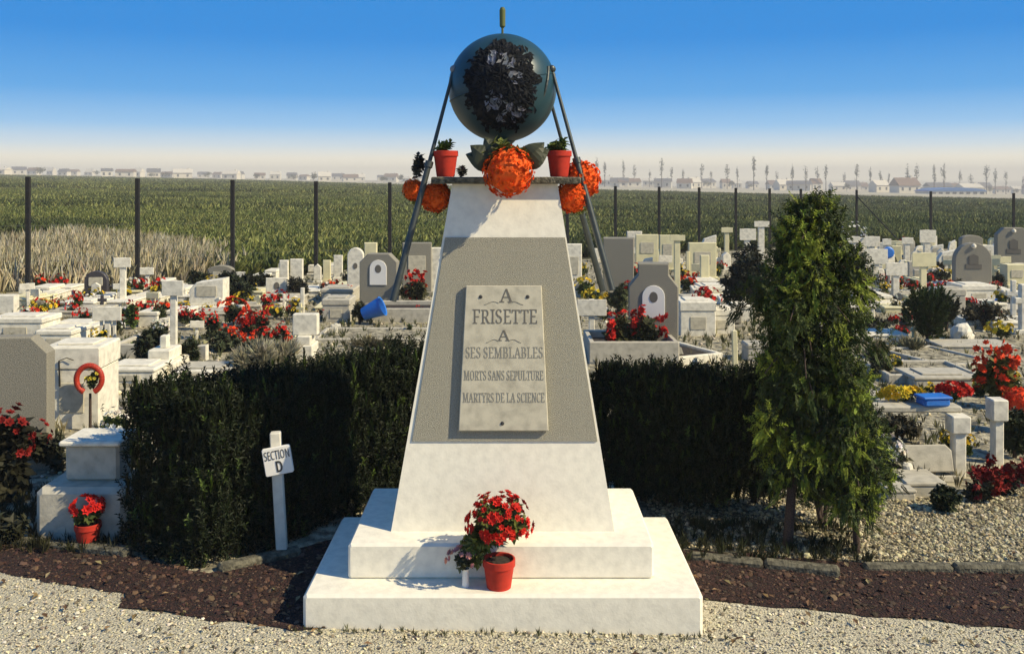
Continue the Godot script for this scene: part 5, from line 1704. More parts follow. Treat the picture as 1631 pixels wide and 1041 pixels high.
func small_stones():
	headstone("headstone", "slant", Vector3(-4.678, 0.089, -19.027), 0.214, 0.290, 0.140, M.white, "small pale stone in the far row left of the monument", 0, -0.13, "small stones in the far row left of the monument")
	headstone("headstone", "cross", Vector3(-4.907, 0.093, -20.343), 0.169, 0.196, 0.080, M.white, "small pale stone in the far row left of the monument", 0, -0.18, "small stones in the far row left of the monument")
	headstone("headstone", "slant", Vector3(-4.525, 0.086, -19.338), 0.267, 0.276, 0.120, M.white, "small pale stone in the far row left of the monument", 0, 0.09, "small stones in the far row left of the monument")
	headstone("headstone", "rect", Vector3(-4.502, 0.086, -20.252), 0.160, 0.215, 0.090, M.cream, "small pale stone in the far row left of the monument", 0, -0.02, "small stones in the far row left of the monument")
	headstone("headstone", "rect", Vector3(-4.099, 0.078, -19.421), 0.215, 0.198, 0.110, M.white, "small pale stone in the far row left of the monument", 0, 0.07, "small stones in the far row left of the monument")
	headstone("headstone", "rect", Vector3(-4.192, 0.080, -20.488), 0.284, 0.248, 0.080, M.white, "small pale stone in the far row left of the monument", 0, -0.19, "small stones in the far row left of the monument")
	headstone("headstone", "rect", Vector3(-3.695, 0.070, -18.997), 0.229, 0.249, 0.140, M.white, "small pale stone in the far row left of the monument", 0, 0.13, "small stones in the far row left of the monument")
	headstone("headstone", "rect", Vector3(-3.725, 0.071, -19.843), 0.204, 0.223, 0.120, M.white, "small pale stone in the far row left of the monument", 0, 0.18, "small stones in the far row left of the monument")
	headstone("headstone", "slant", Vector3(-3.797, 0.072, -20.590), 0.175, 0.205, 0.130, M.white, "small pale stone in the far row left of the monument", 0, -0.11, "small stones in the far row left of the monument")
	headstone("headstone", "cross", Vector3(-3.492, 0.066, -20.238), 0.193, 0.200, 0.140, M.white, "small pale stone in the far row left of the monument", 0, -0.16, "small stones in the far row left of the monument")
	headstone("headstone", "rect", Vector3(2.237, -0.042, -23.803), 0.317, 0.340, 0.110, M.white, "small pale stone in the far row right behind the monument", 0, 0.07, "small stones in the far row right of the monument")
	headstone("headstone", "rect", Vector3(2.586, -0.049, -23.099), 0.226, 0.301, 0.120, M.white, "small pale stone in the far row right behind the monument", 0, -0.00, "small stones in the far row right of the monument")
	headstone("headstone", "cross", Vector3(2.554, -0.049, -22.371), 0.165, 0.291, 0.140, M.white, "small pale stone in the far row right behind the monument", 0, -0.18, "small stones in the far row right of the monument")
	headstone("headstone", "rect", Vector3(2.945, -0.056, -23.143), 0.333, 0.298, 0.140, M.concrete, "small pale stone in the far row right behind the monument", 0, -0.02, "small stones in the far row right of the monument")
	headstone("headstone", "peak", Vector3(3.484, -0.066, -24.780), 0.195, 0.486, 0.120, M.white, "small pale stone in the far row right behind the monument", 0, 0.15, "small stones in the far row right of the monument")
	headstone("headstone", "slant", Vector3(3.131, -0.059, -21.720), 0.230, 0.297, 0.160, M.white, "small pale stone in the far row right behind the monument", 0, -0.12, "small stones in the far row right of the monument")
	headstone("headstone", "slant", Vector3(3.875, -0.074, -23.964), 0.338, 0.423, 0.130, M.cream, "small pale stone in the far row right behind the monument", 0, 0.06, "small stones in the far row right of the monument")
	headstone("headstone", "slant", Vector3(3.635, -0.069, -22.070), 0.262, 0.407, 0.080, M.white, "small pale stone in the far row right behind the monument", 0, -0.11, "small stones in the far row right of the monument")
	headstone("headstone", "peak", Vector3(3.885, -0.074, -22.287), 0.293, 0.280, 0.150, M.white, "small pale stone in the far row left of the conifer", 0, 0.12, "small stones in the far row left of the conifer")
	headstone("headstone", "slant", Vector3(3.946, -0.075, -21.354), 0.256, 0.261, 0.070, M.white, "small pale stone in the far row left of the conifer", 0, 0.19, "small stones in the far row left of the conifer")
	headstone("headstone", "peak", Vector3(4.192, -0.080, -21.809), 0.154, 0.409, 0.080, M.concrete, "small pale stone in the far row left of the conifer", 0, -0.17, "small stones in the far row left of the conifer")
	headstone("headstone", "shoulder", Vector3(4.062, -0.077, -20.693), 0.256, 0.271, 0.130, M.cream, "small pale stone in the far row left of the conifer", 0, 0.05, "small stones in the far row left of the conifer")
	headstone("headstone", "peak", Vector3(4.445, -0.084, -22.283), 0.222, 0.296, 0.100, M.white, "small pale stone in the far row left of the conifer", 0, -0.06, "small stones in the far row left of the conifer")
	headstone("headstone", "arch", Vector3(4.600, -0.087, -22.080), 0.279, 0.314, 0.100, M.cream, "small pale stone in the far row left of the conifer", 0, 0.11, "small stones in the far row left of the conifer")
	headstone("headstone", "cross", Vector3(5.423, -0.103, -25.030), 0.253, 0.363, 0.110, M.cream, "small pale stone in the far row left of the conifer", 0, -0.15, "small stones in the far row left of the conifer")
	headstone("headstone", "shoulder", Vector3(4.865, -0.092, -22.152), 0.310, 0.290, 0.060, M.white, "small pale stone in the far row left of the conifer", 0, 0.10, "small stones in the far row left of the conifer")
	headstone("headstone", "peak", Vector3(5.019, -0.095, -22.081), 0.198, 0.431, 0.130, M.white, "small pale stone in the far row left of the conifer", 0, 0.16, "small stones in the far row left of the conifer")
	headstone("headstone", "rect", Vector3(8.644, -0.164, -24.911), 0.325, 0.551, 0.160, M.cream, "small pale stone in the crowd along the far right field edge", 0, 0.02, "small stones along the far right field edge")
	headstone("headstone", "rect", Vector3(9.703, -0.184, -27.423), 0.194, 0.406, 0.070, M.cream, "small pale stone in the crowd along the far right field edge", 0, -0.01, "small stones along the far right field edge")
	headstone("headstone", "peak", Vector3(9.640, -0.183, -26.760), 0.200, 0.419, 0.140, M.cream, "small pale stone in the crowd along the far right field edge", 0, -0.09, "small stones along the far right field edge")
	headstone("headstone", "arch", Vector3(8.787, -0.167, -24.228), 0.310, 0.359, 0.100, M.white, "small pale stone in the crowd along the far right field edge", 0, -0.15, "small stones along the far right field edge")
	headstone("headstone", "rect", Vector3(9.819, -0.187, -26.496), 0.205, 0.594, 0.110, M.white, "small pale stone in the crowd along the far right field edge", 0, -0.01, "small stones along the far right field edge")
	headstone("headstone", "rect", Vector3(9.104, -0.173, -24.122), 0.193, 0.359, 0.130, M.white, "small pale stone in the crowd along the far right field edge", 0, 0.12, "small stones along the far right field edge")
	headstone("headstone", "rect", Vector3(7.942, -0.151, -21.023), 0.249, 0.289, 0.160, M.white, "small pale stone in the crowded middle of the far right rows", 0, 0.07, "small stones in the far right rows")
	headstone("headstone", "peak", Vector3(9.708, -0.184, -25.418), 0.211, 0.562, 0.090, M.cream, "small pale stone in the crowd along the far right field edge", 0, -0.00, "small stones along the far right field edge")
	headstone("headstone", "arch", Vector3(10.450, -0.199, -27.043), 0.216, 0.397, 0.080, M.white, "small pale stone in the crowd along the far right field edge", 0, 0.08, "small stones along the far right field edge")
	headstone("headstone", "arch", Vector3(7.493, -0.142, -19.188), 0.153, 0.367, 0.140, M.white, "small pale stone in the crowded middle of the far right rows", 0, 0.15, "small stones in the far right rows")
	headstone("headstone", "rect", Vector3(10.139, -0.193, -25.843), 0.173, 0.508, 0.150, M.white, "small pale stone in the crowd along the far right field edge", 0, -0.17, "small stones along the far right field edge")
	headstone("headstone", "rect", Vector3(8.323, -0.158, -20.946), 0.232, 0.321, 0.140, M.cream, "small pale stone in the crowded middle of the far right rows", 0, -0.05, "small stones in the far right rows")
	headstone("headstone", "cross", Vector3(9.903, -0.188, -24.864), 0.261, 0.405, 0.140, M.cream, "small pale stone in the crowd along the far right field edge", 0, -0.20, "small stones along the far right field edge")
	headstone("headstone", "rect", Vector3(9.113, -0.173, -22.657), 0.188, 0.402, 0.090, M.white, "small pale stone in the crowded middle of the far right rows", 0, 0.18, "small stones in the far right rows")
	headstone("headstone", "rect", Vector3(11.764, -0.224, -28.938), 0.419, 0.392, 0.070, M.cream, "small pale stone in the crowd along the far right field edge", 0, -0.19, "small stones along the far right field edge")
	headstone("headstone", "rect", Vector3(7.870, -0.150, -19.335), 0.261, 0.366, 0.070, M.white, "small pale stone in the crowded middle of the far right rows", 0, 0.08, "small stones in the far right rows")
	headstone("headstone", "rect", Vector3(10.235, -0.194, -25.064), 0.241, 0.470, 0.140, M.cream, "small pale stone in the crowd along the far right field edge", 0, -0.19, "small stones along the far right field edge")
	headstone("headstone", "peak", Vector3(11.711, -0.223, -28.257), 0.404, 0.429, 0.060, M.cream, "small pale stone in the crowd along the far right field edge", 0, -0.03, "small stones along the far right field edge")
	headstone("headstone", "shoulder", Vector3(9.030, -0.172, -21.739), 0.196, 0.350, 0.070, M.white, "small pale stone in the crowded middle of the far right rows", 0, 0.12, "small stones in the far right rows")
	headstone("headstone", "arch", Vector3(11.535, -0.219, -27.328), 0.297, 0.562, 0.120, M.concrete, "small pale stone in the crowd along the far right field edge", 0, -0.07, "small stones along the far right field edge")
	headstone("headstone", "rect", Vector3(9.038, -0.172, -21.306), 0.281, 0.365, 0.090, M.cream, "small pale stone in the crowded middle of the far right rows", 0, -0.15, "small stones in the far right rows")
	headstone("headstone", "rect", Vector3(8.803, -0.167, -20.641), 0.231, 0.406, 0.110, M.concrete, "small pale stone in the crowded middle of the far right rows", 0, -0.07, "small stones in the far right rows")
	headstone("headstone", "arch", Vector3(10.825, -0.206, -25.152), 0.341, 0.344, 0.060, M.white, "small pale stone in the crowd along the far right field edge", 0, 0.02, "small stones along the far right field edge")
	headstone("headstone", "rect", Vector3(8.604, -0.163, -19.866), 0.238, 0.299, 0.130, M.concrete, "small pale stone in the crowded middle of the far right rows", 0, -0.19, "small stones in the far right rows")
	headstone("headstone", "arch", Vector3(11.311, -0.215, -26.070), 0.365, 0.430, 0.070, M.white, "small pale stone in the crowd along the far right field edge", 0, 0.19, "small stones along the far right field edge")
	headstone("headstone", "shoulder", Vector3(12.256, -0.233, -27.741), 0.362, 0.532, 0.140, M.cream, "small pale stone in the crowd along the far right field edge", 0, -0.03, "small stones along the far right field edge")
	headstone("headstone", "slant", Vector3(13.026, -0.248, -29.298), 0.427, 0.537, 0.090, M.white, "small pale stone in the crowd along the far right field edge", 0, 0.18, "small stones along the far right field edge")
	headstone("headstone", "slant", Vector3(9.332, -0.177, -20.932), 0.194, 0.398, 0.060, M.cream, "small pale stone in the crowded middle of the far right rows", 0, 0.01, "small stones in the far right rows")
	headstone("headstone", "slant", Vector3(9.981, -0.190, -22.210), 0.200, 0.439, 0.070, M.cream, "small pale stone in the crowded middle of the far right rows", 0, -0.12, "small stones in the far right rows")
	headstone("headstone", "slant", Vector3(11.845, -0.225, -26.266), 0.349, 0.462, 0.100, M.white, "small pale stone in the crowd along the far right field edge", 0, -0.13, "small stones along the far right field edge")
	headstone("headstone", "peak", Vector3(11.286, -0.214, -24.760), 0.172, 0.444, 0.120, M.white, "small pale stone in the crowd along the far right field edge", 0, -0.13, "small stones along the far right field edge")
	headstone("headstone", "shoulder", Vector3(9.042, -0.172, -19.653), 0.225, 0.277, 0.160, M.cream, "small pale stone in the crowded middle of the far right rows", 0, -0.09, "small stones in the far right rows")
	headstone("headstone", "shoulder", Vector3(10.718, -0.204, -23.194), 0.330, 0.335, 0.120, M.white, "small pale stone in the crowded middle of the far right rows", 0, 0.05, "small stones in the far right rows")
	headstone("headstone", "slant", Vector3(12.392, -0.235, -26.526), 0.205, 0.576, 0.070, M.white, "small pale stone in the crowd along the far right field edge", 0, 0.11, "small stones along the far right field edge")
	headstone("headstone", "rect", Vector3(12.905, -0.245, -27.558), 0.197, 0.476, 0.100, M.cream, "small pale stone in the crowd along the far right field edge", 0, -0.03, "small stones along the far right field edge")
	headstone("headstone", "shoulder", Vector3(10.716, -0.204, -22.769), 0.265, 0.354, 0.090, M.white, "small pale stone in the crowded middle of the far right rows", 0, -0.02, "small stones in the far right rows")
	headstone("headstone", "cross", Vector3(12.594, -0.239, -26.314), 0.211, 0.479, 0.080, M.white, "small pale stone in the crowd along the far right field edge", 0, 0.04, "small stones along the far right field edge")
	headstone("headstone", "shoulder", Vector3(9.606, -0.183, -20.023), 0.136, 0.326, 0.080, M.white, "small pale stone in the crowded middle of the far right rows", 0, -0.18, "small stones in the far right rows")
	headstone("headstone", "slant", Vector3(13.553, -0.258, -28.125), 0.278, 0.413, 0.130, M.concrete, "small pale stone in the crowd along the far right field edge", 0, -0.14, "small stones along the far right field edge")
	headstone("headstone", "rect", Vector3(9.859, -0.187, -20.212), 0.174, 0.286, 0.110, M.white, "small pale stone in the crowded middle of the far right rows", 0, -0.00, "small stones in the far right rows")
	headstone("headstone", "arch", Vector3(10.226, -0.194, -20.857), 0.218, 0.358, 0.060, M.white, "small pale stone in the crowded middle of the far right rows", 0, -0.15, "small stones in the far right rows")
	headstone("headstone", "arch", Vector3(12.933, -0.246, -26.360), 0.281, 0.435, 0.150, M.cream, "small pale stone in the crowd along the far right field edge", 0, 0.07, "small stones along the far right field edge")
	headstone("headstone", "rect", Vector3(12.610, -0.240, -25.604), 0.348, 0.428, 0.080, M.concrete, "small pale stone in the crowd along the far right field edge", 0, -0.20, "small stones along the far right field edge")
	headstone("headstone", "shoulder", Vector3(11.077, -0.210, -22.131), 0.242, 0.325, 0.150, M.concrete, "small pale stone in the crowded middle of the far right rows", 0, -0.11, "small stones in the far right rows")
	headstone("headstone", "shoulder", Vector3(12.900, -0.245, -25.764), 0.247, 0.513, 0.130, M.cream, "small pale stone in the crowd along the far right field edge", 0, -0.06, "small stones along the far right field edge")
	headstone("headstone", "rect", Vector3(11.018, -0.209, -21.934), 0.266, 0.406, 0.110, M.white, "small pale stone in the crowded middle of the far right rows", 0, -0.12, "small stones in the far right rows")
	headstone("headstone", "rect", Vector3(12.480, -0.237, -24.750), 0.307, 0.551, 0.140, M.white, "small pale stone in the crowd along the far right field edge", 0, -0.08, "small stones along the far right field edge")
	headstone("headstone", "peak", Vector3(10.767, -0.205, -21.146), 0.257, 0.272, 0.110, M.white, "small pale stone in the crowded middle of the far right rows", 0, 0.11, "small stones in the far right rows")
	headstone("headstone", "shoulder", Vector3(15.413, -0.293, -30.102), 0.332, 0.472, 0.140, M.cream, "small pale stone in the crowd along the far right field edge", 0, -0.05, "small stones along the far right field edge")
	headstone("headstone", "shoulder", Vector3(14.040, -0.267, -27.200), 0.328, 0.453, 0.140, M.white, "small pale stone in the crowd along the far right field edge", 0, 0.13, "small stones along the far right field edge")
	headstone("headstone", "cross", Vector3(10.508, -0.200, -20.243), 0.231, 0.354, 0.130, M.cream, "small pale stone in the crowded middle of the far right rows", 0, 0.16, "small stones in the far right rows")
	headstone("headstone", "cross", Vector3(13.425, -0.255, -25.583), 0.242, 0.542, 0.070, M.white, "small pale stone in the crowd along the far right field edge", 0, -0.00, "small stones along the far right field edge")
	headstone("headstone", "cross", Vector3(10.911, -0.207, -20.727), 0.258, 0.398, 0.090, M.white, "small pale stone in the crowded middle of the far right rows", 0, -0.14, "small stones in the far right rows")
	headstone("headstone", "rect", Vector3(14.476, -0.275, -27.214), 0.297, 0.405, 0.080, M.cream, "small pale stone in the crowd along the far right field edge", 0, -0.05, "small stones along the far right field edge")
	headstone("headstone", "cross", Vector3(12.579, -0.239, -23.638), 0.305, 0.394, 0.070, M.white, "small pale stone in the crowded middle of the far right rows", 0, -0.04, "small stones in the far right rows")
	headstone("headstone", "slant", Vector3(15.933, -0.303, -29.845), 0.359, 0.514, 0.140, M.white, "small pale stone in the crowd along the far right field edge", 0, -0.09, "small stones along the far right field edge")
	headstone("headstone", "rect", Vector3(11.603, -0.220, -21.566), 0.239, 0.345, 0.150, M.concrete, "small pale stone in the crowded middle of the far right rows", 0, 0.12, "small stones in the far right rows")
	headstone("headstone", "rect", Vector3(14.060, -0.267, -25.951), 0.305, 0.521, 0.140, M.white, "small pale stone in the crowd along the far right field edge", 0, -0.01, "small stones along the far right field edge")
	var w415_0 = tomb("flat_tomb", Vector3(5.814, -0.110, -16.573), 0.32, 0.08, 0.78, M.white, "low pale slab between the markers of the right rows", 0.00)
	w415_0.set_meta("group", "low slabs between the right markers")
	var w417_1 = tomb("flat_tomb", Vector3(6.555, -0.125, -18.178), 0.40, 0.09, 0.51, M.concrete, "low pale slab between the markers of the right rows", 0.00)
	w417_1.set_meta("group", "low slabs between the right markers")
	var w419_2 = tomb("flat_tomb", Vector3(6.109, -0.116, -16.570), 0.47, 0.10, 0.82, M.white, "low pale slab between the markers of the right rows", 0.01)
	w419_2.set_meta("group", "low slabs between the right markers")
	var w421_3 = tomb("flat_tomb", Vector3(6.610, -0.126, -17.392), 0.45, 0.13, 0.71, M.concrete, "low pale slab between the markers of the right rows", -0.06)
	w421_3.set_meta("group", "low slabs between the right markers")
	var w423_4 = tomb("flat_tomb", Vector3(6.003, -0.114, -15.713), 0.45, 0.15, 0.88, M.cream, "low pale slab between the markers of the right rows", -0.06)
	w423_4.set_meta("group", "low slabs between the right markers")
	var w425_5 = tomb("flat_tomb", Vector3(7.121, -0.135, -17.858), 0.48, 0.07, 0.80, M.concrete, "low pale slab between the markers of the right rows", 0.12)
	w425_5.set_meta("group", "low slabs between the right markers")
	var w427_6 = tomb("flat_tomb", Vector3(6.297, -0.120, -15.531), 0.48, 0.12, 0.58, M.white, "low pale slab between the markers of the right rows", 0.12)
	w427_6.set_meta("group", "low slabs between the right markers")
	var w429_7 = tomb("flat_tomb", Vector3(6.180, -0.117, -15.063), 0.44, 0.10, 0.50, M.cream, "low pale slab between the markers of the right rows", -0.04)
	w429_7.set_meta("group", "low slabs between the right markers")
	var w431_8 = tomb("flat_tomb", Vector3(7.111, -0.135, -16.788), 0.35, 0.13, 0.63, M.concrete, "low pale slab between the markers of the right rows", -0.12)
	w431_8.set_meta("group", "low slabs between the right markers")
	var w433_9 = tomb("flat_tomb", Vector3(7.213, -0.137, -16.704), 0.48, 0.10, 0.85, M.white, "low pale slab between the markers of the right rows", -0.06)
	w433_9.set_meta("group", "low slabs between the right markers")
	var w435_10 = tomb("flat_tomb", Vector3(6.961, -0.132, -15.766), 0.32, 0.16, 0.53, M.cream, "low pale slab between the markers of the right rows", 0.08)
	w435_10.set_meta("group", "low slabs between the right markers")
	var w437_11 = tomb("flat_tomb", Vector3(8.502, -0.162, -19.093), 0.44, 0.14, 0.85, M.cream, "low pale slab between the markers of the right rows", -0.02)
	w437_11.set_meta("group", "low slabs between the right markers")
	var w439_12 = tomb("flat_tomb", Vector3(7.692, -0.146, -16.873), 0.53, 0.09, 0.61, M.concrete, "low pale slab between the markers of the right rows", -0.09)
	w439_12.set_meta("group", "low slabs between the right markers")
	var w441_13 = tomb("flat_tomb", Vector3(8.698, -0.165, -18.861), 0.44, 0.12, 0.57, M.white, "low pale slab between the markers of the right rows", -0.05)
	w441_13.set_meta("group", "low slabs between the right markers")
	var w443_14 = tomb("flat_tomb", Vector3(7.470, -0.142, -15.874), 0.38, 0.07, 0.88, M.white, "low pale slab between the markers of the right rows", 0.10)
	w443_14.set_meta("group", "low slabs between the right markers")
	var w445_15 = tomb("flat_tomb", Vector3(8.723, -0.166, -17.915), 0.51, 0.12, 0.87, M.white, "low pale slab between the markers of the right rows", 0.12)
	w445_15.set_meta("group", "low slabs between the right markers")
	var w447_16 = tomb("flat_tomb", Vector3(7.826, -0.149, -15.885), 0.51, 0.06, 0.77, M.white, "low pale slab between the markers of the right rows", -0.12)
	w447_16.set_meta("group", "low slabs between the right markers")
	var w449_17 = tomb("flat_tomb", Vector3(8.265, -0.157, -16.618), 0.33, 0.14, 0.79, M.white, "low pale slab between the markers of the right rows", 0.06)
	w449_17.set_meta("group", "low slabs between the right markers")
	var w451_18 = tomb("flat_tomb", Vector3(7.874, -0.150, -15.350), 0.46, 0.16, 0.54, M.white, "low pale slab between the markers of the right rows", 0.09)
	w451_18.set_meta("group", "low slabs between the right markers")
	var w453_19 = tomb("flat_tomb", Vector3(9.263, -0.176, -17.975), 0.34, 0.15, 0.90, M.white, "low pale slab between the markers of the right rows", -0.08)
	w453_19.set_meta("group", "low slabs between the right markers")
	var w455_20 = tomb("flat_tomb", Vector3(9.211, -0.175, -17.357), 0.30, 0.16, 0.88, M.white, "low pale slab between the markers of the right rows", 0.06)
	w455_20.set_meta("group", "low slabs between the right markers")
	var w457_21 = tomb("flat_tomb", Vector3(8.237, -0.157, -15.380), 0.54, 0.07, 0.80, M.concrete, "low pale slab between the markers of the right rows", -0.15)
	w457_21.set_meta("group", "low slabs between the right markers")
	var w459_0 = tomb("flat_tomb", Vector3(2.712, -0.052, -14.518), 0.49, 0.08, 0.64, M.white, "low pale slab in the rows left of the tall conifer", -0.06)
	w459_0.set_meta("group", "low slabs left of the tall conifer")
	var w461_1 = tomb("flat_tomb", Vector3(3.041, -0.058, -15.561), 0.50, 0.12, 0.62, M.concrete, "low pale slab in the rows left of the tall conifer", 0.13)
	w461_1.set_meta("group", "low slabs left of the tall conifer")
	var w463_2 = tomb("flat_tomb", Vector3(3.361, -0.064, -16.603), 0.36, 0.16, 0.61, M.white, "low pale slab in the rows left of the tall conifer", -0.11)
	w463_2.set_meta("group", "low slabs left of the tall conifer")
	var w465_3 = tomb("flat_tomb", Vector3(3.660, -0.070, -16.177), 0.41, 0.08, 0.84, M.white, "low pale slab in the rows left of the tall conifer", -0.12)
	w465_3.set_meta("group", "low slabs left of the tall conifer")
	var w467_4 = tomb("flat_tomb", Vector3(3.521, -0.067, -15.236), 0.30, 0.14, 0.64, M.white, "low pale slab in the rows left of the tall conifer", -0.14)
	w467_4.set_meta("group", "low slabs left of the tall conifer")
	var w469_5 = tomb("flat_tomb", Vector3(3.638, -0.069, -14.776), 0.52, 0.07, 0.89, M.white, "low pale slab in the rows left of the tall conifer", 0.14)
	w469_5.set_meta("group", "low slabs left of the tall conifer")
	var w471_6 = tomb("flat_tomb", Vector3(4.265, -0.081, -16.583), 0.32, 0.09, 0.88, M.cream, "low pale slab in the rows left of the tall conifer", 0.00)
	w471_6.set_meta("group", "low slabs left of the tall conifer")
	var w473_7 = tomb("flat_tomb", Vector3(4.485, -0.085, -16.937), 0.49, 0.10, 0.74, M.white, "low pale slab in the rows left of the tall conifer", -0.09)
	w473_7.set_meta("group", "low slabs left of the tall conifer")
	var w475_0 = tomb("flat_tomb", Vector3(-7.327, 0.139, -13.853), 0.50, 0.14, 0.67, M.cream, "low pale slab between the flowers of the left rows", -0.15)
	w475_0.set_meta("group", "low slabs of the left rows")
	var w477_1 = tomb("flat_tomb", Vector3(-7.757, 0.147, -15.410), 0.38, 0.09, 0.58, M.white, "low pale slab between the flowers of the left rows", 0.15)
	w477_1.set_meta("group", "low slabs of the left rows")
	var w479_2 = tomb("flat_tomb", Vector3(-7.289, 0.138, -14.695), 0.37, 0.11, 0.61, M.white, "low pale slab between the flowers of the left rows", 0.08)
	w479_2.set_meta("group", "low slabs of the left rows")
	var w481_3 = tomb("flat_tomb", Vector3(-7.376, 0.140, -15.768), 0.47, 0.06, 0.66, M.white, "low pale slab between the flowers of the left rows", -0.09)
	w481_3.set_meta("group", "low slabs of the left rows")
	var w483_4 = tomb("flat_tomb", Vector3(-6.352, 0.121, -13.719), 0.54, 0.12, 0.55, M.white, "low pale slab between the flowers of the left rows", -0.13)
	w483_4.set_meta("group", "low slabs of the left rows")
	var w485_5 = tomb("flat_tomb", Vector3(-6.261, 0.119, -14.285), 0.30, 0.14, 0.53, M.white, "low pale slab between the flowers of the left rows", 0.08)
	w485_5.set_meta("group", "low slabs of the left rows")
	var w487_6 = tomb("flat_tomb", Vector3(-5.847, 0.111, -13.926), 0.34, 0.11, 0.89, M.white, "low pale slab between the flowers of the left rows", -0.06)
	w487_6.set_meta("group", "low slabs of the left rows")
	var w489_7 = tomb("flat_tomb", Vector3(-6.073, 0.115, -14.943), 0.38, 0.15, 0.72, M.cream, "low pale slab between the flowers of the left rows", 0.14)
	w489_7.set_meta("group", "low slabs of the left rows")
	var w491_8 = tomb("flat_tomb", Vector3(-5.599, 0.106, -14.521), 0.37, 0.11, 0.79, M.white, "low pale slab between the flowers of the left rows", -0.08)
	w491_8.set_meta("group", "low slabs of the left rows")
	var w493_9 = tomb("flat_tomb", Vector3(-5.786, 0.110, -16.097), 0.30, 0.08, 0.59, M.white, "low pale slab between the flowers of the left rows", 0.09)
	w493_9.set_meta("group", "low slabs of the left rows")
	var w495_10 = tomb("flat_tomb", Vector3(-5.205, 0.099, -14.774), 0.31, 0.10, 0.64, M.white, "low pale slab between the flowers of the left rows", 0.02)
	w495_10.set_meta("group", "low slabs of the left rows")
	var w497_11 = tomb("flat_tomb", Vector3(-5.239, 0.100, -16.024), 0.33, 0.15, 0.73, M.concrete, "low pale slab between the flowers of the left rows", 0.06)
	w497_11.set_meta("group", "low slabs of the left rows")
	var w499_12 = tomb("flat_tomb", Vector3(-4.110, 0.078, -13.722), 0.55, 0.09, 0.57, M.white, "low pale slab between the flowers of the left rows", 0.04)
	w499_12.set_meta("group", "low slabs of the left rows")
	var w501_13 = tomb("flat_tomb", Vector3(-4.681, 0.089, -15.745), 0.45, 0.07, 0.71, M.concrete, "low pale slab between the flowers of the left rows", 0.10)
	w501_13.set_meta("group", "low slabs of the left rows")
	var w503_14 = tomb("flat_tomb", Vector3(-4.263, 0.081, -15.365), 0.42, 0.12, 0.58, M.cream, "low pale slab between the flowers of the left rows", -0.14)
	w503_14.set_meta("group", "low slabs of the left rows")
	var w505_15 = tomb("flat_tomb", Vector3(-4.012, 0.076, -16.172), 0.52, 0.10, 0.64, M.concrete, "low pale slab between the flowers of the left rows", -0.00)
	w505_15.set_meta("group", "low slabs of the left rows")
	var w507_16 = tomb("flat_tomb", Vector3(-3.891, 0.074, -16.165), 0.36, 0.06, 0.60, M.white, "low pale slab between the flowers of the left rows", 0.04)
	w507_16.set_meta("group", "low slabs of the left rows")
	var w509_17 = tomb("flat_tomb", Vector3(-3.476, 0.066, -15.765), 0.52, 0.10, 0.86, M.white, "low pale slab between the flowers of the left rows", 0.03)
	w509_17.set_meta("group", "low slabs of the left rows")
	var w511_18 = tomb("flat_tomb", Vector3(-2.754, 0.052, -14.028), 0.39, 0.07, 0.68, M.cream, "low pale slab between the flowers of the left rows", 0.05)
	w511_18.set_meta("group", "low slabs of the left rows")
	var w513_19 = tomb("flat_tomb", Vector3(-2.940, 0.056, -16.665), 0.40, 0.10, 0.71, M.cream, "low pale slab between the flowers of the left rows", 0.03)
	w513_19.set_meta("group", "low slabs of the left rows")
	tag(flowers("flowers", Vector3(-6.229, 0.118, -13.426), 0.259, 0.189, Color(.70, .68, .62), "small pale-flowered plant between the left graves", "dots", 14, Color(.035, .04, .018), 34, 0.000, 0.00), "small pale-flowered plant between the left graves", "flowers", "small plants between the left graves")
	tag(flowers("flowers", Vector3(6.535, -0.124, -18.161), 0.335, 0.299, Color(.70, .68, .62), "small pale-flowered plant between the right graves", "dots", 14, Color(.035, .04, .018), 34, 0.000, 0.00), "small pale-flowered plant between the right graves", "flowers", "small plants between the right graves")
	tag(flowers("flowers", Vector3(4.385, -0.083, -20.934), 0.413, 0.239, Color(.62, .46, .03), "small pale-flowered plant between the right graves", "dots", 14, Color(.035, .04, .018), 34, 0.000, 0.00), "small pale-flowered plant between the right graves", "flowers", "small plants between the right graves")
	tag(flowers("flowers", Vector3(6.206, -0.118, -15.298), 0.222, 0.223, Color(.52, .48, .33), "small pale-flowered plant between the right graves", "dots", 14, Color(.035, .04, .018), 34, 0.000, 0.00), "small pale-flowered plant between the right graves", "flowers", "small plants between the right graves")
	tag(flowers("flowers", Vector3(-4.861, 0.092, -12.787), 0.185, 0.182, Color(.52, .48, .33), "small pale-flowered plant between the left graves", "dots", 14, Color(.035, .04, .018), 34, 0.000, 0.00), "small pale-flowered plant between the left graves", "flowers", "small plants between the left graves")
	tag(flowers("flowers", Vector3(6.966, -0.132, -19.135), 0.222, 0.244, Color(.52, .48, .33), "small pale-flowered plant between the right graves", "dots", 14, Color(.035, .04, .018), 34, 0.000, 0.00), "small pale-flowered plant between the right graves", "flowers", "small plants between the right graves")
	tag(flowers("flowers", Vector3(3.776, -0.072, -20.301), 0.339, 0.341, Color(.62, .46, .03), "small pale-flowered plant between the right graves", "dots", 14, Color(.035, .04, .018), 34, 0.000, 0.00), "small pale-flowered plant between the right graves", "flowers", "small plants between the right graves")
	tag(flowers("flowers", Vector3(11.604, -0.220, -22.033), 0.306, 0.293, Color(.52, .48, .33), "small pale-flowered plant between the right graves", "dots", 14, Color(.035, .04, .018), 34, 0.000, 0.00), "small pale-flowered plant between the right graves", "flowers", "small plants between the right graves")
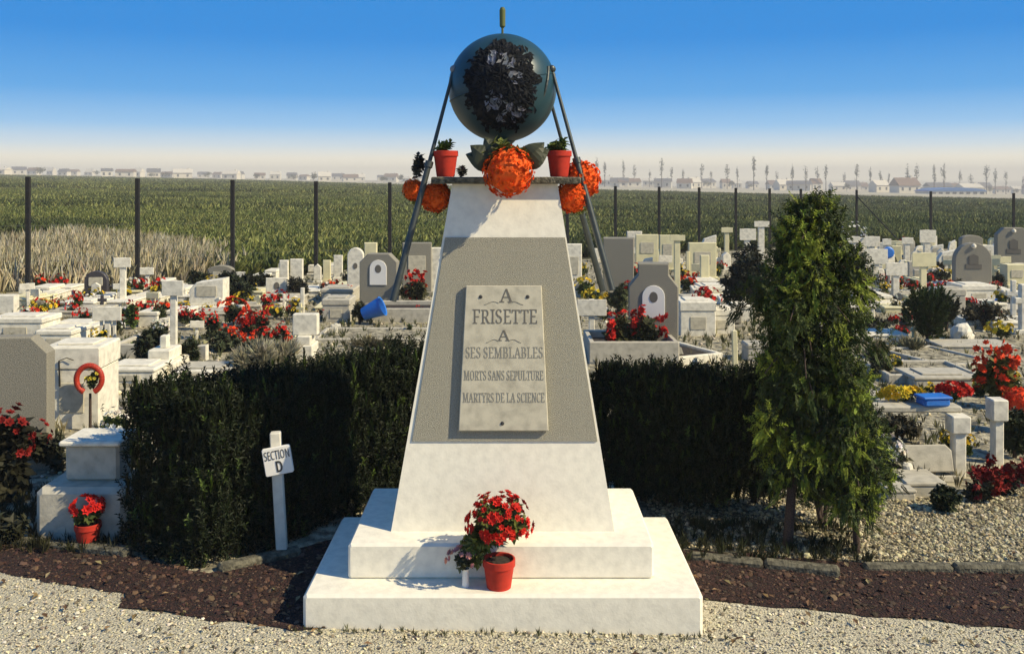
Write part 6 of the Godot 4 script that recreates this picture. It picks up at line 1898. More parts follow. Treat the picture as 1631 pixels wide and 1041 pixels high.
	tag(flowers("flowers", Vector3(3.546, -0.067, -16.990), 0.232, 0.201, Color(.70, .68, .62), "small pale-flowered plant between the right graves", "dots", 14, Color(.035, .04, .018), 34, 0.000, 0.00), "small pale-flowered plant between the right graves", "flowers", "small plants between the right graves")
	tag(flowers("flowers", Vector3(7.146, -0.136, -18.544), 0.386, 0.250, Color(.52, .48, .33), "small pale-flowered plant between the right graves", "dots", 14, Color(.035, .04, .018), 34, 0.000, 0.00), "small pale-flowered plant between the right graves", "flowers", "small plants between the right graves")
	tag(flowers("flowers", Vector3(-4.446, 0.084, -13.727), 0.165, 0.139, Color(.62, .46, .03), "small pale-flowered plant between the left graves", "dots", 14, Color(.035, .04, .018), 34, 0.000, 0.00), "small pale-flowered plant between the left graves", "flowers", "small plants between the left graves")
	tag(flowers("flowers", Vector3(9.046, -0.172, -17.624), 0.199, 0.302, Color(.52, .48, .33), "small pale-flowered plant between the right graves", "dots", 14, Color(.035, .04, .018), 34, 0.000, 0.00), "small pale-flowered plant between the right graves", "flowers", "small plants between the right graves")
	tag(flowers("flowers", Vector3(4.105, -0.078, -21.105), 0.442, 0.346, Color(.62, .46, .03), "small pale-flowered plant between the right graves", "dots", 14, Color(.035, .04, .018), 34, 0.000, 0.00), "small pale-flowered plant between the right graves", "flowers", "small plants between the right graves")
	tag(flowers("flowers", Vector3(5.829, -0.111, -16.220), 0.253, 0.264, Color(.70, .68, .62), "small pale-flowered plant between the right graves", "dots", 14, Color(.035, .04, .018), 34, 0.000, 0.00), "small pale-flowered plant between the right graves", "flowers", "small plants between the right graves")
	tag(flowers("flowers", Vector3(-6.506, 0.124, -12.578), 0.253, 0.208, Color(.52, .48, .33), "small pale-flowered plant between the left graves", "dots", 14, Color(.035, .04, .018), 34, 0.000, 0.00), "small pale-flowered plant between the left graves", "flowers", "small plants between the left graves")
	tag(flowers("flowers", Vector3(6.818, -0.130, -18.567), 0.248, 0.177, Color(.62, .46, .03), "small pale-flowered plant between the right graves", "dots", 14, Color(.035, .04, .018), 34, 0.000, 0.00), "small pale-flowered plant between the right graves", "flowers", "small plants between the right graves")
	tag(flowers("flowers", Vector3(3.053, -0.058, -14.571), 0.321, 0.190, Color(.70, .68, .62), "small pale-flowered plant between the right graves", "dots", 14, Color(.035, .04, .018), 34, 0.000, 0.00), "small pale-flowered plant between the right graves", "flowers", "small plants between the right graves")
	tag(flowers("flowers", Vector3(7.702, -0.146, -20.255), 0.366, 0.204, Color(.52, .48, .33), "small pale-flowered plant between the right graves", "dots", 14, Color(.035, .04, .018), 34, 0.000, 0.00), "small pale-flowered plant between the right graves", "flowers", "small plants between the right graves")
	tag(flowers("flowers", Vector3(2.747, -0.052, -14.323), 0.226, 0.158, Color(.52, .48, .33), "small pale-flowered plant between the right graves", "dots", 14, Color(.035, .04, .018), 34, 0.000, 0.00), "small pale-flowered plant between the right graves", "flowers", "small plants between the right graves")
	tag(flowers("flowers", Vector3(7.161, -0.136, -16.970), 0.368, 0.203, Color(.70, .68, .62), "small pale-flowered plant between the right graves", "dots", 14, Color(.035, .04, .018), 34, 0.000, 0.00), "small pale-flowered plant between the right graves", "flowers", "small plants between the right graves")
	tag(flowers("flowers", Vector3(3.453, -0.066, -18.940), 0.328, 0.298, Color(.62, .46, .03), "small pale-flowered plant between the right graves", "dots", 14, Color(.035, .04, .018), 34, 0.000, 0.00), "small pale-flowered plant between the right graves", "flowers", "small plants between the right graves")
	tag(flowers("flowers", Vector3(6.502, -0.124, -16.144), 0.222, 0.211, Color(.70, .68, .62), "small pale-flowered plant between the right graves", "dots", 14, Color(.035, .04, .018), 34, 0.000, 0.00), "small pale-flowered plant between the right graves", "flowers", "small plants between the right graves")
	tag(flowers("flowers", Vector3(-7.074, 0.134, -14.323), 0.193, 0.162, Color(.70, .68, .62), "small pale-flowered plant between the left graves", "dots", 14, Color(.035, .04, .018), 34, 0.000, 0.00), "small pale-flowered plant between the left graves", "flowers", "small plants between the left graves")
	tag(flowers("flowers", Vector3(10.049, -0.191, -20.567), 0.334, 0.303, Color(.52, .48, .33), "small pale-flowered plant between the right graves", "dots", 14, Color(.035, .04, .018), 34, 0.000, 0.00), "small pale-flowered plant between the right graves", "flowers", "small plants between the right graves")
	tag(flowers("flowers", Vector3(3.373, -0.064, -16.439), 0.313, 0.225, Color(.70, .68, .62), "small pale-flowered plant between the right graves", "dots", 14, Color(.035, .04, .018), 34, 0.000, 0.00), "small pale-flowered plant between the right graves", "flowers", "small plants between the right graves")
	tag(flowers("flowers", Vector3(8.887, -0.169, -22.938), 0.404, 0.302, Color(.52, .48, .33), "small pale-flowered plant between the right graves", "dots", 14, Color(.035, .04, .018), 34, 0.000, 0.00), "small pale-flowered plant between the right graves", "flowers", "small plants between the right graves")
	tag(shrub("small_bush", Vector3(2.828, -0.054, -18.090), 0.281, 0.242, "small dark bush between the graves", Color(.02, .026, .012), 80, "broad", 0.120), "small dark bush between the right graves", "shrub", "small dark bushes between the right graves")
	tag(shrub("small_bush", Vector3(9.620, -0.183, -21.374), 0.430, 0.382, "small dark bush between the graves", Color(.02, .026, .012), 80, "broad", 0.120), "small dark bush between the right graves", "shrub", "small dark bushes between the right graves")
	tag(shrub("small_bush", Vector3(-7.358, 0.140, -16.705), 0.476, 0.227, "small dark bush between the graves", Color(.02, .026, .012), 80, "broad", 0.120), "small dark bush between the left graves", "shrub", "small dark bushes between the left graves")
	tag(shrub("small_bush", Vector3(9.736, -0.185, -18.904), 0.394, 0.349, "small dark bush between the graves", Color(.02, .026, .012), 80, "broad", 0.120), "small dark bush between the right graves", "shrub", "small dark bushes between the right graves")
	tag(shrub("small_bush", Vector3(2.278, -0.043, -17.401), 0.412, 0.315, "small dark bush between the graves", Color(.02, .026, .012), 80, "broad", 0.120), "small dark bush between the right graves", "shrub", "small dark bushes between the right graves")
	tag(shrub("small_bush", Vector3(7.393, -0.140, -19.554), 0.287, 0.353, "small dark bush between the graves", Color(.02, .026, .012), 80, "broad", 0.120), "small dark bush between the right graves", "shrub", "small dark bushes between the right graves")
	tag(shrub("small_bush", Vector3(-4.515, 0.086, -16.411), 0.241, 0.324, "small dark bush between the graves", Color(.02, .026, .012), 80, "broad", 0.120), "small dark bush between the left graves", "shrub", "small dark bushes between the left graves")
	tag(shrub("small_bush", Vector3(11.161, -0.212, -22.681), 0.389, 0.349, "small dark bush between the graves", Color(.02, .026, .012), 80, "broad", 0.120), "small dark bush between the right graves", "shrub", "small dark bushes between the right graves")
	tag(shrub("small_bush", Vector3(-4.933, 0.094, -15.844), 0.382, 0.203, "small dark bush between the graves", Color(.02, .026, .012), 80, "broad", 0.120), "small dark bush between the left graves", "shrub", "small dark bushes between the left graves")
	tag(shrub("small_bush", Vector3(9.530, -0.181, -23.784), 0.578, 0.383, "small dark bush between the graves", Color(.02, .026, .012), 80, "broad", 0.120), "small dark bush between the right graves", "shrub", "small dark bushes between the right graves")
	tag(shrub("small_bush", Vector3(2.804, -0.053, -18.222), 0.327, 0.210, "small dark bush between the graves", Color(.02, .026, .012), 80, "broad", 0.120), "small dark bush between the right graves", "shrub", "small dark bushes between the right graves")
	tag(shrub("small_bush", Vector3(8.880, -0.169, -19.444), 0.515, 0.350, "small dark bush between the graves", Color(.02, .026, .012), 80, "broad", 0.120), "small dark bush between the right graves", "shrub", "small dark bushes between the right graves")
	tag(shrub("small_bush", Vector3(-4.830, 0.092, -16.626), 0.258, 0.180, "small dark bush between the graves", Color(.02, .026, .012), 80, "broad", 0.120), "small dark bush between the left graves", "shrub", "small dark bushes between the left graves")
	tag(shrub("small_bush", Vector3(11.609, -0.221, -23.318), 0.499, 0.344, "small dark bush between the graves", Color(.02, .026, .012), 80, "broad", 0.120), "small dark bush between the right graves", "shrub", "small dark bushes between the right graves")
	tag(shrub("small_bush", Vector3(-4.521, 0.086, -17.104), 0.450, 0.305, "small dark bush between the graves", Color(.02, .026, .012), 80, "broad", 0.120), "small dark bush between the left graves", "shrub", "small dark bushes between the left graves")
	tag(shrub("small_bush", Vector3(8.312, -0.158, -17.696), 0.419, 0.307, "small dark bush between the graves", Color(.02, .026, .012), 80, "broad", 0.120), "small dark bush between the right graves", "shrub", "small dark bushes between the right graves")
	headstone("headstone", "cross", Vector3(-2.912, 0.055, -12.951), 0.115, 0.266, 0.040, M.cream, "small stone cross standing between the left graves", 0, -0.14, "small crosses between the left graves")
	tag(flowers("flowers", Vector3(-6.062, 0.115, -11.427), 0.241, 0.174, Color(.70, .06, .012), "x", "dots", 20, Color(.04, .05, .02), 40, 0.000, 0.00), "small orange flower clump between the left graves", "flowers", "small orange flower clumps between the left graves")
	tag(flowers("flowers", Vector3(-2.666, 0.051, -15.332), 0.228, 0.247, Color(.52, .018, .010), "x", "dots", 20, Color(.04, .05, .02), 40, 0.000, 0.00), "small red flower clump between the left graves", "flowers", "small red flower clumps between the left graves")
	tag(marker("grave_marker", Vector3(-7.106, 0.135, -13.834), 0.364, 0.047, 0.202, 0.094, M.white, "x", 0.05, 0.35, "", 0.000), "small T-shaped board marker between the left graves", "grave marker", "small T-shaped markers between the left graves")
	headstone("headstone", "peak", Vector3(-6.867, 0.130, -13.702), 0.122, 0.149, 0.050, M.grey, "small low tablet standing between the left graves", 3, 0.27, "small tablets between the left graves")
	tag(flowers("flowers", Vector3(-7.333, 0.139, -14.516), 0.197, 0.208, Color(.70, .68, .62), "x", "dots", 20, Color(.04, .05, .02), 40, 0.000, 0.00), "small white flower clump between the left graves", "flowers", "small white flower clumps between the left graves")
	tag(flowers("flowers", Vector3(-7.161, 0.136, -13.341), 0.270, 0.198, Color(.52, .018, .010), "x", "dots", 20, Color(.04, .05, .02), 40, 0.000, 0.00), "small red flower clump between the left graves", "flowers", "small red flower clumps between the left graves")
	tag(flowers("flowers", Vector3(-5.200, 0.099, -12.162), 0.204, 0.219, Color(.70, .06, .012), "x", "dots", 20, Color(.04, .05, .02), 40, 0.000, 0.00), "small orange flower clump between the left graves", "flowers", "small orange flower clumps between the left graves")
	var pp8 = thing("flower_pot", "small flower pot set between the left graves", "flower pot", Vector3(-5.953, 0.113, -15.073), 0.0, "small flower pots between the left graves")
	pot(pp8, .085, .06, .15, M.dark)
	foliage(pp8, T.broad, Vector3(0, .2, 0), Vector3(.22, .16, .2), 26, .08, Color(.06, .08, .025), .9, 5)
	blossoms(pp8, Vector3(0, .23, 0), Vector3(.24, .18, .2), 14, .07, Color(.52, .018, .010))
	headstone("headstone", "cross", Vector3(-2.214, 0.042, -11.831), 0.116, 0.170, 0.040, M.white, "small stone cross standing between the left graves", 0, 0.22, "small crosses between the left graves")
	tag(flowers("flowers", Vector3(-4.263, 0.081, -14.991), 0.198, 0.227, Color(.62, .46, .03), "x", "dots", 20, Color(.04, .05, .02), 40, 0.000, 0.00), "small yellow flower clump between the left graves", "flowers", "small yellow flower clumps between the left graves")
	tag(flowers("flowers", Vector3(-5.255, 0.100, -13.481), 0.303, 0.191, Color(.52, .018, .010), "x", "dots", 20, Color(.04, .05, .02), 40, 0.000, 0.00), "small red flower clump between the left graves", "flowers", "small red flower clumps between the left graves")
	tag(marker("grave_marker", Vector3(-6.210, 0.118, -16.023), 0.414, 0.061, 0.229, 0.124, M.white, "x", 0.00, 0.13, "", 0.000), "small T-shaped board marker between the left graves", "grave marker", "small T-shaped markers between the left graves")
	headstone("headstone", "slant", Vector3(-4.475, 0.085, -12.084), 0.155, 0.168, 0.050, M.white, "small low tablet standing between the left graves", 3, 0.19, "small tablets between the left graves")
	tag(flowers("flowers", Vector3(-3.347, 0.064, -11.836), 0.186, 0.156, Color(.52, .018, .010), "x", "dots", 20, Color(.04, .05, .02), 40, 0.000, 0.00), "small red flower clump between the left graves", "flowers", "small red flower clumps between the left graves")
	tag(flowers("flowers", Vector3(-3.504, 0.067, -12.221), 0.196, 0.180, Color(.70, .06, .012), "x", "dots", 20, Color(.04, .05, .02), 40, 0.000, 0.00), "small orange flower clump between the left graves", "flowers", "small orange flower clumps between the left graves")
	tag(flowers("flowers", Vector3(-2.546, 0.048, -11.704), 0.174, 0.173, Color(.70, .68, .62), "x", "dots", 20, Color(.04, .05, .02), 40, 0.000, 0.00), "small white flower clump between the left graves", "flowers", "small white flower clumps between the left graves")
	var pp17 = thing("flower_pot", "small flower pot set between the left graves", "flower pot", Vector3(-3.426, 0.065, -13.918), 0.0, "small flower pots between the left graves")
	pot(pp17, .085, .06, .15, M.white)
	foliage(pp17, T.broad, Vector3(0, .2, 0), Vector3(.22, .16, .2), 26, .08, Color(.06, .08, .025), .9, 5)
	blossoms(pp17, Vector3(0, .23, 0), Vector3(.24, .18, .2), 14, .07, Color(.52, .018, .010))
	headstone("headstone", "cross", Vector3(-3.736, 0.071, -12.656), 0.094, 0.241, 0.040, M.white, "small stone cross standing between the left graves", 0, -0.09, "small crosses between the left graves")
	tag(flowers("flowers", Vector3(-2.672, 0.051, -12.536), 0.163, 0.167, Color(.52, .018, .010), "x", "dots", 20, Color(.04, .05, .02), 40, 0.000, 0.00), "small red flower clump between the left graves", "flowers", "small red flower clumps between the left graves")
	tag(flowers("flowers", Vector3(-5.608, 0.107, -14.961), 0.300, 0.241, Color(.62, .46, .03), "x", "dots", 20, Color(.04, .05, .02), 40, 0.000, 0.00), "small yellow flower clump between the left graves", "flowers", "small yellow flower clumps between the left graves")
	tag(marker("grave_marker", Vector3(-6.060, 0.115, -14.515), 0.306, 0.053, 0.169, 0.087, M.white, "x", -0.01, 0.05, "", 0.000), "small T-shaped board marker between the left graves", "grave marker", "small T-shaped markers between the left graves")
	headstone("headstone", "slant", Vector3(-3.500, 0.067, -12.193), 0.159, 0.191, 0.050, M.concrete, "small low tablet standing between the left graves", 3, -0.27, "small tablets between the left graves")
	tag(flowers("flowers", Vector3(-6.053, 0.115, -12.954), 0.194, 0.223, Color(.52, .018, .010), "x", "dots", 20, Color(.04, .05, .02), 40, 0.000, 0.00), "small red flower clump between the left graves", "flowers", "small red flower clumps between the left graves")
	tag(flowers("flowers", Vector3(-3.255, 0.062, -14.227), 0.220, 0.193, Color(.62, .46, .03), "x", "dots", 20, Color(.04, .05, .02), 40, 0.000, 0.00), "small yellow flower clump between the left graves", "flowers", "small yellow flower clumps between the left graves")
	tag(flowers("flowers", Vector3(-6.326, 0.120, -12.573), 0.252, 0.178, Color(.52, .018, .010), "x", "dots", 20, Color(.04, .05, .02), 40, 0.000, 0.00), "small red flower clump between the left graves", "flowers", "small red flower clumps between the left graves")
	var pp26 = thing("flower_pot", "small flower pot set between the left graves", "flower pot", Vector3(-6.147, 0.117, -15.192), 0.0, "small flower pots between the left graves")
	pot(pp26, .085, .06, .15, M.red_pot)
	foliage(pp26, T.broad, Vector3(0, .2, 0), Vector3(.22, .16, .2), 26, .08, Color(.06, .08, .025), .9, 5)
	blossoms(pp26, Vector3(0, .23, 0), Vector3(.24, .18, .2), 14, .07, Color(.70, .68, .62))
	headstone("headstone", "cross", Vector3(-6.935, 0.132, -16.053), 0.130, 0.252, 0.040, M.cream, "small stone cross standing between the left graves", 0, -0.21, "small crosses between the left graves")
	tag(flowers("flowers", Vector3(-6.498, 0.123, -13.448), 0.234, 0.205, Color(.52, .018, .010), "x", "dots", 20, Color(.04, .05, .02), 40, 0.000, 0.00), "small red flower clump between the left graves", "flowers", "small red flower clumps between the left graves")
	tag(flowers("flowers", Vector3(-7.938, 0.151, -15.896), 0.271, 0.291, Color(.70, .06, .012), "x", "dots", 20, Color(.04, .05, .02), 40, 0.000, 0.00), "small orange flower clump between the left graves", "flowers", "small orange flower clumps between the left graves")
	tag(marker("grave_marker", Vector3(-3.827, 0.073, -11.404), 0.236, 0.042, 0.163, 0.084, M.white, "x", -0.06, 0.24, "", 0.000), "small T-shaped board marker between the left graves", "grave marker", "small T-shaped markers between the left graves")
	headstone("headstone", "peak", Vector3(-3.338, 0.063, -14.447), 0.130, 0.175, 0.050, M.white, "small low tablet standing between the left graves", 3, 0.01, "small tablets between the left graves")
	tag(flowers("flowers", Vector3(-3.186, 0.061, -16.106), 0.250, 0.221, Color(.70, .68, .62), "x", "dots", 20, Color(.04, .05, .02), 40, 0.000, 0.00), "small white flower clump between the left graves", "flowers", "small white flower clumps between the left graves")
	tag(flowers("flowers", Vector3(-7.689, 0.146, -15.930), 0.335, 0.283, Color(.52, .018, .010), "x", "dots", 20, Color(.04, .05, .02), 40, 0.000, 0.00), "small red flower clump between the left graves", "flowers", "small red flower clumps between the left graves")
	tag(flowers("flowers", Vector3(-6.492, 0.123, -12.570), 0.199, 0.187, Color(.70, .68, .62), "x", "dots", 20, Color(.04, .05, .02), 40, 0.000, 0.00), "small white flower clump between the left graves", "flowers", "small white flower clumps between the left graves")
	var pp35 = thing("flower_pot", "small flower pot set between the left graves", "flower pot", Vector3(-3.521, 0.067, -13.572), 0.0, "small flower pots between the left graves")
	pot(pp35, .085, .06, .15, M.red_pot)
	foliage(pp35, T.broad, Vector3(0, .2, 0), Vector3(.22, .16, .2), 26, .08, Color(.06, .08, .025), .9, 5)
	blossoms(pp35, Vector3(0, .23, 0), Vector3(.24, .18, .2), 14, .07, Color(.52, .018, .010))
	headstone("headstone", "cross", Vector3(-3.330, 0.063, -13.739), 0.104, 0.292, 0.040, M.white, "small stone cross standing between the left graves", 0, 0.11, "small crosses between the left graves")
	tag(flowers("flowers", Vector3(-2.606, 0.050, -13.034), 0.196, 0.234, Color(.52, .018, .010), "x", "dots", 20, Color(.04, .05, .02), 40, 0.000, 0.00), "small red flower clump between the left graves", "flowers", "small red flower clumps between the left graves")
	tag(flowers("flowers", Vector3(-5.161, 0.098, -15.162), 0.246, 0.198, Color(.70, .68, .62), "x", "dots", 20, Color(.04, .05, .02), 40, 0.000, 0.00), "small white flower clump between the left graves", "flowers", "small white flower clumps between the left graves")
	tag(marker("grave_marker", Vector3(-5.163, 0.098, -13.550), 0.304, 0.045, 0.198, 0.090, M.cream, "x", -0.02, -0.19, "", 0.000), "small T-shaped board marker between the left graves", "grave marker", "small T-shaped markers between the left graves")
	headstone("headstone", "slant", Vector3(-3.532, 0.067, -15.018), 0.123, 0.169, 0.050, M.concrete, "small low tablet standing between the left graves", 3, -0.02, "small tablets between the left graves")
	tag(flowers("flowers", Vector3(-5.073, 0.096, -11.810), 0.239, 0.160, Color(.70, .68, .62), "x", "dots", 20, Color(.04, .05, .02), 40, 0.000, 0.00), "small white flower clump between the left graves", "flowers", "small white flower clumps between the left graves")
	tag(flowers("flowers", Vector3(-6.587, 0.125, -12.867), 0.264, 0.162, Color(.52, .018, .010), "x", "dots", 20, Color(.04, .05, .02), 40, 0.000, 0.00), "small red flower clump between the left graves", "flowers", "small red flower clumps between the left graves")
	tag(flowers("flowers", Vector3(-5.662, 0.108, -12.384), 0.228, 0.229, Color(.52, .018, .010), "x", "dots", 20, Color(.04, .05, .02), 40, 0.000, 0.00), "small red flower clump between the left graves", "flowers", "small red flower clumps between the left graves")
	var pp44 = thing("flower_pot", "small flower pot set between the left graves", "flower pot", Vector3(-5.016, 0.095, -15.713), 0.0, "small flower pots between the left graves")
	pot(pp44, .085, .06, .15, M.red_pot)
	foliage(pp44, T.broad, Vector3(0, .2, 0), Vector3(.22, .16, .2), 26, .08, Color(.06, .08, .025), .9, 5)
	blossoms(pp44, Vector3(0, .23, 0), Vector3(.24, .18, .2), 14, .07, Color(.62, .46, .03))
	headstone("headstone", "cross", Vector3(-3.749, 0.071, -13.922), 0.148, 0.241, 0.040, M.cream, "small stone cross standing between the left graves", 0, -0.28, "small crosses between the left graves")
	tag(flowers("flowers", Vector3(-4.901, 0.093, -11.670), 0.186, 0.199, Color(.70, .68, .62), "x", "dots", 20, Color(.04, .05, .02), 40, 0.000, 0.00), "small white flower clump between the left graves", "flowers", "small white flower clumps between the left graves")
	tag(flowers("flowers", Vector3(-3.646, 0.069, -14.503), 0.214, 0.256, Color(.70, .68, .62), "x", "dots", 20, Color(.04, .05, .02), 40, 0.000, 0.00), "small white flower clump between the left graves", "flowers", "small white flower clumps between the left graves")
	tag(marker("grave_marker", Vector3(-4.498, 0.085, -15.586), 0.414, 0.058, 0.198, 0.093, M.white, "x", 0.03, -0.00, "", 0.000), "small T-shaped board marker between the left graves", "grave marker", "small T-shaped markers between the left graves")
	headstone("headstone", "peak", Vector3(-5.459, 0.104, -15.728), 0.131, 0.176, 0.050, M.grey, "small low tablet standing between the left graves", 3, 0.25, "small tablets between the left graves")
	tag(flowers("flowers", Vector3(-3.505, 0.067, -11.599), 0.234, 0.169, Color(.70, .06, .012), "x", "dots", 20, Color(.04, .05, .02), 40, 0.000, 0.00), "small orange flower clump between the left graves", "flowers", "small orange flower clumps between the left graves")
	tag(flowers("flowers", Vector3(-4.900, 0.093, -16.126), 0.271, 0.202, Color(.70, .06, .012), "x", "dots", 20, Color(.04, .05, .02), 40, 0.000, 0.00), "small orange flower clump between the left graves", "flowers", "small orange flower clumps between the left graves")
	tag(flowers("flowers", Vector3(-4.699, 0.089, -13.458), 0.261, 0.186, Color(.62, .46, .03), "x", "dots", 20, Color(.04, .05, .02), 40, 0.000, 0.00), "small yellow flower clump between the left graves", "flowers", "small yellow flower clumps between the left graves")
	var pp53 = thing("flower_pot", "small flower pot set between the left graves", "flower pot", Vector3(-5.703, 0.108, -15.211), 0.0, "small flower pots between the left graves")
	pot(pp53, .085, .06, .15, M.red_pot)
	foliage(pp53, T.broad, Vector3(0, .2, 0), Vector3(.22, .16, .2), 26, .08, Color(.06, .08, .025), .9, 5)
	blossoms(pp53, Vector3(0, .23, 0), Vector3(.24, .18, .2), 14, .07, Color(.52, .018, .010))
	headstone("headstone", "cross", Vector3(-5.841, 0.111, -13.409), 0.121, 0.264, 0.040, M.dark, "small stone cross standing between the left graves", 0, 0.06, "small crosses between the left graves")
	tag(flowers("flowers", Vector3(-6.279, 0.119, -12.267), 0.223, 0.220, Color(.70, .06, .012), "x", "dots", 20, Color(.04, .05, .02), 40, 0.000, 0.00), "small orange flower clump between the left graves", "flowers", "small orange flower clumps between the left graves")
	tag(flowers("flowers", Vector3(-6.379, 0.121, -14.227), 0.259, 0.199, Color(.70, .68, .62), "x", "dots", 20, Color(.04, .05, .02), 40, 0.000, 0.00), "small white flower clump between the left graves", "flowers", "small white flower clumps between the left graves")
	tag(marker("grave_marker", Vector3(-7.090, 0.135, -14.052), 0.259, 0.048, 0.177, 0.118, M.white, "x", 0.04, -0.39, "", 0.000), "small T-shaped board marker between the left graves", "grave marker", "small T-shaped markers between the left graves")
	headstone("headstone", "arch", Vector3(-2.876, 0.055, -14.721), 0.167, 0.177, 0.050, M.concrete, "small low tablet standing between the left graves", 3, -0.29, "small tablets between the left graves")
	tag(flowers("flowers", Vector3(-6.949, 0.132, -13.823), 0.223, 0.169, Color(.52, .018, .010), "x", "dots", 20, Color(.04, .05, .02), 40, 0.000, 0.00), "small red flower clump between the left graves", "flowers", "small red flower clumps between the left graves")
	tag(flowers("flowers", Vector3(-3.056, 0.058, -16.067), 0.362, 0.256, Color(.70, .06, .012), "x", "dots", 20, Color(.04, .05, .02), 40, 0.000, 0.00), "small orange flower clump between the left graves", "flowers", "small orange flower clumps between the left graves")
	tag(flowers("flowers", Vector3(-6.086, 0.116, -14.772), 0.281, 0.226, Color(.62, .46, .03), "x", "dots", 20, Color(.04, .05, .02), 40, 0.000, 0.00), "small yellow flower clump between the left graves", "flowers", "small yellow flower clumps between the left graves")
	var pp62 = thing("flower_pot", "small flower pot set between the left graves", "flower pot", Vector3(-3.906, 0.074, -13.606), 0.0, "small flower pots between the left graves")
	pot(pp62, .085, .06, .15, M.white)
	foliage(pp62, T.broad, Vector3(0, .2, 0), Vector3(.22, .16, .2), 26, .08, Color(.06, .08, .025), .9, 5)
	blossoms(pp62, Vector3(0, .23, 0), Vector3(.24, .18, .2), 14, .07, Color(.62, .46, .03))
	headstone("headstone", "cross", Vector3(-5.793, 0.110, -11.544), 0.115, 0.198, 0.040, M.dark, "small stone cross standing between the left graves", 0, 0.28, "small crosses between the left graves")
	tag(flowers("flowers", Vector3(-5.155, 0.098, -12.354), 0.265, 0.150, Color(.52, .018, .010), "x", "dots", 20, Color(.04, .05, .02), 40, 0.000, 0.00), "small red flower clump between the left graves", "flowers", "small red flower clumps between the left graves")
	tag(flowers("flowers", Vector3(-4.336, 0.082, -11.676), 0.232, 0.194, Color(.70, .68, .62), "x", "dots", 20, Color(.04, .05, .02), 40, 0.000, 0.00), "small white flower clump between the left graves", "flowers", "small white flower clumps between the left graves")
	tag(marker("grave_marker", Vector3(-7.463, 0.142, -14.447), 0.235, 0.051, 0.190, 0.099, M.white, "x", -0.02, 0.13, "", 0.000), "small T-shaped board marker between the left graves", "grave marker", "small T-shaped markers between the left graves")
	headstone("headstone", "peak", Vector3(-6.235, 0.118, -14.404), 0.147, 0.142, 0.050, M.concrete, "small low tablet standing between the left graves", 3, -0.09, "small tablets between the left graves")
	tag(flowers("flowers", Vector3(-3.177, 0.060, -13.488), 0.173, 0.168, Color(.52, .018, .010), "x", "dots", 20, Color(.04, .05, .02), 40, 0.000, 0.00), "small red flower clump between the left graves", "flowers", "small red flower clumps between the left graves")
	tag(flowers("flowers", Vector3(-5.406, 0.103, -13.171), 0.179, 0.175, Color(.70, .68, .62), "x", "dots", 20, Color(.04, .05, .02), 40, 0.000, 0.00), "small white flower clump between the left graves", "flowers", "small white flower clumps between the left graves")
	tag(flowers("flowers", Vector3(-2.987, 0.057, -13.172), 0.219, 0.231, Color(.62, .46, .03), "x", "dots", 20, Color(.04, .05, .02), 40, 0.000, 0.00), "small yellow flower clump between the left graves", "flowers", "small yellow flower clumps between the left graves")
	var pp71 = thing("flower_pot", "small flower pot set between the left graves", "flower pot", Vector3(-4.666, 0.089, -12.546), 0.0, "small flower pots between the left graves")
	pot(pp71, .085, .06, .15, M.dark)
	foliage(pp71, T.broad, Vector3(0, .2, 0), Vector3(.22, .16, .2), 26, .08, Color(.06, .08, .025), .9, 5)
	blossoms(pp71, Vector3(0, .23, 0), Vector3(.24, .18, .2), 14, .07, Color(.70, .06, .012))
	headstone("headstone", "cross", Vector3(-4.318, 0.082, -13.854), 0.126, 0.206, 0.040, M.white, "small stone cross standing between the left graves", 0, -0.25, "small crosses between the left graves")
	tag(flowers("flowers", Vector3(-5.840, 0.111, -15.322), 0.227, 0.258, Color(.52, .018, .010), "x", "dots", 20, Color(.04, .05, .02), 40, 0.000, 0.00), "small red flower clump between the left graves", "flowers", "small red flower clumps between the left graves")
	tag(flowers("flowers", Vector3(-4.382, 0.083, -11.642), 0.188, 0.208, Color(.70, .68, .62), "x", "dots", 20, Color(.04, .05, .02), 40, 0.000, 0.00), "small white flower clump between the left graves", "flowers", "small white flower clumps between the left graves")
	tag(marker("grave_marker", Vector3(9.887, -0.188, -21.249), 0.413, 0.060, 0.267, 0.114, M.cream, "x", 0.02, -0.36, "", 0.000), "small T-shaped board marker between the right graves", "grave marker", "small T-shaped markers between the right graves")
	headstone("headstone", "arch", Vector3(8.537, -0.162, -20.991), 0.244, 0.306, 0.050, M.concrete, "small low tablet standing between the right graves", 3, -0.01, "small tablets between the right graves")
	tag(flowers("flowers", Vector3(3.371, -0.064, -17.600), 0.296, 0.220, Color(.52, .018, .010), "x", "dots", 20, Color(.04, .05, .02), 40, 0.000, 0.00), "small red flower clump between the right graves", "flowers", "small red flower clumps between the right graves")
	tag(flowers("flowers", Vector3(7.107, -0.135, -16.465), 0.228, 0.286, Color(.52, .018, .010), "x", "dots", 20, Color(.04, .05, .02), 40, 0.000, 0.00), "small red flower clump between the right graves", "flowers", "small red flower clumps between the right graves")
	tag(flowers("flowers", Vector3(7.505, -0.143, -15.537), 0.317, 0.246, Color(.52, .018, .010), "x", "dots", 20, Color(.04, .05, .02), 40, 0.000, 0.00), "small red flower clump between the right graves", "flowers", "small red flower clumps between the right graves")
	var pp80 = thing("flower_pot", "small flower pot set between the right graves", "flower pot", Vector3(2.743, -0.052, -18.954), 0.0, "small flower pots between the right graves")
	pot(pp80, .085, .06, .15, M.red_pot)
	foliage(pp80, T.broad, Vector3(0, .2, 0), Vector3(.22, .16, .2), 26, .08, Color(.06, .08, .025), .9, 5)
	blossoms(pp80, Vector3(0, .23, 0), Vector3(.24, .18, .2), 14, .07, Color(.52, .018, .010))
	headstone("headstone", "cross", Vector3(2.475, -0.047, -15.965), 0.127, 0.339, 0.040, M.white, "small stone cross standing between the right graves", 0, -0.02, "small crosses between the right graves")
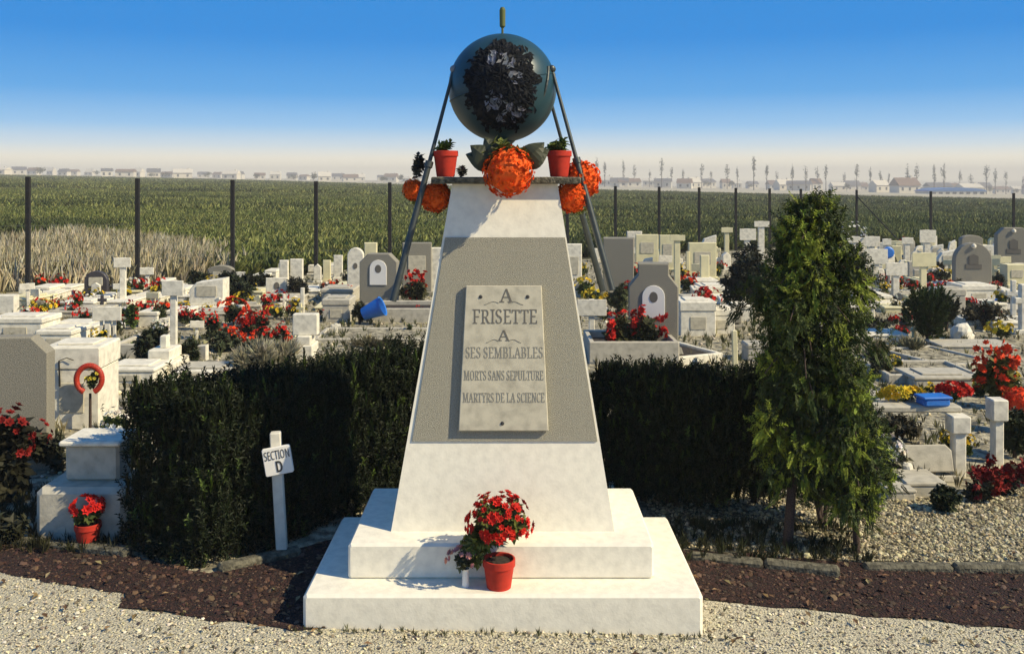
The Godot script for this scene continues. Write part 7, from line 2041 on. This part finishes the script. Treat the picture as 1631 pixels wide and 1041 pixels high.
	tag(flowers("flowers", Vector3(5.205, -0.099, -12.587), 0.223, 0.171, Color(.52, .018, .010), "x", "dots", 20, Color(.04, .05, .02), 40, 0.000, 0.00), "small red flower clump between the right graves", "flowers", "small red flower clumps between the right graves")
	tag(flowers("flowers", Vector3(2.797, -0.053, -19.415), 0.410, 0.324, Color(.62, .46, .03), "x", "dots", 20, Color(.04, .05, .02), 40, 0.000, 0.00), "small yellow flower clump between the right graves", "flowers", "small yellow flower clumps between the right graves")
	tag(marker("grave_marker", Vector3(3.788, -0.072, -19.192), 0.384, 0.054, 0.257, 0.148, M.cream, "x", -0.02, -0.22, "", 0.000), "small T-shaped board marker between the right graves", "grave marker", "small T-shaped markers between the right graves")
	headstone("headstone", "peak", Vector3(10.648, -0.202, -20.094), 0.210, 0.216, 0.050, M.white, "small low tablet standing between the right graves", 3, 0.38, "small tablets between the right graves")
	tag(flowers("flowers", Vector3(1.984, -0.038, -17.473), 0.374, 0.224, Color(.70, .06, .012), "x", "dots", 20, Color(.04, .05, .02), 40, 0.000, 0.00), "small orange flower clump between the right graves", "flowers", "small orange flower clumps between the right graves")
	tag(flowers("flowers", Vector3(1.344, -0.026, -13.717), 0.221, 0.208, Color(.70, .68, .62), "x", "dots", 20, Color(.04, .05, .02), 40, 0.000, 0.00), "small white flower clump between the right graves", "flowers", "small white flower clumps between the right graves")
	tag(flowers("flowers", Vector3(2.754, -0.052, -13.296), 0.292, 0.202, Color(.52, .018, .010), "x", "dots", 20, Color(.04, .05, .02), 40, 0.000, 0.00), "small red flower clump between the right graves", "flowers", "small red flower clumps between the right graves")
	var pp89 = thing("flower_pot", "small flower pot set between the right graves", "flower pot", Vector3(1.696, -0.032, -12.733), 0.0, "small flower pots between the right graves")
	pot(pp89, .085, .06, .15, M.red_pot)
	foliage(pp89, T.broad, Vector3(0, .2, 0), Vector3(.22, .16, .2), 26, .08, Color(.06, .08, .025), .9, 5)
	blossoms(pp89, Vector3(0, .23, 0), Vector3(.24, .18, .2), 14, .07, Color(.70, .06, .012))
	headstone("headstone", "cross", Vector3(6.035, -0.115, -15.664), 0.106, 0.303, 0.040, M.white, "small stone cross standing between the right graves", 0, -0.21, "small crosses between the right graves")
	tag(flowers("flowers", Vector3(7.501, -0.143, -19.196), 0.266, 0.299, Color(.52, .018, .010), "x", "dots", 20, Color(.04, .05, .02), 40, 0.000, 0.00), "small red flower clump between the right graves", "flowers", "small red flower clumps between the right graves")
	tag(flowers("flowers", Vector3(3.049, -0.058, -19.981), 0.296, 0.267, Color(.52, .018, .010), "x", "dots", 20, Color(.04, .05, .02), 40, 0.000, 0.00), "small red flower clump between the right graves", "flowers", "small red flower clumps between the right graves")
	tag(marker("grave_marker", Vector3(11.240, -0.214, -21.472), 0.493, 0.073, 0.276, 0.141, M.cream, "x", 0.03, -0.01, "", 0.000), "small T-shaped board marker between the right graves", "grave marker", "small T-shaped markers between the right graves")
	headstone("headstone", "slant", Vector3(6.775, -0.129, -13.763), 0.114, 0.217, 0.050, M.grey, "small low tablet standing between the right graves", 3, 0.04, "small tablets between the right graves")
	tag(flowers("flowers", Vector3(2.069, -0.039, -16.358), 0.336, 0.302, Color(.52, .018, .010), "x", "dots", 20, Color(.04, .05, .02), 40, 0.000, 0.00), "small red flower clump between the right graves", "flowers", "small red flower clumps between the right graves")
	tag(flowers("flowers", Vector3(8.897, -0.169, -16.597), 0.371, 0.213, Color(.62, .46, .03), "x", "dots", 20, Color(.04, .05, .02), 40, 0.000, 0.00), "small yellow flower clump between the right graves", "flowers", "small yellow flower clumps between the right graves")
	tag(flowers("flowers", Vector3(9.674, -0.184, -19.603), 0.289, 0.336, Color(.70, .06, .012), "x", "dots", 20, Color(.04, .05, .02), 40, 0.000, 0.00), "small orange flower clump between the right graves", "flowers", "small orange flower clumps between the right graves")
	var pp98 = thing("flower_pot", "small flower pot set between the right graves", "flower pot", Vector3(8.323, -0.158, -18.832), 0.0, "small flower pots between the right graves")
	pot(pp98, .085, .06, .15, M.concrete)
	foliage(pp98, T.broad, Vector3(0, .2, 0), Vector3(.22, .16, .2), 26, .08, Color(.06, .08, .025), .9, 5)
	blossoms(pp98, Vector3(0, .23, 0), Vector3(.24, .18, .2), 14, .07, Color(.52, .018, .010))
	headstone("headstone", "cross", Vector3(2.629, -0.050, -17.200), 0.174, 0.359, 0.040, M.white, "small stone cross standing between the right graves", 0, 0.10, "small crosses between the right graves")
	tag(flowers("flowers", Vector3(4.795, -0.091, -13.781), 0.280, 0.187, Color(.62, .46, .03), "x", "dots", 20, Color(.04, .05, .02), 40, 0.000, 0.00), "small yellow flower clump between the right graves", "flowers", "small yellow flower clumps between the right graves")
	tag(flowers("flowers", Vector3(7.635, -0.145, -18.620), 0.331, 0.256, Color(.70, .06, .012), "x", "dots", 20, Color(.04, .05, .02), 40, 0.000, 0.00), "small orange flower clump between the right graves", "flowers", "small orange flower clumps between the right graves")
	tag(marker("grave_marker", Vector3(10.622, -0.202, -20.746), 0.500, 0.065, 0.291, 0.160, M.cream, "x", 0.05, -0.36, "", 0.000), "small T-shaped board marker between the right graves", "grave marker", "small T-shaped markers between the right graves")
	headstone("headstone", "slant", Vector3(1.388, -0.026, -14.693), 0.150, 0.173, 0.050, M.grey, "small low tablet standing between the right graves", 3, 0.31, "small tablets between the right graves")
	tag(flowers("flowers", Vector3(6.420, -0.122, -15.215), 0.302, 0.241, Color(.62, .46, .03), "x", "dots", 20, Color(.04, .05, .02), 40, 0.000, 0.00), "small yellow flower clump between the right graves", "flowers", "small yellow flower clumps between the right graves")
	tag(flowers("flowers", Vector3(2.566, -0.049, -19.741), 0.382, 0.327, Color(.52, .018, .010), "x", "dots", 20, Color(.04, .05, .02), 40, 0.000, 0.00), "small red flower clump between the right graves", "flowers", "small red flower clumps between the right graves")
	tag(flowers("flowers", Vector3(9.473, -0.180, -19.521), 0.260, 0.279, Color(.70, .68, .62), "x", "dots", 20, Color(.04, .05, .02), 40, 0.000, 0.00), "small white flower clump between the right graves", "flowers", "small white flower clumps between the right graves")
	var pp107 = thing("flower_pot", "small flower pot set between the right graves", "flower pot", Vector3(7.819, -0.149, -19.715), 0.0, "small flower pots between the right graves")
	pot(pp107, .085, .06, .15, M.dark)
	foliage(pp107, T.broad, Vector3(0, .2, 0), Vector3(.22, .16, .2), 26, .08, Color(.06, .08, .025), .9, 5)
	blossoms(pp107, Vector3(0, .23, 0), Vector3(.24, .18, .2), 14, .07, Color(.70, .68, .62))
	headstone("headstone", "cross", Vector3(5.343, -0.102, -14.622), 0.120, 0.285, 0.040, M.white, "small stone cross standing between the right graves", 0, 0.06, "small crosses between the right graves")
	tag(flowers("flowers", Vector3(2.915, -0.055, -17.444), 0.364, 0.277, Color(.52, .018, .010), "x", "dots", 20, Color(.04, .05, .02), 40, 0.000, 0.00), "small red flower clump between the right graves", "flowers", "small red flower clumps between the right graves")
	tag(flowers("flowers", Vector3(8.109, -0.154, -17.411), 0.395, 0.325, Color(.70, .06, .012), "x", "dots", 20, Color(.04, .05, .02), 40, 0.000, 0.00), "small orange flower clump between the right graves", "flowers", "small orange flower clumps between the right graves")
	tag(marker("grave_marker", Vector3(10.808, -0.205, -21.019), 0.549, 0.057, 0.204, 0.136, M.cream, "x", 0.01, -0.19, "", 0.000), "small T-shaped board marker between the right graves", "grave marker", "small T-shaped markers between the right graves")
	headstone("headstone", "arch", Vector3(2.184, -0.041, -14.429), 0.190, 0.209, 0.050, M.concrete, "small low tablet standing between the right graves", 3, -0.29, "small tablets between the right graves")
	tag(flowers("flowers", Vector3(8.513, -0.162, -22.274), 0.313, 0.292, Color(.52, .018, .010), "x", "dots", 20, Color(.04, .05, .02), 40, 0.000, 0.00), "small red flower clump between the right graves", "flowers", "small red flower clumps between the right graves")
	tag(flowers("flowers", Vector3(8.089, -0.154, -21.376), 0.273, 0.388, Color(.70, .68, .62), "x", "dots", 20, Color(.04, .05, .02), 40, 0.000, 0.00), "small white flower clump between the right graves", "flowers", "small white flower clumps between the right graves")
	tag(flowers("flowers", Vector3(2.011, -0.038, -14.461), 0.274, 0.258, Color(.70, .68, .62), "x", "dots", 20, Color(.04, .05, .02), 40, 0.000, 0.00), "small white flower clump between the right graves", "flowers", "small white flower clumps between the right graves")
	var pp116 = thing("flower_pot", "small flower pot set between the right graves", "flower pot", Vector3(11.199, -0.213, -22.167), 0.0, "small flower pots between the right graves")
	pot(pp116, .085, .06, .15, M.concrete)
	foliage(pp116, T.broad, Vector3(0, .2, 0), Vector3(.22, .16, .2), 26, .08, Color(.06, .08, .025), .9, 5)
	blossoms(pp116, Vector3(0, .23, 0), Vector3(.24, .18, .2), 14, .07, Color(.70, .68, .62))
	headstone("headstone", "cross", Vector3(5.260, -0.100, -12.331), 0.088, 0.192, 0.040, M.cream, "small stone cross standing between the right graves", 0, -0.04, "small crosses between the right graves")
	tag(flowers("flowers", Vector3(5.323, -0.101, -14.833), 0.198, 0.274, Color(.52, .018, .010), "x", "dots", 20, Color(.04, .05, .02), 40, 0.000, 0.00), "small red flower clump between the right graves", "flowers", "small red flower clumps between the right graves")
	tag(flowers("flowers", Vector3(7.150, -0.136, -16.031), 0.327, 0.217, Color(.52, .018, .010), "x", "dots", 20, Color(.04, .05, .02), 40, 0.000, 0.00), "small red flower clump between the right graves", "flowers", "small red flower clumps between the right graves")
	tag(marker("grave_marker", Vector3(7.412, -0.141, -14.660), 0.274, 0.046, 0.173, 0.099, M.cream, "x", 0.01, -0.18, "", 0.000), "small T-shaped board marker between the right graves", "grave marker", "small T-shaped markers between the right graves")
	headstone("headstone", "slant", Vector3(6.223, -0.118, -12.799), 0.108, 0.148, 0.050, M.grey, "small low tablet standing between the right graves", 3, -0.09, "small tablets between the right graves")
	tag(flowers("flowers", Vector3(7.010, -0.133, -13.989), 0.270, 0.227, Color(.52, .018, .010), "x", "dots", 20, Color(.04, .05, .02), 40, 0.000, 0.00), "small red flower clump between the right graves", "flowers", "small red flower clumps between the right graves")
	tag(flowers("flowers", Vector3(9.028, -0.172, -20.076), 0.433, 0.321, Color(.70, .68, .62), "x", "dots", 20, Color(.04, .05, .02), 40, 0.000, 0.00), "small white flower clump between the right graves", "flowers", "small white flower clumps between the right graves")
	tag(flowers("flowers", Vector3(6.835, -0.130, -15.423), 0.204, 0.276, Color(.62, .46, .03), "x", "dots", 20, Color(.04, .05, .02), 40, 0.000, 0.00), "small yellow flower clump between the right graves", "flowers", "small yellow flower clumps between the right graves")
	var pp125 = thing("flower_pot", "small flower pot set between the right graves", "flower pot", Vector3(4.586, -0.087, -20.636), 0.0, "small flower pots between the right graves")
	pot(pp125, .085, .06, .15, M.concrete)
	foliage(pp125, T.broad, Vector3(0, .2, 0), Vector3(.22, .16, .2), 26, .08, Color(.06, .08, .025), .9, 5)
	blossoms(pp125, Vector3(0, .23, 0), Vector3(.24, .18, .2), 14, .07, Color(.70, .06, .012))
	headstone("headstone", "cross", Vector3(2.478, -0.047, -12.747), 0.086, 0.237, 0.040, M.dark, "small stone cross standing between the right graves", 0, -0.18, "small crosses between the right graves")
	tag(flowers("flowers", Vector3(9.690, -0.184, -20.718), 0.359, 0.258, Color(.62, .46, .03), "x", "dots", 20, Color(.04, .05, .02), 40, 0.000, 0.00), "small yellow flower clump between the right graves", "flowers", "small yellow flower clumps between the right graves")
	tag(flowers("flowers", Vector3(5.847, -0.111, -16.431), 0.255, 0.223, Color(.52, .018, .010), "x", "dots", 20, Color(.04, .05, .02), 40, 0.000, 0.00), "small red flower clump between the right graves", "flowers", "small red flower clumps between the right graves")
	tag(marker("grave_marker", Vector3(5.766, -0.110, -15.577), 0.354, 0.053, 0.170, 0.108, M.cream, "x", 0.03, -0.12, "", 0.000), "small T-shaped board marker between the right graves", "grave marker", "small T-shaped markers between the right graves")
	headstone("headstone", "peak", Vector3(10.132, -0.193, -19.604), 0.196, 0.253, 0.050, M.grey, "small low tablet standing between the right graves", 3, 0.31, "small tablets between the right graves")
	tag(flowers("flowers", Vector3(9.360, -0.178, -18.233), 0.266, 0.249, Color(.52, .018, .010), "x", "dots", 20, Color(.04, .05, .02), 40, 0.000, 0.00), "small red flower clump between the right graves", "flowers", "small red flower clumps between the right graves")
	tag(flowers("flowers", Vector3(3.629, -0.069, -18.763), 0.366, 0.247, Color(.70, .06, .012), "x", "dots", 20, Color(.04, .05, .02), 40, 0.000, 0.00), "small orange flower clump between the right graves", "flowers", "small orange flower clumps between the right graves")
	tag(flowers("flowers", Vector3(2.141, -0.041, -13.005), 0.224, 0.195, Color(.62, .46, .03), "x", "dots", 20, Color(.04, .05, .02), 40, 0.000, 0.00), "small yellow flower clump between the right graves", "flowers", "small yellow flower clumps between the right graves")
	var pp134 = thing("flower_pot", "small flower pot set between the right graves", "flower pot", Vector3(9.238, -0.176, -19.328), 0.0, "small flower pots between the right graves")
	pot(pp134, .085, .06, .15, M.white)
	foliage(pp134, T.broad, Vector3(0, .2, 0), Vector3(.22, .16, .2), 26, .08, Color(.06, .08, .025), .9, 5)
	blossoms(pp134, Vector3(0, .23, 0), Vector3(.24, .18, .2), 14, .07, Color(.70, .06, .012))
	headstone("headstone", "cross", Vector3(8.071, -0.153, -20.740), 0.173, 0.364, 0.040, M.white, "small stone cross standing between the right graves", 0, -0.20, "small crosses between the right graves")
	tag(flowers("flowers", Vector3(5.613, -0.107, -13.740), 0.251, 0.165, Color(.52, .018, .010), "x", "dots", 20, Color(.04, .05, .02), 40, 0.000, 0.00), "small red flower clump between the right graves", "flowers", "small red flower clumps between the right graves")
	tag(flowers("flowers", Vector3(7.594, -0.144, -20.683), 0.465, 0.277, Color(.52, .018, .010), "x", "dots", 20, Color(.04, .05, .02), 40, 0.000, 0.00), "small red flower clump between the right graves", "flowers", "small red flower clumps between the right graves")
	tag(marker("grave_marker", Vector3(3.250, -0.062, -20.131), 0.474, 0.064, 0.295, 0.147, M.white, "x", -0.06, 0.11, "", 0.000), "small T-shaped board marker between the right graves", "grave marker", "small T-shaped markers between the right graves")
	headstone("headstone", "slant", Vector3(2.274, -0.043, -17.171), 0.202, 0.178, 0.050, M.white, "small low tablet standing between the right graves", 3, 0.17, "small tablets between the right graves")
	tag(flowers("flowers", Vector3(6.058, -0.115, -17.053), 0.373, 0.279, Color(.62, .46, .03), "x", "dots", 20, Color(.04, .05, .02), 40, 0.000, 0.00), "small yellow flower clump between the right graves", "flowers", "small yellow flower clumps between the right graves")
	tag(flowers("flowers", Vector3(7.220, -0.137, -14.136), 0.251, 0.244, Color(.52, .018, .010), "x", "dots", 20, Color(.04, .05, .02), 40, 0.000, 0.00), "small red flower clump between the right graves", "flowers", "small red flower clumps between the right graves")
	tag(flowers("flowers", Vector3(7.051, -0.134, -20.266), 0.412, 0.340, Color(.70, .06, .012), "x", "dots", 20, Color(.04, .05, .02), 40, 0.000, 0.00), "small orange flower clump between the right graves", "flowers", "small orange flower clumps between the right graves")
	var pp143 = thing("flower_pot", "small flower pot set between the right graves", "flower pot", Vector3(5.462, -0.104, -13.062), 0.0, "small flower pots between the right graves")
	pot(pp143, .085, .06, .15, M.dark)
	foliage(pp143, T.broad, Vector3(0, .2, 0), Vector3(.22, .16, .2), 26, .08, Color(.06, .08, .025), .9, 5)
	blossoms(pp143, Vector3(0, .23, 0), Vector3(.24, .18, .2), 14, .07, Color(.70, .06, .012))
	headstone("headstone", "cross", Vector3(2.039, -0.039, -15.752), 0.145, 0.327, 0.040, M.cream, "small stone cross standing between the right graves", 0, -0.02, "small crosses between the right graves")
	tag(flowers("flowers", Vector3(8.567, -0.163, -16.071), 0.218, 0.295, Color(.70, .68, .62), "x", "dots", 20, Color(.04, .05, .02), 40, 0.000, 0.00), "small white flower clump between the right graves", "flowers", "small white flower clumps between the right graves")
	tag(flowers("flowers", Vector3(6.954, -0.132, -18.882), 0.415, 0.245, Color(.52, .018, .010), "x", "dots", 20, Color(.04, .05, .02), 40, 0.000, 0.00), "small red flower clump between the right graves", "flowers", "small red flower clumps between the right graves")
	tag(marker("grave_marker", Vector3(6.532, -0.124, -14.526), 0.249, 0.052, 0.169, 0.100, M.white, "x", 0.05, 0.29, "", 0.000), "small T-shaped board marker between the right graves", "grave marker", "small T-shaped markers between the right graves")
	headstone("headstone", "peak", Vector3(8.626, -0.164, -22.326), 0.265, 0.272, 0.050, M.concrete, "small low tablet standing between the right graves", 3, -0.34, "small tablets between the right graves")
	tag(flowers("flowers", Vector3(5.626, -0.107, -16.135), 0.247, 0.220, Color(.62, .46, .03), "x", "dots", 20, Color(.04, .05, .02), 40, 0.000, 0.00), "small yellow flower clump between the right graves", "flowers", "small yellow flower clumps between the right graves")
